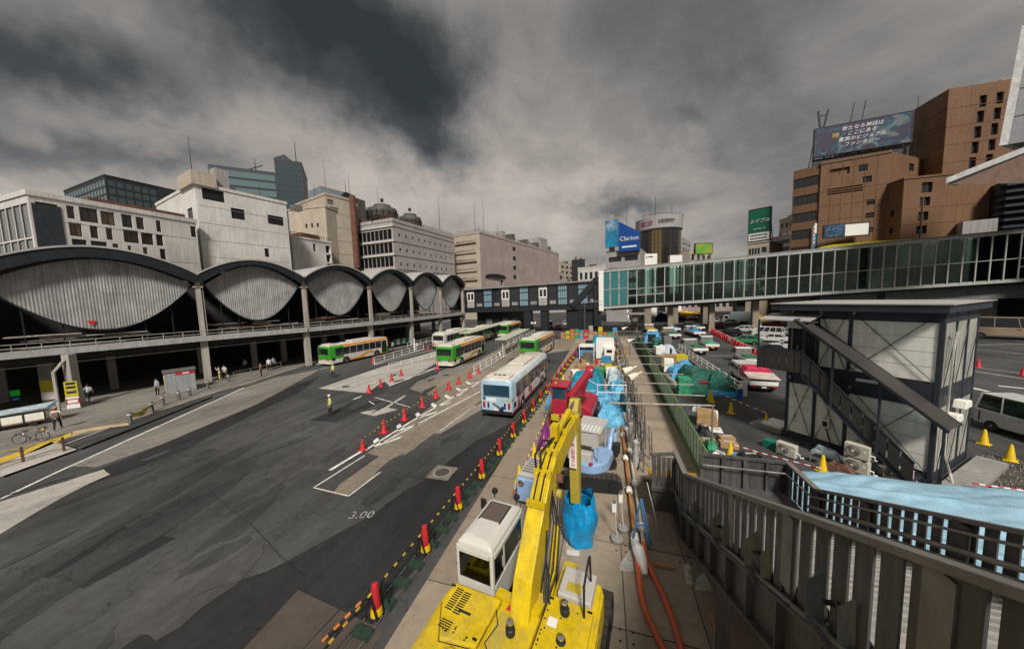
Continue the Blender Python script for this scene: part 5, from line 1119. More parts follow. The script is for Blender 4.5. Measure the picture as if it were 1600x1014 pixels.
MB().tube((5.8, 19.65, 0), (5.8, 19.65, 2.6), .05, 6).build('pole', STEEL, sf)
def flood(label, p, d, s=1.):
    o = thing('floodlight', label, 'floodlight', p, 0, 'floodlights on the scaffold'); o.scale = (s,)*3; d = V(d).normalized(); M = d.to_track_quat('Z', 'Y').to_matrix().to_4x4()
    MB().lathe([(.03, -.26), (.1, -.24), (.14, -.1), (.17, .08), (.19, .24), (.2, .27), (.17, .27), (.02, .2)], 16, (0, 0, 0), M.to_3x3()).build('lamp_shade', pm('lamp_cream', (.55, .51, .42), .5, var=.1), o, smooth=True)
    MB().tube(M @ V((0, 0, -.2)), M @ V((0, 0, -.5)), .05, 8).build('arm', MATS['lamp_cream'], o); MB().tube((0, 0, -.1), (0, 0, -1.6), .04, 6).build('stand', SP, o)
for lb, px, z_, d in (('upper cream floodlight of the near pair on the scaffold', (981, 578), 3.9, (-.8, -.35, -.3)), ('lower cream floodlight of the near pair on the scaffold', (989, 588), 3.75, (-.75, -.5, -.3)), ('small cream floodlight halfway along the scaffold', (984, 532), 3.6, (-.8, -.3, -.3)), ('small cream floodlight at the far end of the scaffold', (975, 513), 3.8, (-.8, -.3, -.3))):
    q = G(*px, z_); flood(lb, q, d, 1.35 if 'pair' in lb else 1.2)
# ================================================================ pipes and hoses on the deck
pp = thing('pipe_run', 'pair of long service pipes, one orange brown and one pale, along the scaffold', 'pipes', (0, 0, 0))
OPI = pm('pipe_orange', (.36, .15, .035), .5, var=.25, scale=2, dirt=(.2, .1, .05)); WPI = pm('pipe_pale', (.42, .37, .31), .55, var=.2, scale=2)
for x_, m, y0, y1 in ((.98, OPI, 10.6, 34), (1.26, WPI, 11.2, 32)):
    y = y0
    while y < y1: MB().tube((x_+(y-10)*.006, y, .2), (x_+(y+3.9-10)*.006, y+3.9, .2), .065, 10).build('pipe', m, pp, smooth=True); y += 4
    y = y0+.8
    while y < y1:
        MB().lathe([(.08, -.2), (.14, -.1), (.12, .05), (.15, .12), (.09, .2)], 9, (x_+(y-10)*.006, y, .2), Matrix.Rotation(PI/2, 3, 'X')).build('joint_wrap', WHITEP, pp); MB().box(x_-.1, x_+.12, y-.05, y+.05, .02, .14).build('saddle', RUST, pp); y += 2.3+random.random()
MB().add(*(lambda b: (b.v, b.f))(MB().path([(.95, 11.1, .25), (1.05, 10.7, .3), (1.12, 10.3, .22), (1.18, 10.0, .06)], [.12, .2, .17, .1], 9))).build('rag_wrap', WHITEP, pp)
RH = pm('hose_red', (.52, .10, .035), .45, var=.15, scale=2)
for lb, pts in (('red ribbed hose, left one of the pair, bending towards the viewer', [(.98, 10.5, .2), (.98, 9.8, .14), (1.02, 8.9, .1), (1.3, 8.0, .1), (1.6, 7.2, .1), (2.1, 6.2, .1)]), ('red ribbed hose, right one of the pair, running beside the stair', [(1.26, 11.2, .2), (1.32, 10.4, .14), (1.62, 9.3, .1), (1.78, 8.2, .1), (1.78, 7.0, .1), (1.7, 5.8, .1)])):
    P_ = [V(p) for p in pts]; sm = []
    for i in range(len(P_)-1):
        a, b_, c, d = P_[max(i-1, 0)], P_[i], P_[i+1], P_[min(i+2, len(P_)-1)]
        for k in range(8):
            t = k/8; sm.append(.5*((2*b_)+(c-a)*t+(2*a-5*b_+4*c-d)*t*t+(3*b_-a-3*c+d)*t**3))
    o = MB().path(sm, .085, 10).build('hose', RH, None, smooth=True); tag(o, lb, 'hose', 'red hoses on the deck')
# small timber, weighted sign stands, loose bars
TIM = pm('timber', (.30, .19, .09), .8, var=.2, scale=3)
for lb, a, b_, wd in (('long pale plank lying on the deck beside the stair foot', (1108, 962), (1135, 1030), .12), ('short timber block next to the hose ends', (1022, 884), (1052, 889), .14)):
    p, q = G(*a), G(*b_); o = MB().bar((p.x, p.y, .08), (q.x, q.y, .08), wd, .08).build('timber', TIM); tag(o, lb, 'timber')
for lb, px, in (('grey weighted stand with a pale pole, nearer one by the blue bag', (964, 846)), ('grey weighted stand with a pale pole, farther one by the blue bag', (974, 829))):
    p = G(*px); o = thing('weighted_stand', lb, 'stand', (p.x, p.y, .03), 0, 'weighted pole stands')
    MB().lathe([(.2, 0), (.23, .04), (.23, .13), (.19, .18), (.05, .19)], 18).build('weight', CONC_G, o, smooth=True); MB().tube((0, 0, .15), (-.1, .1, 1.5), .022, 6).build('pole', WPI, o)
    MB().box(-.16, -.02, .05, .08, 1.05, 1.4).build('plate', WHITEP, o); MB().box(-.14, -.04, .03, .12, 1.4, 1.5).build('clamp', STEEL, o)
o = thing('trestle', 'blue painted steel trestle leaning over the pipes', 'trestle', (*G(1005, 860)[:2], .03))
TB = pm('trestle_blue', (.06, .16, .30), .5, var=.2)
for a, b_ in (((-.35, .1, 0), (-.1, .3, 1.5)), ((.2, .1, 0), (-.05, .5, 1.55)), ((.3, .3, 0), (0, .6, 1.5)), ((-.2, .2, .7), (.15, .3, .75))): MB().bar(a, b_, .05).build('bar', TB, o)
o = thing('prop_bar', 'pale steel prop leaning between pipes and stair landing', 'prop', (*G(1032, 842)[:2], .03)); MB().tube((0, 0, 0), (-.35, 1.0, 1.5), .025, 6).build('tube', STEEL, o); MB().lathe([(.07, 0), (.07, .02)], 8).build('foot', STEEL, o)
# ================================================================ vehicles
TYRE = pm('tyre', (.014, .014, .014), .8, var=.2); RIM = pm('rim', (.26, .26, .25), .4, .7, var=.15)
REDL = pm('tail_lens', (.30, .01, .01), .25, var=.05); AMB = pm('amber_lens', (.5, .2, .01), .3); HEADL = glass('head_lens', (.4, .42, .42), .1)
PLW = pm('number_plate', (.55, .55, .52), .5, var=.05); PLY = pm('number_plate_yellow', (.6, .42, .02), .5, var=.05)
BWIN = glass('bus_window', (.012, .014, .016), .05, .6); BWINB = glass('bus_window_blue', (.015, .045, .075), .06, .7)  # blue version carries the white bus's bluish window reflection in its colour
RXW = Matrix.Rotation(PI/2, 3, 'Y')
def wheel(par, x, y, r, w):
    t = MB().lathe([(r*.6, -w/2), (r*.93, -w/2), (r, -w*.35), (r, w*.35), (r*.93, w/2), (r*.6, w/2)], 20, (x, y, r), RXW).build('wheel', TYRE, par, smooth=True)
    s = 1 if x > 0 else -1
    MB().lathe([(r*.62, 0), (r*.6, .03), (r*.34, -.02), (r*.2, .05), (r*.01, .06)], 16, (x+s*(w/2-.02), y, r), RXW if s > 0 else Matrix.Rotation(-PI/2, 3, 'Y')).build('rim', RIM, t, smooth=True)
class NT:                                             # small shader expression helper on object coordinates
    def __init__(s, name, rough=.35, coat=.3):
        s.m = bpy.data.materials.new(name); s.m.use_nodes = True; s.t = s.m.node_tree; s.n = s.t.nodes; s.b = s.n['Principled BSDF']
        s.b.inputs['Roughness'].default_value = rough; s.b.inputs['Coat Weight'].default_value = coat; s.b.inputs['Coat Roughness'].default_value = .15
        c = s.n.new('ShaderNodeTexCoord'); q = s.n.new('ShaderNodeSeparateXYZ'); s.t.links.new(c.outputs['Object'], q.inputs[0]); s.x, s.y, s.z = q.outputs; s.co = c.outputs['Object']
    def op(s, o, a, b=0.):
        n = s.n.new('ShaderNodeMath'); n.operation = o
        for i, v in enumerate((a, b)):
            if isinstance(v, (int, float)): n.inputs[i].default_value = v
            else: s.t.links.new(v, n.inputs[i])
        return n.outputs[0]
    def gt(s, a, b): return s.op('GREATER_THAN', a, b)
    def lt(s, a, b): return s.op('LESS_THAN', a, b)
    def both(s, *a):
        r = a[0]
        for q in a[1:]: r = s.op('MULTIPLY', r, q)
        return r
    def noise(s, sc, d=4):
        n = s.n.new('ShaderNodeTexNoise'); n.inputs['Scale'].default_value = sc; n.inputs['Detail'].default_value = d; s.t.links.new(s.co, n.inputs['Vector']); return n.outputs['Fac']
    def paint(s, base, layers):
        cur = None
        for mask, col in layers:
            m = s.n.new('ShaderNodeMix'); m.data_type = 'RGBA'; s.t.links.new(mask, m.inputs[0])
            if cur is None: m.inputs[6].default_value = (*base, 1)
            else: s.t.links.new(cur, m.inputs[6])
            m.inputs[7].default_value = (*col, 1); cur = m.outputs[2]
        g = s.n.new('ShaderNodeMapRange'); s.t.links.new(s.noise(1.7, 5), g.inputs[0]); g.inputs[1].default_value = .3; g.inputs[2].default_value = .7; g.inputs[3].default_value = .82; g.inputs[4].default_value = 1.08
        v = s.n.new('ShaderNodeVectorMath'); v.operation = 'SCALE'; s.t.links.new(cur, v.inputs[0]); s.t.links.new(g.outputs[0], v.inputs['Scale']); s.t.links.new(v.outputs[0], s.b.inputs['Base Color']); return s.m
CRM = (.52, .50, .44)
q = NT('livery_green'); wav = q.op('ADD', .62, q.op('MULTIPLY', q.op('SINE', q.op('MULTIPLY', q.y, 1.05)), .42)); ORA = (.55, .22, .008); GR = (.035, .25, .02)
LIV_G = q.paint(CRM, [(q.both(q.lt(q.op('ABSOLUTE', q.op('SUBTRACT', q.z, wav)), .17), q.gt(q.y, -2.4), q.lt(q.y, 4)), ORA), (q.both(q.lt(q.z, .62), q.gt(q.y, -2.2), q.lt(q.y, .6)), ORA), (q.both(q.gt(q.z, 2.55), q.gt(q.y, -3.0)), (.52, .20, .02)), (q.both(q.gt(q.z, .95), q.lt(q.y, -3.0)), GR),
                       (q.both(q.gt(q.z, .6), q.gt(q.y, 3.9), q.lt(q.z, 1.45)), GR), (q.both(q.lt(q.z, .6), q.gt(q.y, 3.9)), (.55, .36, .01)), (q.both(q.gt(q.z, 2.86), q.lt(q.op('ABSOLUTE', q.x), 1.13)), (.50, .47, .40)), (q.lt(q.z, .36), (.03, .03, .03))])
q = NT('livery_white'); nz = q.noise(1.3, 3)
LIV_W = q.paint((.34, .48, .58), [(q.both(q.gt(q.op('ABSOLUTE', q.x), 1.2), q.gt(q.y, -5.2)), (.56, .54, .53)), (q.both(q.gt(nz, .56), q.gt(q.op('ABSOLUTE', q.x), 1.2), q.lt(q.z, 1.5)), (.30, .05, .09)), (q.both(q.gt(q.z, 2.9), q.lt(q.op('ABSOLUTE', q.x), 1.1)), (.55, .52, .45)), (q.lt(q.z, .56), (.22, .02, .04)), (q.lt(q.z, .36), (.02, .02, .02))])
q = NT('livery_pale'); LIV_P = q.paint((.50, .49, .45), [(q.both(q.lt(q.z, 1.3), q.gt(q.noise(1.1), .53)), (.45, .36, .08)), (q.lt(q.z, .4), (.03, .03, .03))])
def bus(label, loc, rz, liv, L=11., win=None, rear_sign=False, group='city buses'):
    o = thing('city_bus', label, 'bus', loc, rz, group); h = L/2; win = win or BWIN
    sec = [(-1.25, .32), (-1.25, 2.55), (-1.2, 2.82), (-1.08, 2.94), (-.6, 2.99), (.6, 2.99), (1.08, 2.94), (1.2, 2.82), (1.25, 2.55), (1.25, .32)]
    bd = MB()
    def ring(y, k, zc): return [(x*k, y, .32+(z-.32)*zc) for x, z in sec]
    bd.loft([ring(-h, .965, .955), ring(-h+.05, .99, .98), ring(-h+.18, 1, 1), ring(h-.3, 1, 1), ring(h-.08, .985, .98), ring(h, .95, .93)])
    body = bd.build('body', liv, o, smooth=True)
    yy = -h+.55; n = 7; st = (L-2.4)/n
    for s in (-1, 1):
        for k in range(n):
            y0 = -h+.95+st*k; tp = 2.48
            MB().box(s*1.252-.004, s*1.252+.004, y0+.03, y0+st-.03, 1.38, tp).build('side_window', win, o)
            MB().box(s*1.258-.004, s*1.258+.004, y0+.05, y0+st-.05, 2.05, 2.085).build('window_bar', BLACK, o)
        MB().box(s*1.254-.004, s*1.254+.004, h-1.35, h-.35, .45, 2.45).build('door', win, o)
        for yw in (-h+2.6, h-2.4):
            MB().lathe([(.60, -.004), (.60, .004)], 24, (s*1.249, yw, .48), RXW).build('wheel_arch', BLACK, o); wheel(o, s*1.16, yw, .48, .26)
        MB().box(s*1.252-.006, s*1.252+.006, -h+.4, -h+.9, .75, 1.15).build('side_grille', DARK, o)
    rw = MB().box(-1.05, 1.05, -h-.012, -h+.03, 1.72, 2.55).build('rear_window', win, o, bevel=.03)
    MB().box(-1.1, 1.1, -h-.006, -h+.03, 1.66, 1.71).build('window_bar', BLACK, rw)
    MB().box(-1.0, 1.0, h-.02, h+.012, 1.2, 2.7).build('windscreen', win, o)
    for s in (-1, 1):
        MB().box(s*1.0-.09, s*1.0+.09, -h-.02, -h+.02, .78, 1.18).build('tail_light', REDL, o); MB().box(s*1.0-.09, s*1.0+.09, -h-.02, -h+.02, 1.2, 1.3).build('indicator', AMB, o)
        MB().box(s*.66-.07, s*.66+.07, -h-.014, -h+.02, .78, 1.2).build('rear_vent', DARK, o); MB().path([(s*1.1, h-.05, 2.5), (s*1.38, h+.22, 2.45), (s*1.4, h+.25, 1.95)], .025, 5).build('mirror_arm', BLACK, o); MB().box(s*1.4-.1, s*1.4+.1, h+.2, h+.28, 1.75, 2.1).build('mirror', BLACK, o)
    MB().box(-1.2, 1.2, -h-.05, -h+.06, .34, .60).build('bumper', BLACK if liv != LIV_G else pm('bumper_cream', CRM, .5), o, bevel=.02)
    MB().box(-.2, .2, -h-.06, -h-.05, .62, .78).build('number_plate', PLW, o)
    MB().box(-.75, .75, -1.2, 2.6, 2.985, 3.2).build('roof_unit', pm('roof_cream', (.50, .47, .40), .55, var=.1), o, bevel=.06); MB().box(-.95, .95, -h+.35, -h+1.5, 2.975, 3.10).build('roof_unit', MATS['roof_cream'], o, bevel=.05)
    if liv == LIV_W:
        for x_ in (-.36, 0, .36): MB().lathe([(.05, 0), (.14, .0), (.14, .02), (.05, .02)], 14, (x_, -h+.9, 3.10)).build('vent_ring', BLACK, o)
    MB().lathe([(.3, 0), (.28, .05)], 16, (0, -h+3.0, 2.985)).build('roof_hatch', MATS['roof_cream'], o)
    return o
b1_ = bus('white and pale blue bus with cream roof beside the cone line', (-7.55, 27.4, 0), rad(-2.4), LIV_W, 11.9, BWINB)
for nm, x_, z_, w_, m in (('wheelchair_badge', -.98, 1.5, .22, BLUE), ('sticker', -.4, 1.42, .8, WHITEP), ('sticker', .85, 1.45, .2, YLW), ('sticker', .55, .85, .35, BLUE), ('sticker', .3, .72, .5, DARK)):
    MB().box(x_-w_/2, x_+w_/2, -5.965, -5.952, z_-min(w_, .22)/2, z_+min(w_, .22)/2).build(nm, m, b1_)
MB().bar((-.3, -5.965, 1.15), (.25, -5.965, .85), .02, .16).build('sticker', STEEL, b1_)
bus('green and orange bus in the middle lane, rear towards the viewer', (-20.1, 41.7, 0), rad(-1), LIV_G, 11.)
bus('green and orange bus standing under the station edge', (-37.75, 39.9, 0), rad(-9), LIV_G, 10.6)
bus('green bus partly hidden behind the white bus', (-10.1, 48.3, 0), rad(-5.5), LIV_G, 10.8)
bus('pale bus with yellow patches behind the middle green bus', (-28.6, 55, 0), rad(-2), LIV_P, 10.5)
bus('green bus at the far stop behind the pale bus', (-25.4, 62, 0), rad(-2), LIV_G, 10.5)
bus('farthest green bus under the stop roof', (-22, 72, 0), rad(-2), LIV_G, 10.5)
# ---------------------------------------------------------------- cars
def car(kind, paint, label, loc, rz, group='cars in the traffic', nm='car'):
    o = thing(nm, label, 'car', loc, rz, group)
    if kind == 'sedan':
        L, W_, pr = 4.5, 1.7, [(-2.25, .3), (-2.25, .75), (-2.15, .92), (-1.45, .98), (1.0, .95), (2.0, .78), (2.25, .6), (2.25, .3)]; gl = [(-1.75, .95), (1.15, .93), (.35, 1.42), (-1.15, 1.42)]
    elif kind == 'van':
        L, W_, pr = 4.7, 1.72, [(-2.35, .3), (-2.38, 1.05), (-2.3, 1.15), (1.3, 1.1), (2.15, .95), (2.35, .6), (2.35, .3)]; gl = [(-2.3, 1.12), (1.75, 1.02), (.95, 1.92), (-2.1, 1.95)]
    elif kind == 'bigvan':
        L, W_, pr = 5.2, 1.88, [(-2.6, .35), (-2.62, 1.15), (-2.55, 1.25), (1.7, 1.2), (2.4, 1.05), (2.6, .65), (2.6, .35)]; gl = [(-2.55, 1.22), (2.1, 1.14), (1.3, 2.1), (-2.4, 2.15)]
    else:
        L, W_, pr = 7.0, 2.05, [(-3.5, .4), (-3.52, 1.35), (-3.45, 1.45), (3.1, 1.4), (3.45, 1.1), (3.5, .7), (3.5, .4)]; gl = [(-3.45, 1.42), (3.3, 1.35), (2.75, 2.55), (-3.3, 2.6)]
    w2 = W_/2
    MB().prism(pr, -w2, w2, 'x').build('body', paint, o, bevel=.07)
    b0, b1, t1, t0 = gl; ti = w2-.18
    g = MB().add([(-w2+.05, b0[0], b0[1]), (w2-.05, b0[0], b0[1]), (w2-.05, b1[0], b1[1]), (-w2+.05, b1[0], b1[1]), (-ti, t0[0], t0[1]), (ti, t0[0], t0[1]), (ti, t1[0], t1[1]), (-ti, t1[0], t1[1])], [(0, 1, 5, 4), (1, 2, 6, 5), (2, 3, 7, 6), (3, 0, 4, 7), (4, 5, 6, 7)]).build('glasshouse', BWIN, o)
    MB().box(-ti-.03, ti+.03, t0[0]-.06, t1[0]+.06, t0[1]-.03, t0[1]+.05).build('roof', paint, o, bevel=.03)
    pl = MB(); np_ = 3 if kind == 'sedan' else 5
    for s in (-1, 1):
        for k in range(np_):
            t = k/(np_-1); pl.bar((s*(w2-.045), b0[0]+(b1[0]-b0[0])*t, b0[1]+(b1[1]-b0[1])*t), (s*(ti+.005), t0[0]+(t1[0]-t0[0])*t, t0[1]), .06, .09)
    pl.build('pillar', paint, o)
    if kind in ('bigvan', 'minibus', 'van'):
        for s in (-1, 1): MB().box(s*w2-.012, s*w2+.012, b0[0]+.2, b0[0]+.26, .5, 1.1).build('door_seam', BLACK, o); MB().box(s*w2-.02, s*w2+.02, -.3, 0., b0[1]-.18, b0[1]-.12).build('door_handle', BLACK, o)
    for s in (-1, 1):
        for yw in (pr[0][0]+.85, -pr[0][0]-.8): wheel(o, s*(w2-.09), yw, .33 if kind != 'minibus' else .4, .2)
        MB().box(s*(w2-.2)-.13, s*(w2-.2)+.13, pr[0][0]-.04, pr[0][0]+.03, .68, .86).build('tail_light', REDL, o); MB().box(s*(w2-.28)-.15, s*(w2-.28)+.15, -pr[0][0]-.06, -pr[0][0]+.02, .58, .74).build('headlight', HEADL, o)
        MB().box(s*(w2+.08)-.08, s*(w2+.08)+.08, b1[0]-.75, b1[0]-.65, b1[1]+.02, b1[1]+.16).build('mirror', paint, o)
    MB().box(-.17, .17, pr[0][0]-.05, pr[0][0]-.03, .5, .62).build('number_plate', PLW, o)
    return o
def cp(name, c, rough=.3): return pm(name, c, rough, .1, var=.06, scale=1, coat=.5)
CW, CS, CB, CR_, CG, CGO = cp('car_white', (.58, .58, .56)), cp('car_silver', (.30, .31, .31)), cp('car_black', (.012, .013, .015)), cp('car_red', (.28, .015, .02)), cp('car_green', (.04, .22, .09)), cp('car_champagne', (.30, .235, .165))
FWD, BCK = rad(-8), rad(172)
car('sedan', CG, 'green sedan waiting beside the red barrier row', (22.6, 61.2, 0), rad(62)); car('sedan', CB, 'black sedan ahead of the green sedan', (24, 72, 0), rad(50)); car('sedan', CB, 'black sedan nearest the site hut beside the red barriers', (21.4, 50.5, 0), rad(60))
car('sedan', CW, 'white sedan right of the green sedan', (27.4, 63.5, 0), rad(62)); car('sedan', CW, 'white sedan behind the black sedan by the hut', (26, 55.5, 0), rad(60)); car('sedan', CS, 'silver sedan by the grey box truck', (29.4, 100.5, 0), rad(70)); car('sedan', CS, 'grey sedan in front of the silver sedan near the box truck', (31.8, 96, 0), rad(60))
car('van', CW, 'white van seen from behind left of the red car', (32.6, 83.5, 0), rad(-12)); car('sedan', CR_, 'red sedan next to the white van', (38, 88.5, 0), rad(40)); mb_ = car('minibus', CGO, 'champagne coloured minibus on the right hand road', (61.8, 68.6, 0), rad(-128), nm='minibus'); mb_['category'] = 'minibus'; mb_.scale = (1.3,)*3
car('bigvan', CW, 'large white van at the right border beside the hut', (23.6, 24.2, 0), rad(-172), nm='van')['category'] = 'van'
FARL = ['white', 'silver', 'black', 'red']; k = 0
for i in range(17):
    x_ = 20+2.9*(i % 6)+random.uniform(-.5, .5); y = 112+9*(i//6)+random.uniform(-1.5, 1.5); c = (CW, CS, CB, CW, CR_, CS)[(i*5) % 6]
    car('van' if i % 3 == 0 else 'sedan', c, (['nearest', 'middle', 'farthest'][i//6]+' row of the distant traffic, '+['first', 'second', 'third', 'fourth', 'fifth', 'last'][i % 6]+' vehicle from the left'), (x_, y, 0), rad(random.uniform(-20, 10)), 'distant traffic under the bridge')
for x_, y, c, kd, lb in ((-15, 88, CW, 'van', 'white van beyond the dark footbridge columns'), (-11.5, 96, CS, 'sedan', 'silver car beyond the dark footbridge columns'), (-12, 84, CR_, 'sedan', 'red car beyond the dark footbridge columns')): car(kd, c, lb, (x_, y, 0), rad(5))
# ---------------------------------------------------------------- trucks
TNET = pm('cargo_net', (.03, .10, .05), .8, var=.4, scale=4, bump=.6)
def lump(o, name, m, x0, x1, y0, y1, z, h, seed, par=True):
    nx, ny = 22, 24; vs = []
    for j in range(ny+1):
        for i in range(nx+1):
            u, v = i/nx, j/ny; e = min(1, 5*min(u, 1-u, v, 1-v)); zz = z+h*(e**.6)*(.66+.42*mn.noise((u*2.6+seed, v*3, seed))+.10*abs(mn.noise((u*7, v*7+seed, 2)))+.04*mn.noise((u*16, v*16, seed)))
            vs.append((x0+(x1-x0)*u+.04*mn.noise((u*8, v*8, seed+5)), y0+(y1-y0)*v+.04*mn.noise((u*8, v*8, seed+9)), max(z, zz)))
    n0 = len(vs)
    mb = MB().add(vs, [(j*(nx+1)+i, j*(nx+1)+i+1, (j+1)*(nx+1)+i+1, (j+1)*(nx+1)+i) for j in range(ny) for i in range(nx)])
    mb.add([(x0, y0, z), (x1, y0, z), (x1, y1, z), (x0, y1, z)], [(3, 2, 1, 0)])
    return mb.build(name, m, o, smooth=True, fix=False)
def truck(label, loc, rz, load=None, L=4.7, W_=1.75, cabl=1.3, plate=PLW, double=False, crane=None):
    o = thing('flatbed_truck', label, 'truck', loc, rz, 'work trucks in the yard'); h = L/2; w2 = W_/2; cb = h-cabl
    MB().prism([(cb, .45), (cb, 1.85), (h-.35, 1.85), (h-.04, 1.15), (h, .9), (h, .45)], -w2+.03, w2-.03, 'x').build('cab', CW, o, bevel=.05)
    MB().box(-w2+.15, w2-.15, cb-.012, cb, 1.2, 1.72).build('rear_window', BWIN, o); MB().add([(-w2+.12, h-.33, 1.78), (w2-.12, h-.33, 1.78), (w2-.12, h-.05, 1.2), (-w2+.12, h-.05, 1.2)], [(0, 1, 2, 3)]).build('windscreen', BWIN, o, fix=False)
    for s in (-1, 1):
        nwin = 2 if double else 1
        for k in range(nwin):
            a = cb+.12+(cabl-.35)*k/nwin; b = a+(cabl-.35)/nwin-.08; MB().box(s*(w2-.03)-.01, s*(w2-.03)+.01, a, b-.05, 1.15, 1.68).build('side_window', BWIN, o); MB().box(s*(w2-.03)-.02, s*(w2-.03)+.02, a, a+.15, 1.02, 1.07).build('door_handle', BLACK, o)
        MB().box(s*(w2+.1)-.07, s*(w2+.1)+.07, h-.3, h-.22, 1.15, 1.5).build('mirror', BLACK, o)
        for yw in (-h+1.0, h-.75): wheel(o, s*(w2-.12), yw, .36, .22)
        MB().box(s*w2-.02, s*w2+.02, -h, cb-.06, .72, 1.08).build('side_board', WHITEP, o); MB().box(s*(w2-.25)-.16, s*(w2-.25)+.16, -h-.03, -h, .52, .66).build('tail_light', REDL, o)
    MB().box(-w2, w2, -h, cb-.06, .62, .70).build('bed', STEEL, o); MB().box(-w2, w2, -h-.03, -h, .72, 1.06).build('tailgate', WHITEP, o); MB().box(-w2+.1, w2-.1, -h+.1, h-.4, .4, .6).build('chassis', BLACK, o); MB().box(-.18, .18, -h-.06, -h-.03, .48, .62).build('number_plate', plate, o); MB().box(-w2+.05, w2-.05, cb-.1, cb-.05, .7, 1.75).build('headboard', STEEL, o)
    if load: lump(o, 'load_cover', load, -w2+.06, w2-.06, -h+.06, cb-.15, .8, .55, random.random()*9)
    if crane: MB().path([(0, cb-.3, .7), (0, cb-.3, 2.2), (.2, -h+1.2, 2.3), (.25, -h+.9, 1.9)], .1, 6).build('loader_crane', crane, o); MB().box(-.35, .35, cb-.6, cb-.15, .7, 1.5).build('crane_base', crane, o)
    return o
TBL = pm('tarp_blue', (.05, .24, .44), .5, var=.3, scale=2, fine=3, bump=1., bd=.12); TGR = pm('tarp_green', (.03, .24, .12), .55, var=.3, scale=2, fine=3, bump=1., bd=.12)
truck('white flatbed truck with a dark net over its load, farthest left in the yard', (12.6, 68.5, 0), rad(4), TNET, 6., 2.1, 1.5); truck('white flatbed truck with a low dark green load nearest the barrier', (12.6, 51.6, 0), rad(7), TNET, 5., 1.9, 1.3); truck('small white truck with a bright green cover and yellow number plate', (15.6, 55.4, 0), rad(-3), TGR, 4.6, 1.75, 1.2, PLY); truck('white crane truck with a blue folding arm', (17.6, 72, 0), rad(5), TBL, 6., 2.1, 1.5, crane=pm('crane_blue', (.05, .16, .36), .45))
t = truck('white double cab truck with a red cover parked left of the site hut', (13.4, 34.6, 0), rad(-4), None, 6., 2.0, 2.7, double=True)
MB().box(-.98, .98, -.25, .2, .8, 1.9).build('load_frame', TIM, t); MB().prism([(-1.02, .9), (-1.02, 1.55), (-.8, 1.95), (.8, 1.95), (1.02, 1.55), (1.02, .9)], -1.6, -.15, 'y').build('red_cover', pm('cover_red', (.42, .02, .07), .55, var=.2, scale=2), t, bevel=.05)
MB().add([(-1.15, -3.1, 1.32), (1.15, -3.1, 1.3), (1.1, -1.62, 1.55), (-1.1, -1.62, 1.55), (-1.15, -3.1, 1.26), (1.15, -3.1, 1.24), (1.1, -1.62, 1.49), (-1.1, -1.62, 1.49)], [(0, 1, 2, 3), (7, 6, 5, 4), (0, 4, 5, 1), (1, 5, 6, 2), (2, 6, 7, 3), (3, 7, 4, 0)]).build('pale_cover', WPI, t)
o = thing('box_truck', 'grey green box truck in the traffic behind the parked cars', 'truck', (34, 97.5, 0), rad(70))
MB().box(-1.15, 1.15, -3.2, 1.5, .8, 3.3).build('cargo_box', pm('box_grey', (.16, .20, .195), .6, var=.15), o); MB().prism([(1.6, .5), (1.6, 2.5), (2.9, 2.4), (3.2, 1.5), (3.2, .5)], -1.05, 1.05, 'x').build('cab', CS, o, bevel=.05); MB().box(-1.06, 1.06, 1.9, 2.7, 1.5, 2.2).build('cab_window', BWIN, o); MB().box(-.9, .9, -3.1, 3, .5, .8).build('chassis', BLACK, o)
for s in (-1, 1):
    for yw in (-2, 2.3): wheel(o, s*1., yw, .45, .25)
# yard clutter: heaps under covers, barrier, awning
def heap(name, label, px, m, w_, d_, h_, z=0., seed=1., cat='tarpaulin', grp=None, rz=0.):
    p = G(*px); o = thing(name, label, cat, (p.x, p.y, z), rz, grp); lump(o, 'cover', m, -w_/2, w_/2, -d_/2, d_/2, 0.02, h_, seed)
    rp_ = MB().path([(-w_/2*.9, -d_*.1, .1), (-w_*.2, -d_*.06, h_*.78), (w_*.2, 0, h_*.8), (w_/2*.9, .1, .1)], .015, 4); rp_.build('rope', WPI, o); return o
YTP = pm('tarp_amber', (.42, .25, .02), .6, var=.3, scale=1); PTP = pm('tarp_pale', (.35, .42, .46), .5, var=.3, scale=2, fine=3, bump=1., bd=.12); DGN = pm('net_dark_green', (.012, .085, .06), .75, var=.5, scale=3, fine=6, bump=1., bd=.1)
heap('covered_heap', 'amber sheeted heap behind the parked trucks', (1076, 498), YTP, 9, 5, 3.2, 0, 2.2); heap('covered_heap', 'dark blue sheeted heap left of the amber one', (1045, 501), pm('tarp_navy', (.02, .05, .13), .5, var=.4, scale=1), 9, 4, 3, 0, 4.1); heap('covered_heap', 'amber sheeted heap beside the white van', (1182, 501), YTP, 7, 4, 2.2, 0, 3.3)
heap('covered_heap', 'pale sheeted stack by the worker behind the green fence', (1040, 552), PTP, 2.6, 3.5, 1.5, 0, 5.2); heap('covered_heap', 'blue sheeted heap at the left of the dark green netting', (1066, 585), TBL, 3.2, 5, 1.4, 0, 6.1); heap('covered_heap', 'large dark green netted heap beside the white guard rail', (1094, 602), DGN, 3.6, 6, 2.0, 0, 7.7); heap('covered_heap', 'rounded dark green netted heap at the near end of the guard rail', (1120, 609), DGN, 2.2, 3., 2.1, 0, 1.9); heap('covered_heap', 'crumpled bright blue sheet lying by the yellow cones', (1128, 617), pm('tarp_bright', (.01, .24, .46), .45, var=.3, scale=2, fine=3, bump=1., bd=.1), 2.6, 1.2, .45, 0, 8.)
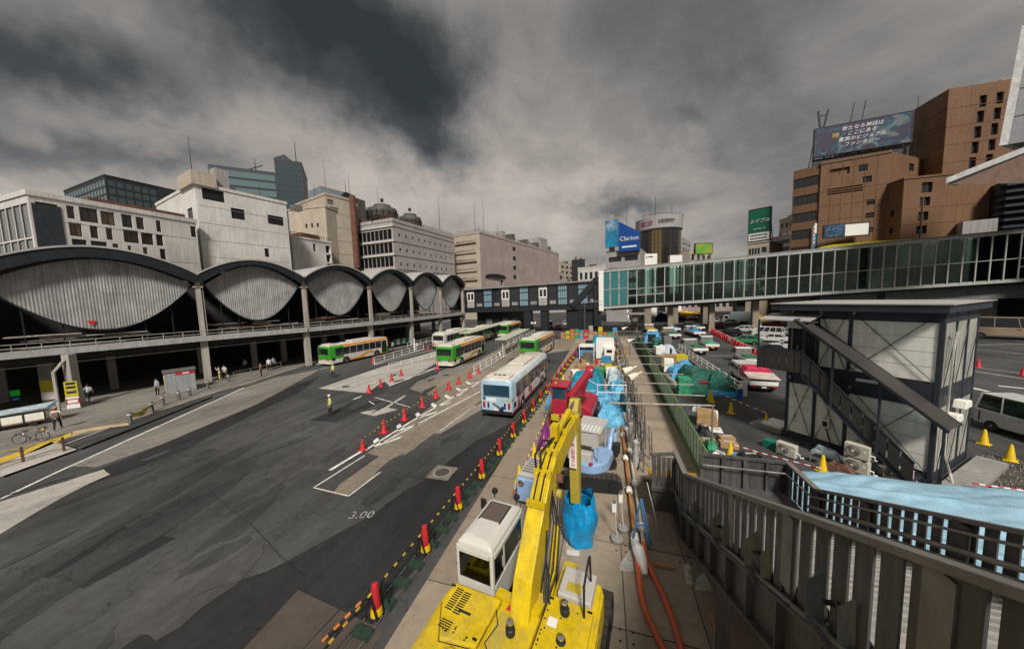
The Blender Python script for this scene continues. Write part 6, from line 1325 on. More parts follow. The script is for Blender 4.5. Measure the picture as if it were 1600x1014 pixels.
o = thing('red_machine', 'small dark red compressor in front of the green netting', 'machine', (*G(1102, 611)[:2], 0)); MB().box(-.6, .6, -.4, .4, .25, 1.0).build('housing', pm('machine_red', (.14, .012, .018), .45, var=.2), o, bevel=.08); MB().box(-1.3, -.7, -.2, .2, .1, .5).build('side_box', CREAM, o)
for x_ in (-.45, .45): MB().lathe([(.2, -.06), (.2, .06)], 14, (x_, -.42, .2), Matrix.Rotation(PI/2, 3, 'X')).build('wheel', TYRE, o)
gr_ = thing('guard_rail', 'white steel guard rail on a concrete kerb through the yard', 'guard rail', (0, 0, 0)); a, b = V((11.0, 53.5, 0)), V((11.3, 30.6, 0))
MB().bar(a+V((-.25, 0, .12)), b+V((-.25, 0, .12)), .7, .24).build('base_kerb', PAVE, gr_)
for k in range(13): p = a.lerp(b, k/12); MB().tube((p.x, p.y, 0), (p.x, p.y, 1.05), .055, 8).build('post', WHITEP, gr_)
for zz in (.95, .6): MB().tube(a+V((0, 0, zz)), b+V((0, 0, zz)), .05, 8).build('rail', WHITEP, gr_)
MB().box(b.x-.25, b.x+.25, b.y-.15, b.y+.15, 0, 1.25).build('end_box', WHITEP, gr_)
o = thing('shop_awning', 'coral red flat shop awning beyond the traffic', 'awning', (*AT(1158, 488, 105)[:2], 0)); MB().box(0, 9, 0, 5, 4.0, 4.25).build('roof', pm('awning_coral', (.45, .10, .07), .6), o)
for x_ in (.2, 8.8): MB().box(x_-.1, x_+.1, .2, .4, 0, 4).build('post', WHITEP, o)
ords = ['nearest', 'second', 'third', 'fourth', 'fifth', 'sixth', 'seventh', 'eighth', 'ninth', 'tenth', 'eleventh', 'twelfth', 'thirteenth', 'fourteenth', 'fifteenth', 'sixteenth', 'seventeenth', 'eighteenth', 'nineteenth', 'farthest']
# ================================================================ yellow excavator in the foreground
EY = pm('excavator_yellow', (.56, .40, .006), .42, .0, var=.16, scale=1.5, fine=14, streak=.16, dirt=(.27, .20, .07), dirt_amt=.55, dirt_scale=1.7, coat=.15, bump=.12)
EYS = pm('excavator_scuffed', (.40, .31, .04), .55, var=.25, scale=3, dirt=(.2, .15, .07), dirt_amt=.7, dirt_scale=3)
EW = pm('cab_white', (.50, .48, .44), .4, var=.07, scale=2, dirt=(.36, .33, .28), dirt_amt=.35, dirt_scale=2, coat=.2)
ELG = pm('hood_grey', (.40, .385, .36), .5, var=.15, scale=3, dirt=(.25, .23, .2), dirt_amt=.5, dirt_scale=3)
CABG = seeglass('cab_glass', (.42, .45, .40), .06); CHROME = pm('chrome_rod', (.65, .65, .63), .15, 1., var=.03)
HOSE = pm('hose_black', (.012, .012, .012), .5, var=.2)
ex = thing('excavator', 'yellow crawler excavator with white cab parked in the foreground, bucket in a blue bag', 'excavator', (-1.95, 6.15, .03), rad(-8))
# tracks
def track(par, x0, x1, y0, y1, h, m=None, along='y', pads=34):
    t = thing('t', '', '') if False else None
    r = h/2; pts = []
    n = 8
    for k in range(n+1): a = PI/2+PI*k/n; pts.append((y0+r+math.cos(a)*r, r+math.sin(a)*r))
    for k in range(n+1): a = -PI/2+PI*k/n; pts.append((y1-r+math.cos(a)*r, r+math.sin(a)*r))
    core = MB().prism(pts, x0+.03, x1-.03, 'x').build('track', BLACK, par)
    per = []; P_ = pts+[pts[0]]
    tot = sum(math.dist(P_[i], P_[i+1]) for i in range(len(P_)-1)); st = tot/pads; acc = 0.; nxt = 0.; pd = 0
    for i in range(len(P_)-1):
        a, b = V(P_[i]), V(P_[i+1]); L = (b-a).length
        while nxt < acc+L-1e-6:
            p = a.lerp(b, (nxt-acc)/L); d = (b-a).normalized(); nrm = V((d.y, -d.x))
            M = Matrix(((1, 0, 0, 0), (0, d.x, nrm.x, p.x), (0, d.y, nrm.y, p.y), (0, 0, 0, 1)))
            MB().box(x0, x1, -st*.42, st*.42, -.02, .035, M).build('track_pad', m or RUST, core); nxt += st
        acc += L
    for yy in (y0+r, y1-r):
        for xx in (x0, x1): MB().lathe([(r*.72, -.02), (r*.72, .02)], 16, (xx, yy, r), RXW).build('sprocket', DARK, core)
    return core
TPAD = pm('track_steel', (.07, .06, .05), .6, .5, var=.3)
track(ex, -1.5, -.95, -1.9, 2.0, .85, TPAD, pads=38); track(ex, 1.2, 1.8, -1.9, 2.6, .85, TPAD, pads=40)
MB().lathe([(.8, .5), (.8, .95)], 24).build('turntable', DARK, ex); MB().box(-1.0, 1.2, -.8, .8, .35, .7).build('car_body', DARK, ex)
# upper structure
body = MB().prism([(-1.72, .1), (-1.78, -.3), (-1.72, -1.6), (-1.35, -2.15), (.9, -2.35), (1.5, -2.0), (1.68, -1.4), (1.68, 1.45), (.62, 1.55), (.62, .2), (-.35, .2), (-.6, .1)], .95, 1.93).build('upper_body', EY, ex, bevel=.09)
# left engine hood, raised, with slots
MB().prism([(-1.62, .0), (-1.66, -.5), (-1.2, -1.2), (-.42, -1.05), (-.38, .05)], 1.9, 2.06).build('engine_hood', EY, body, bevel=.04)
for r in range(2):
    for k in range(10): MB().box(-1.48+.22*r, -1.30+.22*r, -.14-.055*k-.02*r, -.115-.055*k-.02*r, 2.061, 2.068).build('vent_slot', BLACK, body)
for k in range(4): MB().box(-1.38+.0*k, -1.1, -.86-.05*k, -.84-.05*k, 2.061, 2.068).build('vent_slot', BLACK, body)
MB().box(-.36, .55, -.9, .12, 1.9, 2.0).build('centre_cover', EY, body, bevel=.02); MB().box(-.28, .05, -1.0, -.2, 2.003, 2.008).build('grip_panel', EYS, body)
MB().box(-.2, .12, -1.35, -.95, 1.95, 1.97).build('worn_patch', ELG, body)
MB().box(.62, 1.62, -1.2, .6, 1.9, 2.06).build('tank_cover', EY, body, bevel=.03); MB().box(.78, 1.55, .62, 1.42, 1.9, 2.14).build('tool_box', ELG, body, bevel=.03); MB().box(.95, 1.3, .75, 1.0, 2.142, 2.15).build('worn_patch', EYS, body)
MB().box(.68, 1.0, 1.42, 1.7, 1.6, 2.0).build('front_step', EY, body)
MB().box(-.95, .6, -1.9, -1.2, 1.9, 2.02).build('rear_hood', EY, body, bevel=.04)
for k in range(6): MB().box(.1+.055*k, .13+.055*k, -1.5, -1.26, 2.021, 2.028).build('vent_slot', BLACK, body)
MB().box(.3, .55, .05, .95, 1.93, 2.02).build('hinge_rail', EY, body); MB().bar((-.55, .18, 2.03), (.55, .08, 2.05), .2, .1).build('cross_member', EY, body)
seam = MB()
for a, b in (((-.4, .1), (-.4, -1.3)), ((.6, -1.2), (.6, .6)), ((-1.66, -.52), (-1.2, -1.23)), ((-1.2, -1.23), (-.4, -1.08))): seam.bar((*a, 2.012), (*b, 2.012), .012, .008)
seam.build('panel_gap', BLACK, body)
bt = MB()
for k in range(46):
    x_, y_ = random.choice(((-1.3+.7*random.random(), -.9-.15*random.random()), (.68+random.random()*.88, -1.1+random.random()*1.6), (.68, -1.1+1.6*random.random()), (-.3+.8*random.random(), .06)))
    bt.lathe([(.018, 0), (.018, .012)], 6, (x_, y_, 2.06 if x_ > .6 or x_ < -.4 else 2.0))
bt.build('bolts', BLACK, body, kind='stuff')
for x_, y_, h_ in ((1.05, .28, .26), (1.12, -.3, .09), (.12, -.55, .24), (-.05, -2.0, .3)):
    cpp = MB().lathe([(.1, 0), (.1, h_*.5), (.075, h_*.6), (.075, h_), (.01, h_+.02)], 12, (x_, y_, 2.05)).build('filler_cap', DARK if h_ < .2 or x_ == .12 else BLACK, body)
    MB().lathe([(.07, 0), (.07, .03), (.02, .035)], 12, (x_, y_, 2.05+h_)).build('cap_top', CHROME if h_ < .3 else RUST, cpp)
MB().path([(.55, -1.45, 2.1), (.45, -1.3, 2.25), (.2, -1.35, 2.2), (.1, -1.5, 2.08)], .04, 6).build('exhaust_hose', HOSE, body); MB().lathe([(.17, 0), (.15, .16), (.08, .2)], 14, (.42, -1.75, 2.02)).build('air_cleaner', BLACK, body); MB().lathe([(.07, 0), (.06, .4), (.08, .42)], 12, (-.75, -1.7, 2.0)).build('exhaust_pipe', RUST, body); MB().lathe([(.07, 0), (.06, .3)], 12, (.85, -1.65, 2.0)).build('exhaust_pipe', RUST, body)
hr_ = MB().path([(1.45, .35, 2.05), (1.45, .38, 2.75), (1.45, .9, 2.95), (1.45, 1.05, 2.9), (1.45, 1.15, 2.2)], .026, 8).build('grab_rail', BLACK, ex, smooth=True)
MB().prism([(1.62, -1.9), (1.74, -1.4), (1.74, 1.2), (1.66, 1.4)], 1.2, 1.9).build('side_door', EY, body, bevel=.03); MB().box(1.74, 1.75, -1.1, .4, 1.3, 1.75).build('side_vent', EYS, body)
MB().path([(-1.72, -2.0, 1.0), (-1.82, -1.95, 1.7), (-1.8, -1.85, 1.8)], .05, 6).build('red_white_pole', SRED, ex)
# cab: rounded frame, window openings with glass
cab = MB(); c0, c1x, y0, y1 = -1.72, -.68, .22, 2.08
sec = lambda z, i: [(c0+i, y0+i, z), (c1x-i, y0+i*.6, z), (c1x-i, y1-i*1.6, z), (c0+i, y1-i*1.6, z)]
cabo = MB().loft([sec(2.80, .0), sec(2.93, .03), sec(3.02, .12), sec(3.05, .25)]).build('cab_roof', EW, ex, bevel=.05)
MB().loft([sec(1.2, 0), sec(1.95, 0)]).build('cab_base', EW, ex, bevel=.04)
for (x_, y_) in ((c0+.05, y0+.05), (c1x-.05, y0+.05), (c1x-.05, y1-.06), (c0+.05, y1-.06), (c1x-.05, y0+.62)):
    MB().box(x_-.05, x_+.05, y_-.05, y_+.05, 1.9, 2.86).build('cab_pillar', EW, ex, bevel=.02)
for (a, b, z0, z1) in (((c0+.1, y0+.01), (c1x-.1, y0+.01), 1.93, 2.05), ((c1x-.01, y0+.1), (c1x-.01, y1-.1), 1.93, 2.02), ((c0+.01, y0+.1), (c0+.01, y1-.1), 1.93, 2.05), ((c0+.1, y0+.01), (c1x-.1, y0+.01), 2.72, 2.82), ((c1x-.01, y0+.1), (c1x-.01, y1-.1), 2.72, 2.82)):
    MB().bar((*a, (z0+z1)/2), (*b, (z0+z1)/2), .06, z1-z0).build('cab_frame', EW, ex)
for (a, b, z0, z1) in (((c0+.1, y0+.015), (c1x-.1, y0+.015), 2.05, 2.72), ((c1x-.02, y0+.12), (c1x-.02, y0+.55), 2.02, 2.72), ((c1x-.02, y0+.68), (c1x-.02, y1-.14), 1.6, 2.72), ((c0+.02, y0+.12), (c0+.02, y1-.14), 2.05, 2.72), ((c0+.1, y1-.04), (c1x-.1, y1-.04), 1.5, 2.72)):
    g_ = MB().bar((*a, (z0+z1)/2), (*b, (z0+z1)/2), .015, z1-z0).build('cab_window', CABG, ex)
    d = (V(b)-V(a)).normalized()
    sl_ = MB()
    for zz in (z0+.015, z1-.015): sl_.bar((*a, zz), (*b, zz), .03, .03)
    for p in (a, b): sl_.bar((*p, z0), (*p, z1), .03)
    sl_.build('window_seal', BLACK, g_)
MB().box(-1.5, -.92, 1.05, 1.75, 3.035, 3.062).build('roof_hatch', glass('hatch_glass', (.10, .075, .06), .2), cabo, bevel=.02); MB().add(*(lambda b: (b.v, b.f))(MB().box(-1.54, -.88, 1.01, 1.79, 3.02, 3.048))).build('hatch_rim', BLACK, cabo, bevel=.01)
for x_ in (-1.45, -1.15, -1.0): MB().box(x_-.035, x_+.035, y0+.14, y0+.18, 2.93, 2.99).build('hinge', BLACK, cabo)
seat = MB().box(-1.45, -.95, .5, .62, 1.95, 2.6).box(-1.45, -.95, .62, 1.1, 1.9, 2.02).build('seat', pm('seat_grey', (.06, .07, .07), .8), ex, bevel=.05)
MB().box(-1.62, -1.5, .6, 1.5, 1.95, 2.15).build('console', EYS, ex); MB().box(-.92, -.8, .6, 1.5, 1.95, 2.15).build('console', EYS, ex)
for x_ in (-1.5, -.85): MB().tube((x_, 1.5, 2.1), (x_, 1.55, 2.35), .02, 6).build('lever', BLACK, ex)
for x_, y_ in ((-1.55, 2.02), (-.82, 1.98)):
    lp = MB().lathe([(.07, -.05), (.09, 0), (.09, .06), (.03, .07)], 12, (x_, y_, 3.2), Matrix.Rotation(-PI/2, 3, 'X')).build('work_lamp', BLACK, ex); MB().tube((x_, y_, 3.0), (x_, y_, 3.15), .02, 6).build('lamp_bracket', BLACK, lp)
MB().box(c1x-.0, c1x+.015, y0+.5, y0+.6, 2.2, 2.45).build('door_handle', EW, ex)
# boom and stick
BX = .16
CL = [(-.05, 1.75, .26), (.35, 2.5, .36), (1.0, 3.3, .36), (1.7, 3.95, .38), (2.2, 4.24, .37), (3.0, 4.42, .33), (4.2, 4.52, .28), (5.15, 4.52, .22)]
top = []; bot = []
for i, (y_, z_, h_) in enumerate(CL):
    a, b = CL[max(i-1, 0)], CL[min(i+1, len(CL)-1)]; d = V((b[0]-a[0], b[1]-a[1])).normalized(); nn = V((-d.y, d.x)); top.append((y_+nn.x*h_, z_+nn.y*h_)); bot.append((y_-nn.x*h_, z_-nn.y*h_))
boom = MB().prism(top+bot[::-1], BX-.22, BX+.22, 'x').build('boom', EY, ex, bevel=.02)
def bpt(t, off, x_=0.):                               # point above the boom top face
    i = min(int(t), len(top)-2); f = t-i; a, b = V(top[i]), V(top[i+1]); p = a.lerp(b, f); d = (b-a).normalized(); q = p+V((-d.y, d.x))*off; return (BX+x_, q.x, q.y)
for x_, off in ((-.16, .09), (-.08, .1), (.0, .09), (.09, .1), (.17, .08)):
    MB().path([bpt(t*.5, off+.02*math.sin(t*2.3+x_*9), x_) for t in range(5, 14)], .022, 6).build('hydraulic_hose', EY if x_ in (-.16, .0, .17) else HOSE, boom)
for t in (2.4, 3.2, 4.1, 5.2, 6.1):
    p = bpt(t, .06); MB().box(p[0]-.24, p[0]+.24, p[1]-.04, p[1]+.04, p[2]-.05, p[2]+.1).build('hose_clamp', EY, boom)
for k in range(4):
    MB().path([(BX+.26+.07*k, .5, 2.1), (BX+.28+.08*k, .8+.05*k, 2.6-.1*k), (BX+.27+.06*k, 1.3+.06*k, 3.3-.08*k), (BX+.10, 1.7, 4.35)], .02, 6).build('hydraulic_hose', HOSE, boom)
MB().path([bpt(3.3, .1, -.2), bpt(3.6, .38, -.24), bpt(4.2, .35, -.2), bpt(4.6, .1, -.1)], .03, 6).build('hydraulic_hose', HOSE, boom); MB().path([bpt(3.2, .1, -.05), bpt(3.7, .42, -.1), bpt(4.4, .3, 0), bpt(4.9, .1, .05)], .03, 6).build('hydraulic_hose', HOSE, boom)
for x_ in (BX-.34, BX+.34):
    MB().tube((x_, .95, 1.7), (x_, 1.6, 3.05), .1, 12).build('boom_cylinder', EY, ex, smooth=True); MB().tube((x_, 1.6, 3.05), (x_, 1.85, 3.65), .05, 10).build('cylinder_rod', CHROME, ex, smooth=True); MB().tube((x_-.06, 1.88, 3.7), (x_+.06, 1.88, 3.7), .11, 12).build('pivot_pin', EYS, ex)
MB().tube((BX, 2.7, 4.95), (BX, 4.3, 5.08), .1, 14).build('arm_cylinder', EY, boom, smooth=True); MB().tube((BX, 4.3, 5.08), (BX, 5.25, 5.16), .06, 12).build('cylinder_rod', CHROME, boom, smooth=True); MB().box(BX-.1, BX+.1, 2.55, 2.85, 4.8, 5.25).build('cylinder_lug', EY, boom)
stk = MB().prism([(5.1, 5.25), (5.42, 5.2), (5.5, 4.55), (5.25, 1.3), (5.0, 1.3), (4.86, 4.2), (4.85, 4.9)], BX-.17, BX+.17, 'x').build('stick', EYS, ex, bevel=.02)
MB().box(BX-.13, BX+.13, 4.80, 4.83, 2.8, 4.2, Matrix.Rotation(0, 4, 'X')).build('warning_board', WHITEP, stk)
for j, ch_ in enumerate('バック禁止前進のみ'): text(ch_, .155, SRED, stk, frame_m((BX, 4.795, 4.1-.148*j), (1, 0, 0), (0, 0, 1)), .004)
MB().tube((BX-.28, 5.15, 4.7), (BX+.28, 5.15, 4.7), .14, 14).build('pivot_pin', RUST, ex); MB().tube((BX-.38, 2.1, 4.0), (BX+.38, 2.1, 4.0), .12, 14).build('pivot_pin', RUST, ex)
for k in range(3): MB().lathe([(.06, -.005), (.05, .006)], 10, (BX-.221, .6+.25*k, 2.75+.42*k), RXW).build('grease_point', RUST, boom)
# blue bag round the bucket
BAG = pm('bag_blue', (.004, .22, .46), .38, var=.25, scale=2, fine=5, bump=.9, bd=.06, coat=.1)
pb = ex.matrix_basis @ V((BX, 5.15, 0)); bag = thing('bucket_bag', 'bright blue plastic bag tied over the excavator bucket', 'bag', (pb.x+.14, pb.y, .03), .1); vs = []; n, mlev = 30, 16
for j in range(mlev+1):
    t = j/mlev; z_ = 1.55*t; r0 = .60+.12*math.sin(t*PI)-.30*max(0, t-.65)
    for k in range(n):
        a = 2*PI*k/n; rr = r0*(1+.24*mn.noise((math.cos(a)*1.6, math.sin(a)*1.6, t*2.2))+.10*mn.noise((math.cos(a)*4, math.sin(a)*4, t*2.5+4))+.05*math.sin(a*9+t*5+3*mn.noise((t*3, a, 0))))
        vs.append((math.cos(a)*rr*.9, math.sin(a)*rr*1.15, max(0, z_+.10*mn.noise((math.cos(a)*2, math.sin(a)*2, 9))*t+(.12*math.sin(a*3) if j == mlev else 0))))
MB().add(vs, [(j*n+k, j*n+(k+1) % n, (j+1)*n+(k+1) % n, (j+1)*n+k) for j in range(mlev) for k in range(n)]).build('bag', BAG, bag, smooth=True, fix=False)
MB().path([(math.cos(2*PI*k/20)*.42, math.sin(2*PI*k/20)*.5, 1.32+.02*math.sin(k)) for k in range(21)], .02, 5).build('tie_rope', BAG, bag)
# ================================================================ light blue mini excavator
LBL = pm('mini_blue', (.22, .34, .52), .4, var=.12, scale=2, coat=.2, dirt=(.2, .25, .3), dirt_amt=.4); DBL = pm('mini_navy', (.02, .03, .11), .45, var=.2)
mx_ = thing('mini_excavator', 'pale blue mini excavator with white canopy roof behind the yellow boom', 'excavator', (-.75, 15.2, .03), rad(95))
track(mx_, -1.25, -.75, -1.35, 1.45, .7, TPAD, pads=30); track(mx_, .75, 1.25, -1.35, 1.45, .7, TPAD, pads=30)
MB().box(-.8, .8, -.6, .6, .3, .62).build('car_body', DBL, mx_); MB().box(-.72, -.7, -.8, .9, .15, .55).build('track_frame', DBL, mx_)
us_ = bpy.data.objects.new('upper_body', None)
Mz = Matrix.Rotation(rad(-95-12), 4, 'Z')
def mpart(mb, name, m, **k): mb.v = [tuple(Mz @ V(p)) for p in mb.v]; return mb.build(name, m, mx_, **k)
mpart(MB().prism([(math.cos(a)*.95, math.sin(a)*1.0) for a in [PI+PI*k/14 for k in range(15)]]+[(.95, .9), (.5, 1.15), (-.95, 1.1)], .65, 1.15), 'upper_body', LBL, bevel=.06)
mpart(MB().box(-.9, .25, -.75, -.1, 1.1, 1.55), 'engine_cover', ELG, bevel=.06); mpart(MB().box(-.55, .1, -.1, .0, 1.4, 2.0), 'seat', WHITEP, bevel=.05); mpart(MB().box(-.55, .1, 0, .45, 1.3, 1.42), 'seat_pad', WHITEP, bevel=.04)
for x_, y_ in ((-.85, -.6), (.55, -.6), (-.85, .95), (.55, .95)): mpart(MB().tube((x_, y_, 1.1), (x_, y_, 2.6), .04, 8), 'canopy_post', LBL)
mpart(MB().box(-1.0, .7, -.75, 1.1, 2.58, 2.68), 'canopy_roof', ELG, bevel=.05)
for k in range(9): mpart(MB().box(-.85+.17*k, -.78+.17*k, -.7, -.1, 2.685, 2.72), 'roof_rib', WHITEP)
mpart(MB().box(-.95, .6, -.74, -.70, 1.95, 2.55), 'rear_panel', ELG); mpart(MB().path([(.7, 1.0, .9), (.7, 1.5, 1.5), (.7, 2.1, 1.75), (.7, 2.9, 1.4)], [.11, .13, .12, .1], 8), 'boom', LBL); mpart(MB().tube((.7, 2.9, 1.4), (.7, 2.6, .7), .09, 6), 'stick', LBL); mpart(MB().prism([(2.3, .2), (2.9, .15), (3.0, .6), (2.6, .85), (2.4, .7)], .45, .95, 'x'), 'bucket', DARK)
for x_ in (-.6, .0): mpart(MB().tube((x_, .55, 1.15), (x_, .6, 1.6), .02, 6), 'lever', BLACK)
mpart(MB().lathe([(.1, 0), (.1, .05)], 12, (.3, -.95, 1.2)), 'rear_lamp', SRED); mpart(MB().path([(.7, -.5, 1.15), (.95, .2, 1.5), (.8, .9, 1.15)], .03, 6), 'side_guard', LBL)
# ================================================================ red wheeled crane
RD = pm('crane_red', (.30, .012, .03), .42, var=.12, scale=2, coat=.2, dirt=(.2, .06, .06), dirt_amt=.4)
rc = thing('wheeled_crane', 'dark red wheeled crane with square cab and folded boom', 'crane', (-1.95, 22.0, .02), rad(-6))
MB().box(-1.15, 1.2, -2.3, 2.3, .75, 1.35).build('chassis', RD, rc, bevel=.06)
for s in (-1, 1):
    for yw in (-1.5, 1.5): wheel(rc, s*1.15, yw, .58, .42)
MB().prism([(-1.25, 1.35), (-1.25, 2.15), (-1.15, 2.25), (-.3, 2.25), (-.2, 2.15), (-.2, 1.35)], -2.25, -1.0, 'y').build('cab_lower', RD, rc, bevel=.05)
for x_ in (-1.2, -.25):
    for y_ in (-2.1, -.85): MB().box(x_-.05, x_+.05, y_-.05, y_+.05, 2.2, 3.05).build('cab_pillar', RD, rc)
MB().box(-1.32, -.12, -2.25, -.7, 3.03, 3.2).build('cab_roof', RD, rc, bevel=.06); MB().box(-1.15, -.3, -2.13, -2.10, 2.25, 3.03).build('rear_window', BWINB, rc); MB().box(-.235, -.21, -2.0, -.95, 2.25, 3.03).build('side_window', BWINB, rc); MB().box(-1.24, -1.21, -2.0, -.95, 2.25, 3.03).build('side_window', BWINB, rc)
MB().prism([(.0, 1.35), (.05, 2.05), (.9, 2.05), (1.35, 1.8), (1.4, 1.35)], -2.4, .8, 'y').build('engine_hood', RD, rc, bevel=.1)
for k in range(3): MB().box(.2, .8, -1.9+.5*k, -1.6+.5*k, 2.05, 2.075).build('hood_vent', BLACK, rc)
MB().bar((-.05, -2.1, 2.35), (.75, .6, 3.45), .42, .42).build('boom', RD, rc, bevel=.04); MB().lathe([(.42, -.25), (.45, -.15), (.45, .15), (.42, .25)], 18, (.8, .75, 3.5), RXW).build('boom_head', RD, rc, smooth=True); MB().tube((.1, -1.2, 1.9), (.5, -.1, 2.9), .1, 10).build('lift_cylinder', CHROME, rc); MB().bar((.3, -.3, 1.9), (.55, .6, 3.1), .3, .5).build('boom_base', RD, rc)
MB().box(-1.2, -.7, -2.42, -2.32, .9, 1.3).build('warning_panel', YLW, rc); MB().lathe([(.09, 0), (.09, .12), (.05, .14)], 10, (-1.0, -1.9, 3.2)).build('beacon', AMB, rc); MB().lathe([(.12, 0), (.12, .1)], 10, (-1.28, -2.45, .95), Matrix.Rotation(PI/2, 3, 'X')).build('tail_light', REDL, rc)
for k in range(4): MB().tube((.35+.08*k, .1, 1.9), (.35+.08*k, .15, 2.6), .03, 6).build('hydraulic_line', CHROME, rc)
# small machines and heaps on the works lane
o = thing('generator', 'pale blue and white generator with a lamp left of the yellow boom', 'generator', (-3.0, 12.9, .02), rad(-8)); MB().box(-.55, .45, -.8, .9, .3, 1.35).build('housing', LBL, o, bevel=.06); MB().box(-.5, .4, -.7, .8, 1.35, 1.5).build('lid', ELG, o, bevel=.04)
for k in range(6): MB().box(-.4, .3, -.5+.2*k, -.42+.2*k, 1.5, 1.53).build('lid_rib', STEEL, o)
MB().lathe([(.1, -.08), (.13, .05), (.02, .08)], 12, (-.3, -.85, 1.2), Matrix.Rotation(PI/2, 3, 'X')).build('lamp', CHROME, o); 
for s in (-.5, .4): wheel(o, s, .2, .32, .2)
heap('covered_heap', 'purple sheeted machine left of the pale blue mini excavator', (860, 692), pm('tarp_purple', (.14, .02, .11), .45, var=.25, scale=2), 1.3, 2.4, 1.25, .03, 3.7)
TEALT = pm('tarp_teal', (.0, .20, .30), .5, var=.35, scale=1.5, fine=3, bump=1., bd=.15); TBR = pm('tarp_sky', (.08, .32, .50), .45, var=.4, scale=1.8, fine=3.5, bump=1., bd=.15, dirt=(.35, .5, .58), dirt_amt=.5, dirt_scale=1.5)
def aheap(label, x_, y_, w_, d_, h_, m, seed, z=.03): o = thing('covered_heap', label, 'tarpaulin', (x_, y_, z)); lump(o, 'cover', m, -w_/2, w_/2, -d_/2, d_/2, 0, h_, seed); MB().path([(-w_/2*.95, 0, .1), (-w_*.25, .1, h_*.75), (w_*.2, -.1, h_*.8), (w_/2*.95, .1, .1)], .018, 4).build('rope', WPI, o); return o
aheap('deep teal tarpaulin over a tall heap beyond the red crane', -1.7, 30.2, 3.2, 5., 2.3, TEALT, 1.3); aheap('sky blue tarpaulin spread low in front of the teal heap', -.9, 26.3, 3.6, 2.6, 1.3, TBR, 2.9); aheap('crumpled sky blue tarpaulin right of the red crane', .35, 23.2, 2.0, 3.4, 1.2, TBR, 4.4); aheap('pale blue tarpaulin right of the teal heap', 1.0, 28.5, 1.6, 5.0, 1.5, TBR, 5.5); aheap('blue wrapped block left of the red crane cab', -4.1, 24.6, .9, 1.6, 1.7, TBL, 6.6); aheap('dark blue green sheeted bundle by the scaffold', 1.55, 25.5, .8, 3.2, 1.4, pm('tarp_slate', (.02, .10, .13), .6, var=.3), 7.1); aheap('dark violet sheeted stack at the end of the red cone row', -3.6, 46, 1.2, 1.6, 1.7, pm('tarp_violet', (.05, .02, .08), .5, var=.3), 8.1)
o = thing('hazard_board', 'black and yellow striped hazard board on the blue sheets', 'hazard board', (-2.9, 25.0, .9)); MB().box(0, 2., -.03, .03, 0, .3).build('board', YLW, o)
for k in range(7): MB().add([(.05+.29*k, -.034, .02), (.2+.29*k, -.034, .02), (.32+.29*k, -.034, .28), (.17+.29*k, -.034, .28)], [(0, 1, 2, 3)]).build('stripe', BLACK, o, fix=False)
for x_ in (.1, 1.9): MB().box(x_-.03, x_+.03, -.02, .02, -.88, 0).build('leg', DARK, o)
o = thing('guard_stand', 'white tubular guard frame standing in the blue sheets', 'guard frame', (-.6, 25.0, .03))
for a, b in (((0, 0, 0), (0, 0, 1.9)), ((2.2, .3, 0), (2.2, .3, 1.9)), ((0, 0, 1.9), (2.2, .3, 1.9)), ((0, 0, 1.3), (2.2, .3, 1.3)), ((-.8, 1.5, 1.9), (0, 0, 1.9)), ((2.2, .3, 1.9), (2.6, 1.8, 1.9))): MB().tube(a, b, .035, 6).build('tube', WHITEP, o)
# plant cabins and stacked gear at the far end of the works lane
o = thing('plant_container', 'white plant container with a vent at the far end of the works lane', 'container', (-1.0, 46, 0)); MB().box(-.2, 2.2, -1.5, 2.5, .2, 2.6).build('box', WHITEP, o); MB().box(.9, 2.3, -2.6, -1.52, .1, 1.9).build('step_box', CREAM, o); MB().box(1.2, 1.9, -2.63, -2.6, 1.2, 1.6).build('vent', BLACK, o); MB().box(-2.6, -.4, -1.2, 1.5, 1.7, 1.8).build('side_roof', WHITEP, o)
for x_ in (-2.5, -.5): MB().box(x_-.05, x_+.05, -1.1, -1., 0, 1.7).build('side_post', WHITEP, o)
MB().box(-2.4, -.6, -.9, 1.2, .3, 1.2).build('blue_tank', TBL, o)
CL_ = [('orange drum', pm('drum_orange', (.42, .14, .02), .5)), ('white bucket', WHITEP), ('green crate', TGR), ('brown box', TIM), ('yellow crate', YLW), ('red can', SRED), ('grey drum', STEEL)]
for k in range(19):
    nm_, m_ = CL_[k % 7]; x_, y_ = random.uniform(-2.8, 1.3), random.uniform(36, 44.3); s_ = random.uniform(.25, .5)
    wh = 'left half' if x_ < -.7 else 'right half'
    o = thing('drum' if 'drum' in nm_ or 'bucket' in nm_ or 'can' in nm_ else 'crate', nm_+', '+ords[k % 19].replace('nearest', 'first')+' piece, '+wh+' of the stored gear beyond the tarpaulins', nm_.split()[1], (x_, y_, .03), random.random()*3, 'stored gear beyond the tarpaulins')
    if o.name.startswith('drum'): MB().lathe([(s_*.5, 0), (s_*.52, .1), (s_*.5, s_*1.6), (s_*.4, s_*1.65)], 12).build('shell', m_, o, smooth=True); MB().lathe([(s_*.53, s_*.8), (s_*.53, s_*.85)], 12).build('hoop', DARK, o)
    else: MB().box(-s_, s_, -s_*.7, s_*.7, 0, s_*1.3).build('box', m_, o, bevel=.02); MB().box(-s_*1.02, s_*1.02, -s_*.1, s_*.1, s_*1.28, s_*1.33).build('batten', DARK, o)
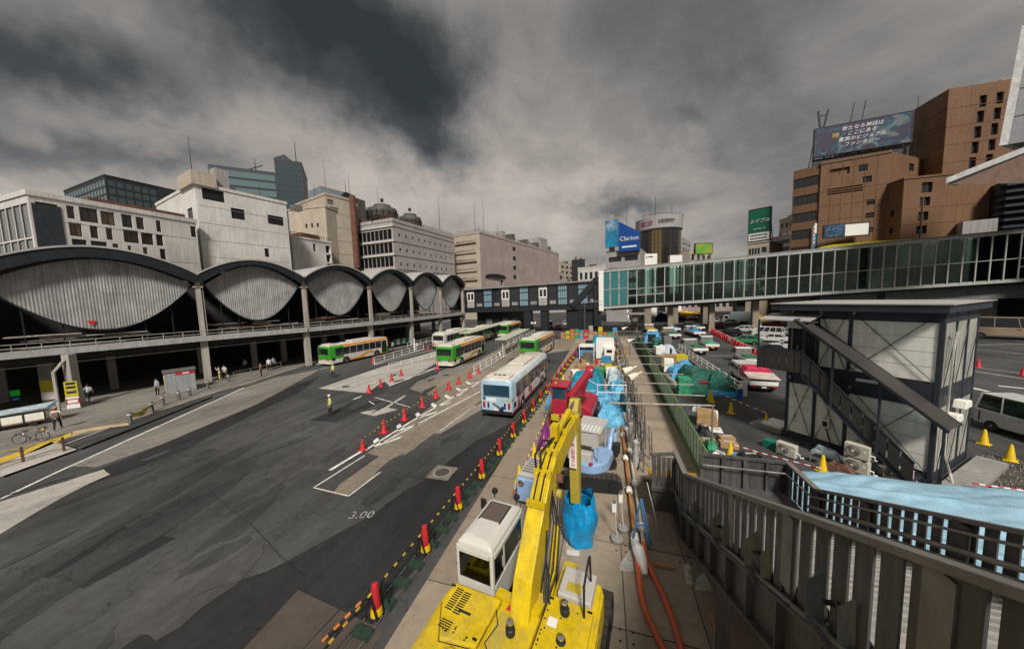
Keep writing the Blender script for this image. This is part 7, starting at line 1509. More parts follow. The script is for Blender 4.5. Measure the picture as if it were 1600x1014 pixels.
for k in range(12):
    x_ = -8.5+.95*k; m_ = (TIM, YLW, pm('drum_orange', (.4, .14, .02)), TGR, TBL, SRED, WALLG)[k % 7]; o = thing('stacked_goods', ords[k].replace('nearest', 'first')+' stack from the left in the goods row under the dark footbridge', 'goods', (x_, 66+random.random(), 0), 0, 'goods stacked below the footbridge'); h_ = random.uniform(1.2, 2.6)
    for q in range(3): MB().box(-.42, .42, -.5, .5, h_*q/3+.01, h_*(q+1)/3-.02).build('box', m_ if q != 1 else TIM, o)
# ================================================================ cones, bars and barriers
CRD = pm('cone_red', (.42, .018, .022), .45, var=.12, scale=3, dirt=(.2, .03, .03), dirt_amt=.4, dirt_scale=4); CYL_ = pm('cone_yellow', (.58, .38, .005), .45, var=.1, dirt=(.35, .25, .04), dirt_amt=.4)
BGR = pm('barrier_green', (.016, .034, .022), .7, var=.3, scale=4)
p0 = thing('post_cone', 'x', 'traffic cone', (0, 0, 0), 0, 'red post cones along the works lane'); MB().lathe([(.2, .02), (.2, .06), (.17, .075)], 16).build('base', BLACK, p0); MB().lathe([(.175, .07), (.15, .26), (.142, .28)], 16).build('sleeve', CYL_, p0, smooth=True); MB().lathe([(.135, .27), (.105, .9), (.085, .98), (.04, 1.0)], 16).build('cone', CRD, p0, smooth=True)
BARY = pm('bar_amber', (.40, .26, .03), .6, var=.25, scale=5)
f0 = thing('striped_barrier', 'x', 'barrier', (0, 0, 0), 0, 'striped barriers along the works lane')
for x_ in (-.22, .22): MB().tube((x_, -1.1, .06), (x_, 1.1, .06), .018, 6).build('ground_rail', STEEL, f0)
for y_ in (-.85, -.15, .55): MB().prism([(-.32, .0), (.32, 0), (.25, .12), (-.25, .12)], y_-.14, y_+.14, 'y').build('foot', BGR, f0)
for y_ in (-.9, .9):
    for s in (-1, 1): MB().bar((s*.2, y_, .08), (.0, y_, .82), .035).build('upright', DARK, f0)
for k in range(14): MB().tube((0, -.95+1.9*k/14, .82), (0, -.95+1.9*(k+1)/14, .82), .033, 8).build('bar_stripe', BARY if k % 3 == 1 else BLACK, f0)
CA, CB_ = V((-6.35, 6.75, .0)), V((-3.95, 52, .0)); n = 20; rzc = -math.atan2(CB_.x-CA.x, CB_.y-CA.y)
for k in range(n):
    p = CA.lerp(CB_, k/(n-1)); lb = ords[k]+' red post cone with yellow foot in the row beside the works lane'
    if k == 0: p0.location = p; p0['label'] = lb
    else: dup(p0, p, random.random(), lb)
    q = p+(CB_-CA).normalized()*1.19; lb = ords[k]+' striped bar barrier on green feet between the red post cones'
    if k == 0: f0.location = q; f0.rotation_euler = (0, 0, rzc); f0['label'] = lb
    elif k < n-1: dup(f0, q, rzc, lb)
q = CA-(CB_-CA).normalized()*1.1; dup(f0, q, rzc, 'striped bar barrier in front of the nearest red post cone')
o = thing('striped_pole', 'orange and black striped pole leaning at the nearest barrier', 'pole', (*G(505, 1006)[:2], .1)); e_ = G(574, 935, .8)-G(505, 1006, .1)
for k in range(8): MB().tube(e_*(k/8), e_*((k+1)/8), .04, 8).build('stripe', pm('drum_orange', (.4, .14, .02)) if k % 2 == 0 else BLACK, o)
c0_ = thing('traffic_cone', 'x', 'traffic cone', (0, 0, 0), 0, 'red traffic cones on the bus lanes'); MB().box(-.21, .21, -.21, .21, .012, .05).build('base', CRD, c0_, bevel=.015); MB().lathe([(.17, .05), (.15, .08), (.045, .68), (.03, .71)], 16).build('cone', CRD, c0_, smooth=True)
used = [False]
def cone(px, label, sc_=1., proto=c0_, z=0.):
    p = G(*px, z)
    if proto is c0_ and not used[0]: used[0] = True; c0_.location = p; c0_['label'] = label; return c0_
    o = dup(proto, p, random.random(), label); o.scale = (sc_,)*3; return o
mid = [(567, 703), (600, 676), (632, 656), (660, 636), (681, 622), (701, 609), (717, 600), (734, 591), (748, 584)]
for i, p in enumerate(mid): cone(p, (['nearest']+ords[1:8]+['farthest'])[i]+' red cone in the chevron row between the bus lanes', 1.35)
isl = [(577, 614), (595, 604), (612, 595), (627, 587)]
for i, p in enumerate(isl): cone(p, ['nearest', 'second', 'third', 'farthest'][i]+' red cone along the pale traffic island', 1.25)
for p, lb in (((583, 567), 'single red cone at the end of the left white railing'), ((684, 577), 'single red cone under the rear of the middle green bus'), ((669, 546), 'single red cone behind the walking passenger'), ((1528, 574), 'left red cone on the right hand road'), ((1598, 588), 'right red cone on the right hand road at the border')): cone(p, lb, 1.3)
for L_ in (mid, isl):
    ch_ = thing('cone_chain', 'dashed black and yellow chain linking the red cones of the '+('chevron row' if L_ is mid else 'pale traffic island'), 'chain', (0, 0, 0))
    for i in range(len(L_)-1):
        a, b = G(*L_[i]), G(*L_[i+1])
        for k in range(10):
            f = lambda t: a.lerp(b, t)+V((0, 0, .78-.35*4*t*(1-t)*.5)); MB().tube(f(k/10), f((k+1)/10-.01), .025, 5).build('link', YLW if k % 2 else BLACK, ch_)
for i in range(20):
    t = i/19; p = V((22.2, 77, 0)).lerp(V((18.9, 44.2, 0)), t); o = dup(c0_, p, random.random(), ords[19-i]+' red cone in the row between the yard and the waiting cars', 'red cones between yard and cars'); o.scale = (1.6,)*3
br_ = thing('barrier_board', 'low red and white barrier boards along the waiting cars', 'barrier', (0, 0, 0))
for i in range(14):
    a, b = V((22.4, 77, 0)).lerp(V((19.1, 44.2, 0)), i/14), V((22.4, 77, 0)).lerp(V((19.1, 44.2, 0)), (i+1)/14-.01); MB().bar(a+V((0, 0, .5)), b+V((0, 0, .5)), .06, .5).build('board', CRD if i % 2 == 0 else pm('dull_red', (.25, .05, .04), .6), br_); MB().bar(a+V((0, 0, .95)), b+V((0, 0, .95)), .05).build('rail', WHITEP, br_); MB().box(a.x-.05, a.x+.05, a.y-.05, a.y+.05, 0, .95).build('post', WHITEP, br_)
y0_ = thing('yellow_cone', 'x', 'traffic cone', (0, 0, 0), 0, 'yellow traffic cones'); MB().box(-.2, .2, -.2, .2, .012, .05).build('base', CYL_, y0_, bevel=.015); MB().lathe([(.17, .05), (.15, .08), (.05, .72), (.03, .75)], 16).build('cone', CYL_, y0_, smooth=True)
yl = [((1109, 625), 'yellow cone behind its twin by the crumpled blue sheet'), ((1112, 629), 'yellow cone in front of its twin by the crumpled blue sheet'), ((1142, 646), 'yellow cone alone in the middle of the yard'), ((1197, 667), 'yellow cone nearest the site hut steps'), ((1141, 716), 'yellow cone among the rubbish by the fence end'), ((835, 716), 'second nearest yellow cone on the works lane'), ((812, 753), 'nearest yellow cone on the works lane beside the generator'), ((850, 679), 'third nearest yellow cone on the works lane'), ((862, 642), 'yellow cone by the red crane corner'), ((880, 598), 'yellow cone by the hazard board'), ((1285, 737), 'small yellow cone top behind the stair landing'), ((1537, 694), 'yellow cone on the gravel, left'), ((1578, 720), 'yellow cone on the gravel, right')]
for i, (p, lb) in enumerate(yl):
    if i == 0: y0_.location = G(*p); y0_['label'] = lb; y0_.scale = (1.15,)*3
    else: o = dup(y0_, G(*p), random.random(), lb); o.scale = (1.15,)*3
def pole(label, a, b, za, zb, sag=0., n=14, r=.025):
    o = thing('striped_bar', label, 'bar', (0, 0, 0), 0, 'red and white bars'); A, B = G(*a, za), G(*b, zb)
    for k in range(n):
        f = lambda t: A.lerp(B, t)-V((0, 0, sag*4*t*(1-t))); MB().tube(f(k/n), f((k+1)/n), r, 6).build('stripe', WHITEP if k % 2 else SRED, o)
pole('red and white bar from the green fence to the blue post', (1010, 545), (1155, 608), 1.2, .9, 0, 18); pole('red and white bar from the twin yellow cones to the lone cone and hut', (1112, 608), (1197, 645), .8, .8, .05, 16); pole('red and white bar from the rubbish cone past the outdoor unit', (1141, 693), (1285, 732), .8, .8, .05, 18); pole('red and white bar on the works lane left of the generator', (800, 772), (868, 615), .7, .7, 0, 40, .02); pole('red and white bar lying beside the blue mesh sheet', (1520, 755), (1640, 772), .5, .5, 0, 12, .035)
o = thing('blue_post', 'blue bollard with white top at the guard rail end', 'bollard', G(1156, 623)); MB().lathe([(.25, 0), (.2, .1), (.18, .9)], 14).build('post', BLUE, o, smooth=True); MB().lathe([(.185, .9), (.18, 1.15), (.05, 1.2)], 14).build('cap', WHITEP, o)
# rubbish by the fence end
RB = [('timber offcut', TIM, (1105, 690), (.9, .15, .2)), ('cardboard box', pm('cardboard', (.30, .19, .09), .85), (1135, 690), (.8, .5, .35)), ('second cardboard box', pm('cardboard', (.3, .19, .09)), (1138, 698), (.9, .6, .3)), ('white board', WHITEP, (1118, 672), (.7, .9, .06)), ('cream cabinet', CREAM, (1113, 662), (.6, .5, .9)), ('white paper pile', WHITEP, (1125, 712), (.7, .6, .2)), ('dark crate', DARK, (1172, 723), (.9, .5, .5)), ('timber offcut piece', TIM, (1175, 716), (1.0, .35, .08)), ('green sack', TGR, (1110, 700), (.5, .5, .5)), ('grey bundle', STEEL, (1095, 650), (.5, 1.2, .3)), ('white sack', PTP, (1088, 640), (.6, .9, .35)), ('dark tyre pile', BLACK, (1100, 676), (.6, .6, .45))]
for nm_, m_, px, (sx, sy, sz) in RB:
    p = G(*px); o = thing(nm_.replace('second ', '').replace(' ', '_'), nm_+' in the rubbish strip along the green fence', nm_.split()[-1], (p.x, p.y, 0), random.uniform(-.5, .5))
    lump(o, 'pile', m_, -sx/2, sx/2, -sy/2, sy/2, 0, sz*1.3, random.random()*9) if nm_.split()[-1] in ('sack', 'pile', 'bundle') else MB().box(-sx/2, sx/2, -sy/2, sy/2, .01, sz).build('body', m_, o, bevel=.015)
    MB().box(-sx*.3, sx*.3, -sy*.1, sy*.1, sz+.01, sz+.05).build('scrap', WPI, o)
o = thing('basket', 'blue round basket in front of the dark crate', 'basket', G(1156, 722)); MB().lathe([(.22, 0), (.32, .3), (.34, .3), (.34, .34), (.3, .34), (.2, .04)], 18).build('bowl', pm('basket_blue', (.06, .15, .24), .5), o, smooth=True); MB().path([(math.cos(2*PI*k/16)*.35, math.sin(2*PI*k/16)*.35, .34) for k in range(17)], .02, 5).build('rim', LBL, o)
o = thing('green_crate', 'stack of green plastic crates by the hut steps', 'crate', (*G(1206, 700)[:2], 0), hb.rz)
for k in range(3): MB().box(-.35, .35, -.25, .25, .15*k+.01, .15*k+.14).build('tray', pm('crate_green', (.01, .14, .09), .5), o)
for lb, px, m_, s_ in (('black folding chair frame by the outdoor unit', (1265, 722), DARK, .5), ('clear plastic bags heaped below the hut stair', (1292, 712), PTP, .6), ('black bin bags below the hut band', (1280, 703), BLACK, .7), ('brown sack beside the stacked units', (1312, 735), RUST, .5), ('grey sheet metal beside the stacked units', (1378, 738), STEEL, .6)):
    p = G(*px); o = thing('clutter_item', lb, 'clutter', (p.x, p.y, 0), hb.rz)
    if 'chair' in lb:
        for a, b in (((0, 0, 0), (.1, .1, .8)), ((.45, 0, 0), (.55, .1, .8)), ((.1, .1, .8), (.55, .1, .8)), ((0, 0, 0), (.45, 0, 0))): MB().tube(a, b, .015, 5).build('tube', CHROME, o)
        MB().box(0.05, .5, .0, .4, .4, .43).build('seat', BLACK, o)
    else: lump(o, 'heap', m_, -s_, s_, -s_*.5, s_*.5, 0, s_*.9, random.random()*9); MB().box(-.1, .1, -.05, .05, s_*.5, s_*.5+.1).build('knot', m_, o)
# ================================================================ people
SKN = pm('skin', (.42, .25, .17), .6, var=.06); VEST = pm('vest_lime', (.42, .55, .16), .6, var=.15, scale=6); SHW = pm('shirt_white', (.55, .54, .52), .8, var=.12, scale=5); SHB = pm('shirt_blue', (.22, .30, .40), .8, var=.12, scale=5); SHP = pm('shirt_pink', (.40, .16, .15), .8, var=.12)
TRD = pm('trousers_dark', (.014, .014, .018), .85, var=.2); NVY = pm('overalls_navy', (.012, .018, .045), .8, var=.2); SHOE = pm('shoe_black', (.01, .01, .01), .5); HAIR = pm('hair_black', (.012, .01, .009), .6)
def person(label, px, rz, top, leg, cap=None, pose='stand', z=0., sleeve='short', bag=None, h=1.72, grp=None, bagm=None):
    p = G(*px, z); o = thing('person', label, 'person', (p.x, p.y, z), rz, grp); k = h/1.72
    vs = []; es = []; rd = []; seg = []
    def J(parent, co, r, zone):
        vs.append(V(co)*k); rd.append(r*k)
        if parent is not None: es.append((parent, len(vs)-1)); seg.append((parent, len(vs)-1, zone))
        return len(vs)-1
    pel = J(None, (0, 0, .95), .135, 0); sp_ = J(pel, (0, .01, 1.14), .125, 0); ch = J(sp_, (0, .0, 1.34), .14, 0); nk = J(ch, (0, 0, 1.47), .062, 0); hd = J(nk, (0, .015, 1.55), .085, 2); ht = J(hd, (0, .02, 1.66), .095, 2)
    J(hd, (0, .115, 1.575), .018, 2)                       # nose and chin line
    st = {'stand': (.03, -.02, .0, .0), 'walk': (.28, -.26, .12, -.12), 'apart': (.0, .0, 0, 0)}[pose if pose in ('walk', 'apart') else 'stand']
    for s, fy, ay in ((1, st[0], st[3]), (-1, st[1], st[2])):
        sw = .16 if pose == 'apart' else 0
        hip = J(pel, (s*.09, 0, .90), .098, 1); kn = J(hip, (s*(.10+sw*.5), fy*.55+(.05 if fy > 0 else 0), .50), .066, 1); an = J(kn, (s*(.10+sw), fy, .10), .046, 1); J(an, (s*(.115+sw), fy+.15, .035), .036, 3)
        sh = J(ch, (s*.175, 0, 1.40), .062, 0)
        if pose == 'up' : el = J(sh, (s*.26, .14, 1.30), .045, 0); wr = J(el, (s*.13, .26, 1.46), .034, 2); hv = V((-s*.3, .3, .9))
        elif pose == 'fold': el = J(sh, (s*.25, .03, 1.13), .046, 0); wr = J(el, (s*.08, .2, 1.12), .034, 2); hv = V((-s*.9, .3, 0))
        else: el = J(sh, (s*.23, ay*.8-.02, 1.14), .046, 0); wr = J(el, (s*.235, ay*1.7+.06, .90), .034, 2 if sleeve == 'short' else 0); hv = V((s*.05, .25, -1))
        hv.normalize(); W0 = V(vs[wr])/k; pm_ = J(wr, W0+hv*.06, .034, 2); side = hv.cross(V((0, 1, .2))).normalized()*.03
        for f in range(4): a = J(pm_, W0+hv*.105+side*(f-1.5)*.75, .0095, 2); J(a, W0+hv*(.165+(.012 if f in (1, 2) else 0))+side*(f-1.5)*.8+V((0, .018, 0)), .008, 2)
        t_ = J(pm_, W0+hv*.07+side*1.7+V((0, .02, 0)), .0105, 2); J(t_, W0+hv*.105+side*2.1+V((0, .035, 0)), .009, 2)
    me = bpy.data.meshes.new('b'); me.from_pydata([tuple(v) for v in vs], es, []); tmp = bpy.data.objects.new('b', me); COL.objects.link(tmp)
    md = tmp.modifiers.new('s', 'SKIN'); md.use_smooth_shade = True
    if not me.skin_vertices: me.skin_vertices.new()
    for i, d in enumerate(me.skin_vertices[0].data):
        r = rd[i]; d.radius = (r, r*.78) if i in (0, 1, 2) else (r, r)
        d.use_root = (i == 0)
    ss = tmp.modifiers.new('u', 'SUBSURF'); ss.levels = 1; ss.render_levels = 1
    dg = bpy.context.evaluated_depsgraph_get(); bm_ = bpy.data.meshes.new_from_object(tmp.evaluated_get(dg)); bpy.data.objects.remove(tmp)
    bm_.materials.clear()
    for m in (top, leg, SKN, SHOE): bm_.materials.append(m)
    for f in bm_.polygons:
        c = f.center; best = 9; zn = 0
        for a, b, z_ in seg:
            A, B = vs[a], vs[b]; d = B-A; t = max(0, min(1, (c-A).dot(d)/max(1e-9, d.dot(d)))); q = (c-(A+d*t)).length/(rd[b]+.02)
            if q < best: best = q; zn = z_
        f.material_index = zn
        f.use_smooth = True
    link('body', bm_, o)
    if cap:
        MB().lathe([(.112*k, 1.645*k), (.115*k, 1.69*k), (.085*k, 1.755*k), (.02*k, 1.77*k)], 14, (0, .015, 0)).build('cap', cap, o, smooth=True); MB().box(-.075, .075, .08, .19, 1.645*k, 1.66*k).build('cap_peak', cap if cap is not WHITEP else BLACK, o)
    MB().lathe([(.098*k, 1.56*k), (.106*k, 1.62*k), (.098*k, 1.69*k), (.03*k, 1.755*k)] if not cap else [(.1*k, 1.56*k), (.105*k, 1.64*k)], 12, (0, -.012, 0)).build('hair', HAIR, o, smooth=True)
    for s in (-1, 1): MB().lathe([(.001, -.012), (.012, 0), (.001, .012)], 6, (s*.035*k, .112*k, 1.61*k)).build('eye', BLACK, o)
    if top is VEST:
        for zz in (1.12, 1.27): MB().lathe([(.158*k, zz*k), (.16*k, (zz+.05)*k)], 14, (0, 0, 0), Matrix.Diagonal((1, .82, 1))).build('reflective_band', pm('band_yellow', (.6, .5, .05), .4), o)
        MB().lathe([(.15*k, .98*k), (.15*k, 1.03*k)], 14, (0, 0, 0), Matrix.Diagonal((1, .85, 1))).build('belt', WHITEP, o)
    if bag: MB().box(-.16, .16, -.30, -.12, 1.05, 1.38).build('shoulder_bag', bag, o, bevel=.04); MB().bar((-.15, .12, 1.42), (.16, .12, 1.02), .03, .012).build('bag_strap', bag, o)
    return o
person('traffic guard in white cap and lime vest standing alone on the asphalt', (517, 650), rad(150), VEST, TRD, WHITEP, 'stand'); person('traffic guard in lime vest with legs apart near the bus at the station edge', (521, 590), rad(175), VEST, TRD, WHITEP, 'apart')
person('walking person in white shirt and tan cap carrying a shoulder bag', (91, 671), rad(60), SHW, TRD, pm('cap_tan', (.33, .22, .15), .8), 'walk', .13, bag=pm('bag_tan', (.22, .15, .09), .8))
person('person in white top and yellow skirt raising arms under the station', (344, 594), rad(140), SHW, pm('skirt_yellow', (.45, .38, .1), .8), None, 'up', .13); person('person in white shirt with dark bag beside the person raising arms', (352, 592), rad(200), SHW, TRD, None, 'stand', .13, bag=BLACK); person('person in pale blue shirt standing left of the kiosk', (247, 617), rad(190), SHB, TRD, None, 'stand', .13); person('worker in navy overalls and white helmet behind the green fence', (1048, 562), rad(-60), NVY, NVY, WHITEP, 'walk', sleeve='long'); person('passenger in white shirt and dark trousers on the stop island', (652, 549), rad(-100), SHW, TRD, None, 'walk')
person('person in pink shirt standing in the station shade', (409, 588), rad(120), SHP, TRD, None, 'stand', .13); person('person with white bag walking in the dark concourse behind the pillar', (140, 627), rad(90), SHB, TRD, None, 'walk', .13, bag=WHITEP); person('person in blue top in the dark concourse by the railing', (384, 580), rad(100), SHB, TRD, None, 'stand', .13)
for i, (p, t_) in enumerate((((600, 549), SHW), ((607, 550), SHP), ((614, 548), SHB), ((421, 579), SHW), ((428, 577), SHB))): person(['person in white shirt waiting by the pillar right of the station bus', 'person in pink shirt waiting by the pillar right of the station bus', 'person in blue shirt waiting by the pillar right of the station bus', 'person in white shirt waiting left of the station bus', 'person in blue shirt waiting left of the station bus'][i], p, rad(90+40*i), t_, TRD, None, 'stand', .13)
# ================================================================ street furniture by the station
k_ = thing('kiosk', 'small grey kiosk with red and white sign under the station', 'kiosk', (*G(281, 611, .13)[:2], .13), rad(66))
MB().box(-1.0, 1.25, -.75, .75, 0, 2.25).build('shell', pm('kiosk_grey', (.30, .31, .31), .5, .2, var=.1, streak=.2), k_, bevel=.03); MB().box(-1.1, 1.35, -.85, .85, 2.25, 2.36).build('roof', STEEL, k_); MB().box(-.2, 1.2, -.77, -.752, 1.85, 2.15).build('red_sign', SRED, k_); MB().box(.3, .8, -.785, -.772, 1.94, 2.06).build('sign_panel', WHITEP, k_)
for q in range(4): MB().box(-1.03, -1.002, -.6, .6, .35+.4*q, .68+.4*q).build('goods_shelf', (YLW, WPI, YLW, CREAM)[q], k_)
MB().box(-1.05, -1.003, -.65, .65, 1.98, 2.2).build('red_sign', SRED, k_)
ps = thing('poster_board', 'yellow and white notices with a red framed panel on the station pillar', 'notice', (*G(122, 636, .13)[:2], .13), rad(48)); 
for z0, z1, m_ in ((1.75, 2.55, YLW), (1.15, 1.7, YLW), (.95, 1.12, WHITEP), (.48, .92, SRED), (.05, .45, WHITEP)): MB().box(-.38, .38, -.56, -.52, z0, z1).build('notice', m_, ps)
MB().box(-.3, .3, -.575, -.561, .56, .84).build('notice', WHITEP, ps)
for zz in (2.25, 1.9, 1.45): MB().box(-.28, .28, -.575, -.561, zz, zz+.2).build('print_block', FRD, ps)
ps2 = thing('poster_board', 'dim yellow notice on the pillar deep under the station', 'notice', (*G(78, 632, .13)[:2], .13), rad(48)); MB().box(-.4, .4, -.03, .03, 1.3, 2.4).build('notice', YLW, ps2); MB().box(-.4, .4, -.03, .03, .5, 1.25).build('notice', WHITEP, ps2); MB().box(-.42, .42, .04, .5, 0, 4.6).build('backing', CONC_G, ps2)
for lb, px, m_, c_ in (('green backlit sign in the dark concourse at the left border', (10, 616), 'g', (.02, .35, .04)), ('blue arrow sign in the dark concourse at the left border', (25, 627), 'b', (.02, .14, .4))):
    m = pm('lit_'+m_, c_, .5); m.node_tree.nodes['Principled BSDF'].inputs['Emission Color'].default_value = (*c_, 1); m.node_tree.nodes['Principled BSDF'].inputs['Emission Strength'].default_value = .12
    p = AT(*px, 32); o = thing('backlit_sign', lb, 'sign', p, rad(60)); MB().box(-.75, .75, 0, .12, -.3, .3).build('face', m, o) if m_ == 'g' else MB().prism([(-.4, .1), (-.2, .1), (-.2, .35), (.2, .35), (.2, .1), (.4, .1), (0, -.3)], 0, .08, 'y').build('face', m, o); MB().box(-.05, .05, .13, .2, -p.z+.1, .4).build('post', DARK, o)
ct_ = thing('handcart', 'pale wooden handcart with a blue edged sheet at the left border', 'cart', (*G(25, 668, .13)[:2], .13), rad(62)); MB().box(-1.6, 1.5, -.55, .55, .35, .42).build('floor', TIM, ct_)
for s in (-.55, .55): MB().box(-1.6, 1.5, s-.02, s+.02, .45, 1.0).build('side_board', CREAM, ct_)
for x_ in (-1.6, 1.5): MB().box(x_-.02, x_+.02, -.52, .52, .45, 1.0).build('end_board', CREAM, ct_)
for x_ in (-1.55, -.5, .5, 1.45): MB().box(x_-.04, x_+.04, -.6, -.57, .3, 1.1).build('stake', DARK, ct_)
MB().add([(-1.7, -.7, 1.15), (1.6, -.6, 1.3), (1.8, .7, 1.45), (-1.6, .6, 1.3), (-1.7, -.7, 1.2), (1.6, -.6, 1.35), (1.8, .7, 1.5), (-1.6, .6, 1.35)], [(0, 1, 2, 3), (7, 6, 5, 4), (0, 4, 5, 1), (1, 5, 6, 2), (2, 6, 7, 3), (3, 7, 4, 0)]).build('sheet', PTP, ct_); MB().bar((1.62, -.62, 1.33), (1.82, .72, 1.48), .08).build('sheet_edge', TBL, ct_)
for x_ in (-.9, .9):
    for s in (-.6, .6): MB().lathe([(.18, -.03), (.2, 0), (.18, .03)], 14, (x_, s, .2), Matrix.Rotation(PI/2, 3, 'X')).build('wheel', TYRE, ct_)
# bicycle
bk_ = thing('bicycle', 'dark city bicycle with a front basket parked by the yellow tactile strip', 'bicycle', (*G(50, 691, .13)[:2], .13), rad(38)); CHD = pm('bike_frame', (.12, .12, .13), .35, .5)
for x_ in (-.54, .54):
    ty = MB().path([(x_+math.cos(2*PI*k/24)*.33, 0, .34+math.sin(2*PI*k/24)*.33) for k in range(25)], .02, 6).build('tyre', TYRE, bk_)
    MB().path([(x_+math.cos(2*PI*k/24)*.305, 0, .34+math.sin(2*PI*k/24)*.305) for k in range(25)], .009, 4).build('rim', CHROME, ty)
    sk_ = MB()
    for k in range(14): a = 2*PI*k/14; sk_.tube((x_, 0, .34), (x_+math.cos(a)*.3, 0, .34+math.sin(a)*.3), .003, 3)
    sk_.build('spokes', CHROME, ty, kind='stuff'); MB().path([(x_+math.cos(PI*k/10)*.37, 0, .34+math.sin(PI*k/10)*.37) for k in range(1, 10)], .018, 5).build('mudguard', CHROME, bk_)
for a, b in (((-.54, 0, .34), (-.1, 0, .3)), ((-.1, 0, .3), (-.22, 0, .78)), ((-.1, 0, .3), (.38, 0, .8)), ((-.54, 0, .34), (-.22, 0, .78)), ((.54, 0, .34), (.36, 0, .98)), ((-.2, 0, .6), (.38, 0, .72))): MB().tube(a, b, .018, 6).build('frame_tube', CHD, bk_)
MB().box(-.34, -.1, -.08, .08, .82, .88).build('saddle', BLACK, bk_, bevel=.03); MB().path([(.3, -.28, 1.02), (.38, -.15, 1.06), (.36, 0, 1.0), (.38, .15, 1.06), (.3, .28, 1.02)], .014, 6).build('handlebar', CHROME, bk_); MB().lathe([(.15, 0), (.18, .22)], 8, (.62, 0, .74)).build('basket', CHROME, bk_); MB().box(-.72, -.36, -.08, .08, .70, .72).build('rear_rack', CHROME, bk_); MB().lathe([(.08, -.01), (.08, .01)], 14, (-.1, .05, .3), Matrix.Rotation(PI/2, 3, 'X')).build('chainwheel', CHD, bk_)
# railings
def railing(label, pts, h=1.0, m=None, bars=(1., .55), step=2., r=.03, z=0., kerb=None, grp='railings', hoop=False):
    o = thing('railing', label, 'railing', (0, 0, 0), 0, grp); m = m or WHITEP
    for i in range(len(pts)-1):
        a, b = V(pts[i]), V(pts[i+1]); n = max(1, round((b-a).length/step))
        for k in range(n+1 if i == len(pts)-2 else n): p = a.lerp(b, k/n); MB().tube((p.x, p.y, z), (p.x, p.y, z+h), r*1.15, 6).build('post', m, o)
        for f in bars: MB().tube((a.x, a.y, z+h*f), (b.x, b.y, z+h*f), r, 6).build('rail', m, o)
        if kerb: MB().bar((a.x, a.y, .09), (b.x, b.y, .09), kerb, .18).build('island_kerb', PALE, o)
    return o
g2 = lambda *p: [(*G(x, y)[:2], 0) for x, y in p]
railing('white railing on the stop island beside the white bus', [(-14.9, 33.6, 0), (-14.7, 47, 0), (-14.6, 62, 0)], 1.05, kerb=.5, r=.035); railing('white railing on the left stop island near the station bus', [(-31.9, 37, 0), (-31.7, 49.5, 0)], 1.0, kerb=.6, r=.035); railing('low white guard along the pale traffic island behind the cones', [(-27.5, 34.5, 0), (-24.2, 45, 0), (-23.8, 58, 0)], .8, kerb=.5); railing('long white railing beyond the middle green bus', [(-17, 54, 0), (-16.6, 75, 0)], 1., r=.04); railing('steel railing in the station shade left of the bus', [(*G(366, 594, .13)[:2], 0), (*G(440, 577, .13)[:2], 0)], 1.0, STEEL, z=.13); railing('pale railing at the far end of the station pavement', [(-35.4, 50, 0), (-34.6, 66, 0)], 1., z=.13)
ry = thing('railing', 'brown railing with a hoop pattern at the left border', 'railing', (0, 0, 0), 0, 'railings'); a, b = G(-40, 742, .13), G(103, 704, .13)
for t in (0., .5, .98):
    p = a.lerp(b, t); MB().box(p.x-.05, p.x+.05, p.y-.05, p.y+.05, .13, 1.05).build('post', RUST, ry)
for zz in (1.02, .35): MB().tube((a.x, a.y, zz), (b.x, b.y, zz), .025, 6).build('rail', YEL if zz > 1 else RUST, ry)
for t in (.25, .75): c = a.lerp(b, t); d = (b-a).normalized(); MB().path([c+d*math.cos(PI*k/10)*.8+V((0, 0, .4+.5*math.sin(PI*k/10))) for k in range(11)], .018, 5).build('hoop', RUST, ry)
pb_ = [(204, 662), (238, 644), (255, 633), (280, 625), (297, 619), (325, 607), (357, 597)]; BOL = pm('bollard_grey', (.12, .12, .115), .6, var=.15)
b0 = thing('bollard', 'x', 'bollard', (0, 0, 0), 0, 'bollards along the kerb'); MB().lathe([(.13, 0), (.12, .85), (.1, .92), (.02, .94)], 12).build('post', BOL, b0, smooth=True); MB().lathe([(.135, .7), (.135, .78)], 12).build('band', WHITEP, b0)
for i, p in enumerate(pb_):
    q = G(*p, .13); lb = ['grey bollard nearest the handcart holding the yellow banner', 'second grey bollard at the far end of the yellow banner', 'third grey bollard along the kerb', 'fourth grey bollard along the kerb', 'fifth grey bollard along the kerb by the kiosk', 'sixth grey bollard along the kerb', 'last grey bollard along the kerb before the railing'][i]
    if i == 0: b0.location = q; b0['label'] = lb
    else: dup(b0, q, 0, lb)
cn_ = thing('bollard_chain', 'sagging chain strung between the kerb bollards', 'chain', (0, 0, 0))
for i in range(1, len(pb_)-1):
    a, b = G(*pb_[i], .13)+V((0, 0, .8)), G(*pb_[i+1], .13)+V((0, 0, .8)); MB().path([a.lerp(b, t/8)-V((0, 0, .25*4*(t/8)*(1-t/8))) for t in range(9)], .022, 5).build('chain', STEEL, cn_)
a, b = G(*pb_[0], .13), G(*pb_[1], .13); bn = thing('yellow_banner', 'crumpled yellow banner slung between two kerb bollards', 'banner', (0, 0, 0)); vs = []
for i in range(15):
    t = i/14; p = a.lerp(b, t); sg = .3*4*t*(1-t); w_ = .08*math.sin(t*17)
    vs += [(p.x+w_, p.y+w_, .13+.88-sg), (p.x-w_*.7, p.y, .13+.45-sg*.7+.1*math.sin(t*9))]
MB().add(vs, [(2*i, 2*i+2, 2*i+3, 2*i+1) for i in range(14)]).build('cloth', pm('banner_yellow', (.5, .42, .05), .7, var=.2, scale=4), bn, smooth=True, fix=False); MB().tube(a+V((0, 0, .9)), b+V((0, 0, .9)), .012, 4).build('cord', WPI, bn)
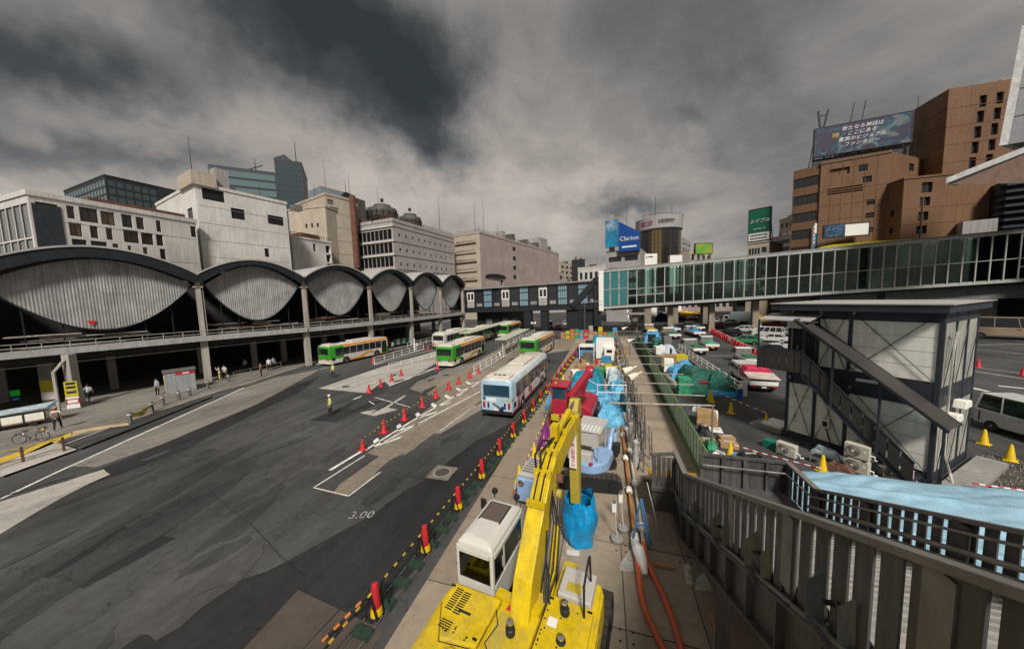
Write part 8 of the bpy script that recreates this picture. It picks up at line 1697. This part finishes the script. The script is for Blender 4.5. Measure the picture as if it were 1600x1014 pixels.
# bus stop roofs
SHR = pm('shelter_roof', (.36, .37, .29), .6, var=.12)
def shelter(label, x0, x1, y0, y1, z):
    o = thing('stop_roof', label, 'shelter', (0, 0, 0), 0, 'bus stop roofs'); MB().box(x0, x1, y0, y1, z, z+.14).build('roof', SHR, o); n = 4
    MB().box(x0-.05, x0, y0, y1, z-.06, z+.16).build('gutter', WHITEP, o)
    for k in range(n):
        y = y0+.6+(y1-y0-1.2)*k/(n-1); MB().tube(((x0+x1)/2, y, 0), ((x0+x1)/2, y, z), .06, 8).build('post', WHITEP, o); MB().bar((x0+.1, y, z-.08), (x1-.1, y, z-.08), .06, .1).build('bracket', STEEL, o)
shelter('pale green stop roof on the island right of the middle green bus', -15.6, -13.8, 43.5, 58, 2.75); shelter('long stop roof over the farthest buses', -24.6, -22.6, 50, 76, 2.9)
for lb, px in (('white slim sign post at the end of the left stop island', (648, 548)), ('white slim sign post on the island by the stop roof', (781, 556))):
    p = G(*px); o = thing('stop_sign', lb, 'sign post', p); MB().lathe([(.2, 0), (.18, .1)], 12).build('foot', CONC_G, o); MB().box(-.14, .14, -.05, .05, .1, 2.2).build('panel', WHITEP, o); MB().box(-.1, .1, -.056, -.051, 1.5, 2.1).build('timetable', SHB, o)
gs = thing('signboard_rack', 'rack of green and white route boards in the station shade', 'notice rack', (*G(632, 541)[:2], .13), rad(80)); 
for k in range(7): MB().box(-2.6+.75*k, -1.95+.75*k, -.04, .04, .5, 1.5).build('route_board', (TGR, WHITEP)[k % 2], gs)
MB().box(-2.7, 2.7, .05, .1, .4, .5).build('beam', STEEL, gs)
for x_ in (-2.6, 2.6): MB().box(x_-.04, x_+.04, .05, .12, 0, 1.6).build('post', STEEL, gs)
# street lamp mast in front of the footbridge junction
o = thing('lamp_mast', 'thin grey mast with a horizontal arm left of the footbridge junction', 'mast', (*G(914, 522)[:2], 0)); MB().tube((0, 0, 0), (0, 0, 7.4), .07, 8).build('pole', SP, o); MB().tube((0, 0, 7.3), (4.2, 0, 7.6), .05, 8).build('arm', SP, o); MB().lathe([(.16, 0), (.16, .3)], 10).build('foot', SP, o)
for c in list(bpy.data.objects):                       # tidy helper
    if c.type == 'EMPTY' and c.name == 'upper_body' and not c.users_collection: bpy.data.objects.remove(c)
# ================================================================ wear on the road: stains, tar seams, patches with their own outline
def blob(x, y, rx, ry, z, m, name='road_stain', seed=0., rot=0.):
    n = 26; pts = []
    for k in range(n):
        a = 2*PI*k/n; r = 1+.45*mn.noise((math.cos(a)*1.5+seed, math.sin(a)*1.5, seed))+.2*mn.noise((math.cos(a)*5, math.sin(a)*5, seed+3))
        u, v = math.cos(a)*rx*r, math.sin(a)*ry*r; pts.append((x+u*math.cos(rot)-v*math.sin(rot), y+u*math.sin(rot)+v*math.cos(rot), z))
    MB().sheet(pts).build(name, m, kind='structure', fix=False)
STN = pm('oil_stain', (.02, .02, .02), .6, wcoord=True); roadify(STN, (.033, .033, .033), 1.25)
LST = pm('old_patch', (.07, .07, .07), .8, wcoord=True); roadify(LST, (.052, .0515, .05), 1.25)
random.seed(21)
for k in range(34):
    y = random.uniform(5, 34); x = random.uniform(-31+.1*y, -9.5); blob(x, y, random.uniform(.12, .5), random.uniform(.3, 1.7), .0162+k*.0002, random.choice((STN, STN, LST)), seed=k*1.7, rot=random.uniform(-.3, .2))
for k, (x, y, rx, ry, m) in enumerate(((-18, 7.5, .9, 5, STN), (-20.5, 9, .7, 6, STN), (-14.5, 8, .5, 4, STN), (-24, 14, 1.2, 3, LST), (-17, 13.5, 1.3, 2.4, LST), (-13, 6.3, 1.4, 1.8, LST), (-26, 19, 1.2, 4, LST), (-22, 25, .8, 4, STN))): blob(x, y, rx, ry, .0120+k*.0004, m, seed=k*3.1+.5, rot=.35)
for k, (x0, y0, w_, d_) in enumerate(((-16.3, 12.3, 2.2, 3.4), (-22, 18, 2.6, 5), (-11.2, 16, 1.6, 2.2), (-19.5, 4.8, 3.2, 2.4))):
    MB().sheet(wavy([(x0, y0, .0105+k*.0004), (x0+w_, y0+.2, .0105+k*.0004), (x0+w_+.1, y0+d_, .0105+k*.0004), (x0+.1, y0+d_-.1, .0105+k*.0004)], .03, .4)).build('asphalt_patch', LST if k % 2 == 0 else ASPH2, kind='structure', fix=False)
TAR = pm('tar_seam', (.010, .010, .011), .5, wcoord=True)
for k, (a, b) in enumerate((((300, 935), (520, 855)), ((480, 700), (700, 760)), ((330, 760), (480, 900)), ((120, 850), (420, 720)), ((420, 690), (560, 640)), ((600, 790), (735, 700)), ((250, 700), (440, 760)))):
    A, B = G(*a), G(*b); n = 24; L_ = []; R_ = []; d = (B-A).normalized(); nn = V((-d.y, d.x, 0))
    for j in range(n+1):
        p = A.lerp(B, j/n)+nn*(.22*mn.noise((j*.16, k*3.3, 0))+.035*mn.noise((j*.9, k, 4))); w_ = .005+.009*abs(mn.noise((j*.6, k, 9))); L_.append((*(p+nn*w_)[:2], .0235)); R_.append((*(p-nn*w_)[:2], .0235))
    MB().sheet(L_+R_[::-1]).build('tar_seam', TAR, kind='structure', fix=False)
# ================================================================ more plant, stacks and vehicles
def pallet(label, x, y, m, n=3, w_=1.1, d_=.9, h_=.28, rz=0., cover=None, grp='stacked materials'):
    o = thing('material_stack', label, 'stack', (x, y, .03), rz, grp)
    for k in (-.4, 0, .4): MB().box(-w_/2, w_/2, k*d_-.05, k*d_+.05, 0, .1).build('bearer', TIM, o)
    for k in range(n): MB().box(-w_/2+.03*(k % 2), w_/2-.04*(k % 3), -d_/2+.02*(k % 2), d_/2, .1+h_*k+.01, .1+h_*(k+1)).build('layer', m, o, bevel=.015)
    if cover: lump(o, 'cover', cover, -w_/2-.05, w_/2+.05, -d_/2-.05, d_/2+.05, .1+h_*n, .2, x*y % 7)
    return o
def bundle(label, x, y, m, L=3., n=7, r=.05, rz=0.):
    o = thing('pipe_bundle', label, 'pipes', (x, y, .03), rz, 'pipe bundles')
    for k in range(n):
        row, c = divmod(k, 4); MB().tube((-.2+c*r*2.1+row*r, -L/2+random.uniform(-.15, .15), r+row*r*1.8), (-.2+c*r*2.1+row*r, L/2+random.uniform(-.15, .15), r+row*r*1.8), r, 7).build('tube', m, o)
    for y_ in (-L*.3, L*.3): MB().box(-.3, .3, y_-.03, y_+.03, -.02, .0).build('bearer', TIM, o)
    return o
CARD = pm('cardboard', (.30, .19, .09), .85)
W_IT = [('cream boxes stacked left of the teal heap', -3.0, 33.5, CREAM, 3), ('brown boxes stacked behind the teal heap', -2.4, 34.6, CARD, 4), ('green boxes stacked behind the teal heap', -.6, 34.8, TGR, 3), ('white boxes stacked right behind the teal heap', .6, 34.2, WHITEP, 4), ('amber boxes stacked by the scaffold behind the heap', 1.3, 36, YLW, 3), ('grey steel plates stacked before the plant container', -2.2, 41.5, STEEL, 5), ('blue bins stacked before the plant container', .2, 42.4, TBL, 3), ('brown timber stacked right of the plant container', 2.0, 43.2, TIM, 5), ('dark boxes stacked behind the plant container', -2.5, 52, DARK, 4), ('white boxes stacked behind the plant container', -.2, 53, WHITEP, 5), ('orange boxes stacked behind the plant container', 1.4, 52, MATS['drum_orange'], 4)]
for lb, x, y, m, n in W_IT: pallet(lb, x, y, m, n, random.uniform(.9, 1.5), random.uniform(.8, 1.3), random.uniform(.25, .38), random.uniform(-.4, .4))
Y_IT = [('timber stack at the near left of the yard by the fence', 6.6, 23.5, TIM, 3), ('green crates by the fence before the netting', 6.6, 30, TGR, 4), ('cream boxes by the fence beyond the netting', 6.9, 38.5, CREAM, 4), ('brown boxes by the fence beyond the netting', 7.4, 41, CARD, 5), ('amber boxes next to the worker', 9.4, 44.6, YLW, 3), ('white sacks stacked past the worker', 7.6, 49.5, WHITEP, 4), ('steel plates stacked past the worker', 9.0, 52, STEEL, 6), ('dark boxes at the yard end by the fence', 7.6, 57, DARK, 5), ('blue drums boxed at the yard end', 9.6, 60, TBL, 4)]
for lb, x, y, m, n in Y_IT: pallet(lb, x, y, m, n, random.uniform(.9, 1.6), random.uniform(.9, 1.4), random.uniform(.25, .4), random.uniform(-.4, .4))
for lb, x, y, m, L in (('steel tubes lying along the scaffold foot beside the tarpaulins', 1.75, 31, SP, 5), ('orange tubes lying beyond the tarpaulins', -3.4, 38, OPI, 4), ('steel tubes by the fence near the rubbish', 6.2, 21.6, SP, 3.2), ('pale tubes by the fence behind the green netting', 6.5, 34.5, WPI, 4)): bundle(lb, x, y, m, L, 9, .045, random.uniform(-.08, .08))
for lb, x, y, w_, d_, h_, m, sd_ in (('dark green netted heap beyond the worker', 8.6, 55, 3, 5, 1.9, DGN, 2.4), ('blue sheeted heap at the far yard end', 8.4, 63, 3.2, 4, 2.1, TBL, 3.9), ('teal sheeted heap at the far works lane end', -.8, 57, 3, 4, 2., TEALT, 5.1), ('small sky blue sheet beside the hazard board', -2.6, 27.2, 1.4, 2.2, .9, TBR, 6.2), ('pale sheeted heap against the scaffold', .9, 33.0, 1.4, 2.4, 1.5, PTP, 7.3)): aheap(lb, x, y, w_, d_, h_, m, sd_)
truck('white truck with a blue cover at the far end of the yard', (14.8, 79, 0), rad(5), TBL, 5.6, 2.0, 1.4); truck('white truck with an amber cover left of the far yard end', (9.8, 76, 0), rad(2), YTP, 5.6, 2.0, 1.4); truck('white truck with a netted load beyond the crane truck', (20, 82, 0), rad(15), TNET, 5.6, 2., 1.4); truck('small white truck with a dark load behind the double cab truck', (16.6, 44.2, 0), rad(-2), TNET, 4.6, 1.75, 1.2)
for x, y, a, c, kd, lb in ((30.5, 60.5, 60, CB, 'sedan', 'black sedan right of the white sedan'), (29.5, 70, 55, CW, 'van', 'white van behind the green sedan'), (33.5, 73, 58, CS, 'sedan', 'silver sedan behind the white van row'), (28.5, 78, 50, CW, 'sedan', 'white sedan ahead of the black sedan'), (36.5, 66, 60, CGO, 'van', 'champagne van in the second car row'), (30, 50, 62, CS, 'sedan', 'silver sedan behind the hut landing'), (26, 88, 40, CR_, 'sedan', 'dark red sedan far ahead in the queue'), (42, 79, 60, CW, 'van', 'white van at the right end of the car rows')): car(kd, c, lb, (x, y, 0), rad(a))
# extra fittings on the yellow excavator
STK = pm('decal_black', (.02, .02, .02), .5)
for x, y, w_, d_ in ((-1.0, -.55, .3, .06), (.95, -.75, .28, .1), (1.25, -.95, .2, .08)): MB().box(x-w_/2, x+w_/2, y-d_/2, y+d_/2, 2.061, 2.064).build('decal', STK, ex)
MB().box(.75, .95, -.1, .1, 2.061, 2.065).build('decal', WHITEP, ex); MB().box(-.2, .02, -.1, .02, 2.004, 2.009).build('decal', SRED, ex)
MB().path([(-1.75, 1.95, 2.0), (-2.0, 2.1, 2.3), (-2.0, 2.1, 2.65)], .018, 6).build('mirror_arm', BLACK, ex); MB().box(-2.1, -1.9, 2.08, 2.14, 2.45, 2.8).build('mirror', BLACK, ex, bevel=.03)
MB().path([(-1.74, .3, 2.2), (-1.82, .35, 2.2), (-1.82, 1.2, 2.2), (-1.74, 1.25, 2.2)], .02, 6).build('grab_rail', BLACK, ex)
for k in range(3): MB().path([(.55+.06*k, .35, 2.05), (.5+.05*k, .6, 2.35+.05*k), (.42, .9, 2.6), (BX+.23, 1.1, 3.2)], .022, 6).build('hydraulic_hose', HOSE, ex)
for (x, y) in ((-1.6, -.1), (-.5, -.95), (1.55, -1.1), (1.55, .5), (.68, .5)): MB().box(x-.05, x+.05, y-.02, y+.02, 2.06, 2.085).build('latch', BLACK, ex)
MB().path([(-.4, -.2, 2.03), (-.2, -.5, 2.05), (-.3, -.9, 2.03), (.05, -1.2, 2.04)], .012, 5).build('loose_cable', BLACK, ex)
# people and signs inside the glazed bridge
for k, t in enumerate((.16, .24, .33, .37, .48, .55, .63, .74, .82)):
    p = gb.P(t, .02, 1.6); m = (SHW, TRD, SHB, NVY, SHP)[k % 5]
    person(ords[k].replace('nearest', 'first')+' walker from the left inside the glass footbridge', (800, 500), rad(100 if k % 2 else -80), m, TRD, None, 'walk').location = (p.x, p.y, p.z+.05)
# strip lamps deep inside the station
LMP = pm('tube_lamp', (.8, .8, .75), .4); LMP.node_tree.nodes['Principled BSDF'].inputs['Emission Color'].default_value = (1, .93, .8, 1); LMP.node_tree.nodes['Principled BSDF'].inputs['Emission Strength'].default_value = .8
for i in range(1, 6):
    A, B = V((*HALL[i], 0)), V((*HALL[i+1], 0)); d, n = perp(HALL[i], HALL[i+1])
    for j in range(2): p = A.lerp(B, .3+.4*j)+n*(5.+3*(i % 2)); MB().bar(p-d*.6+V((0, 0, 4.8)), p+d*.6+V((0, 0, 4.8)), .08, .06).build('tube_lamp', LMP, hall)
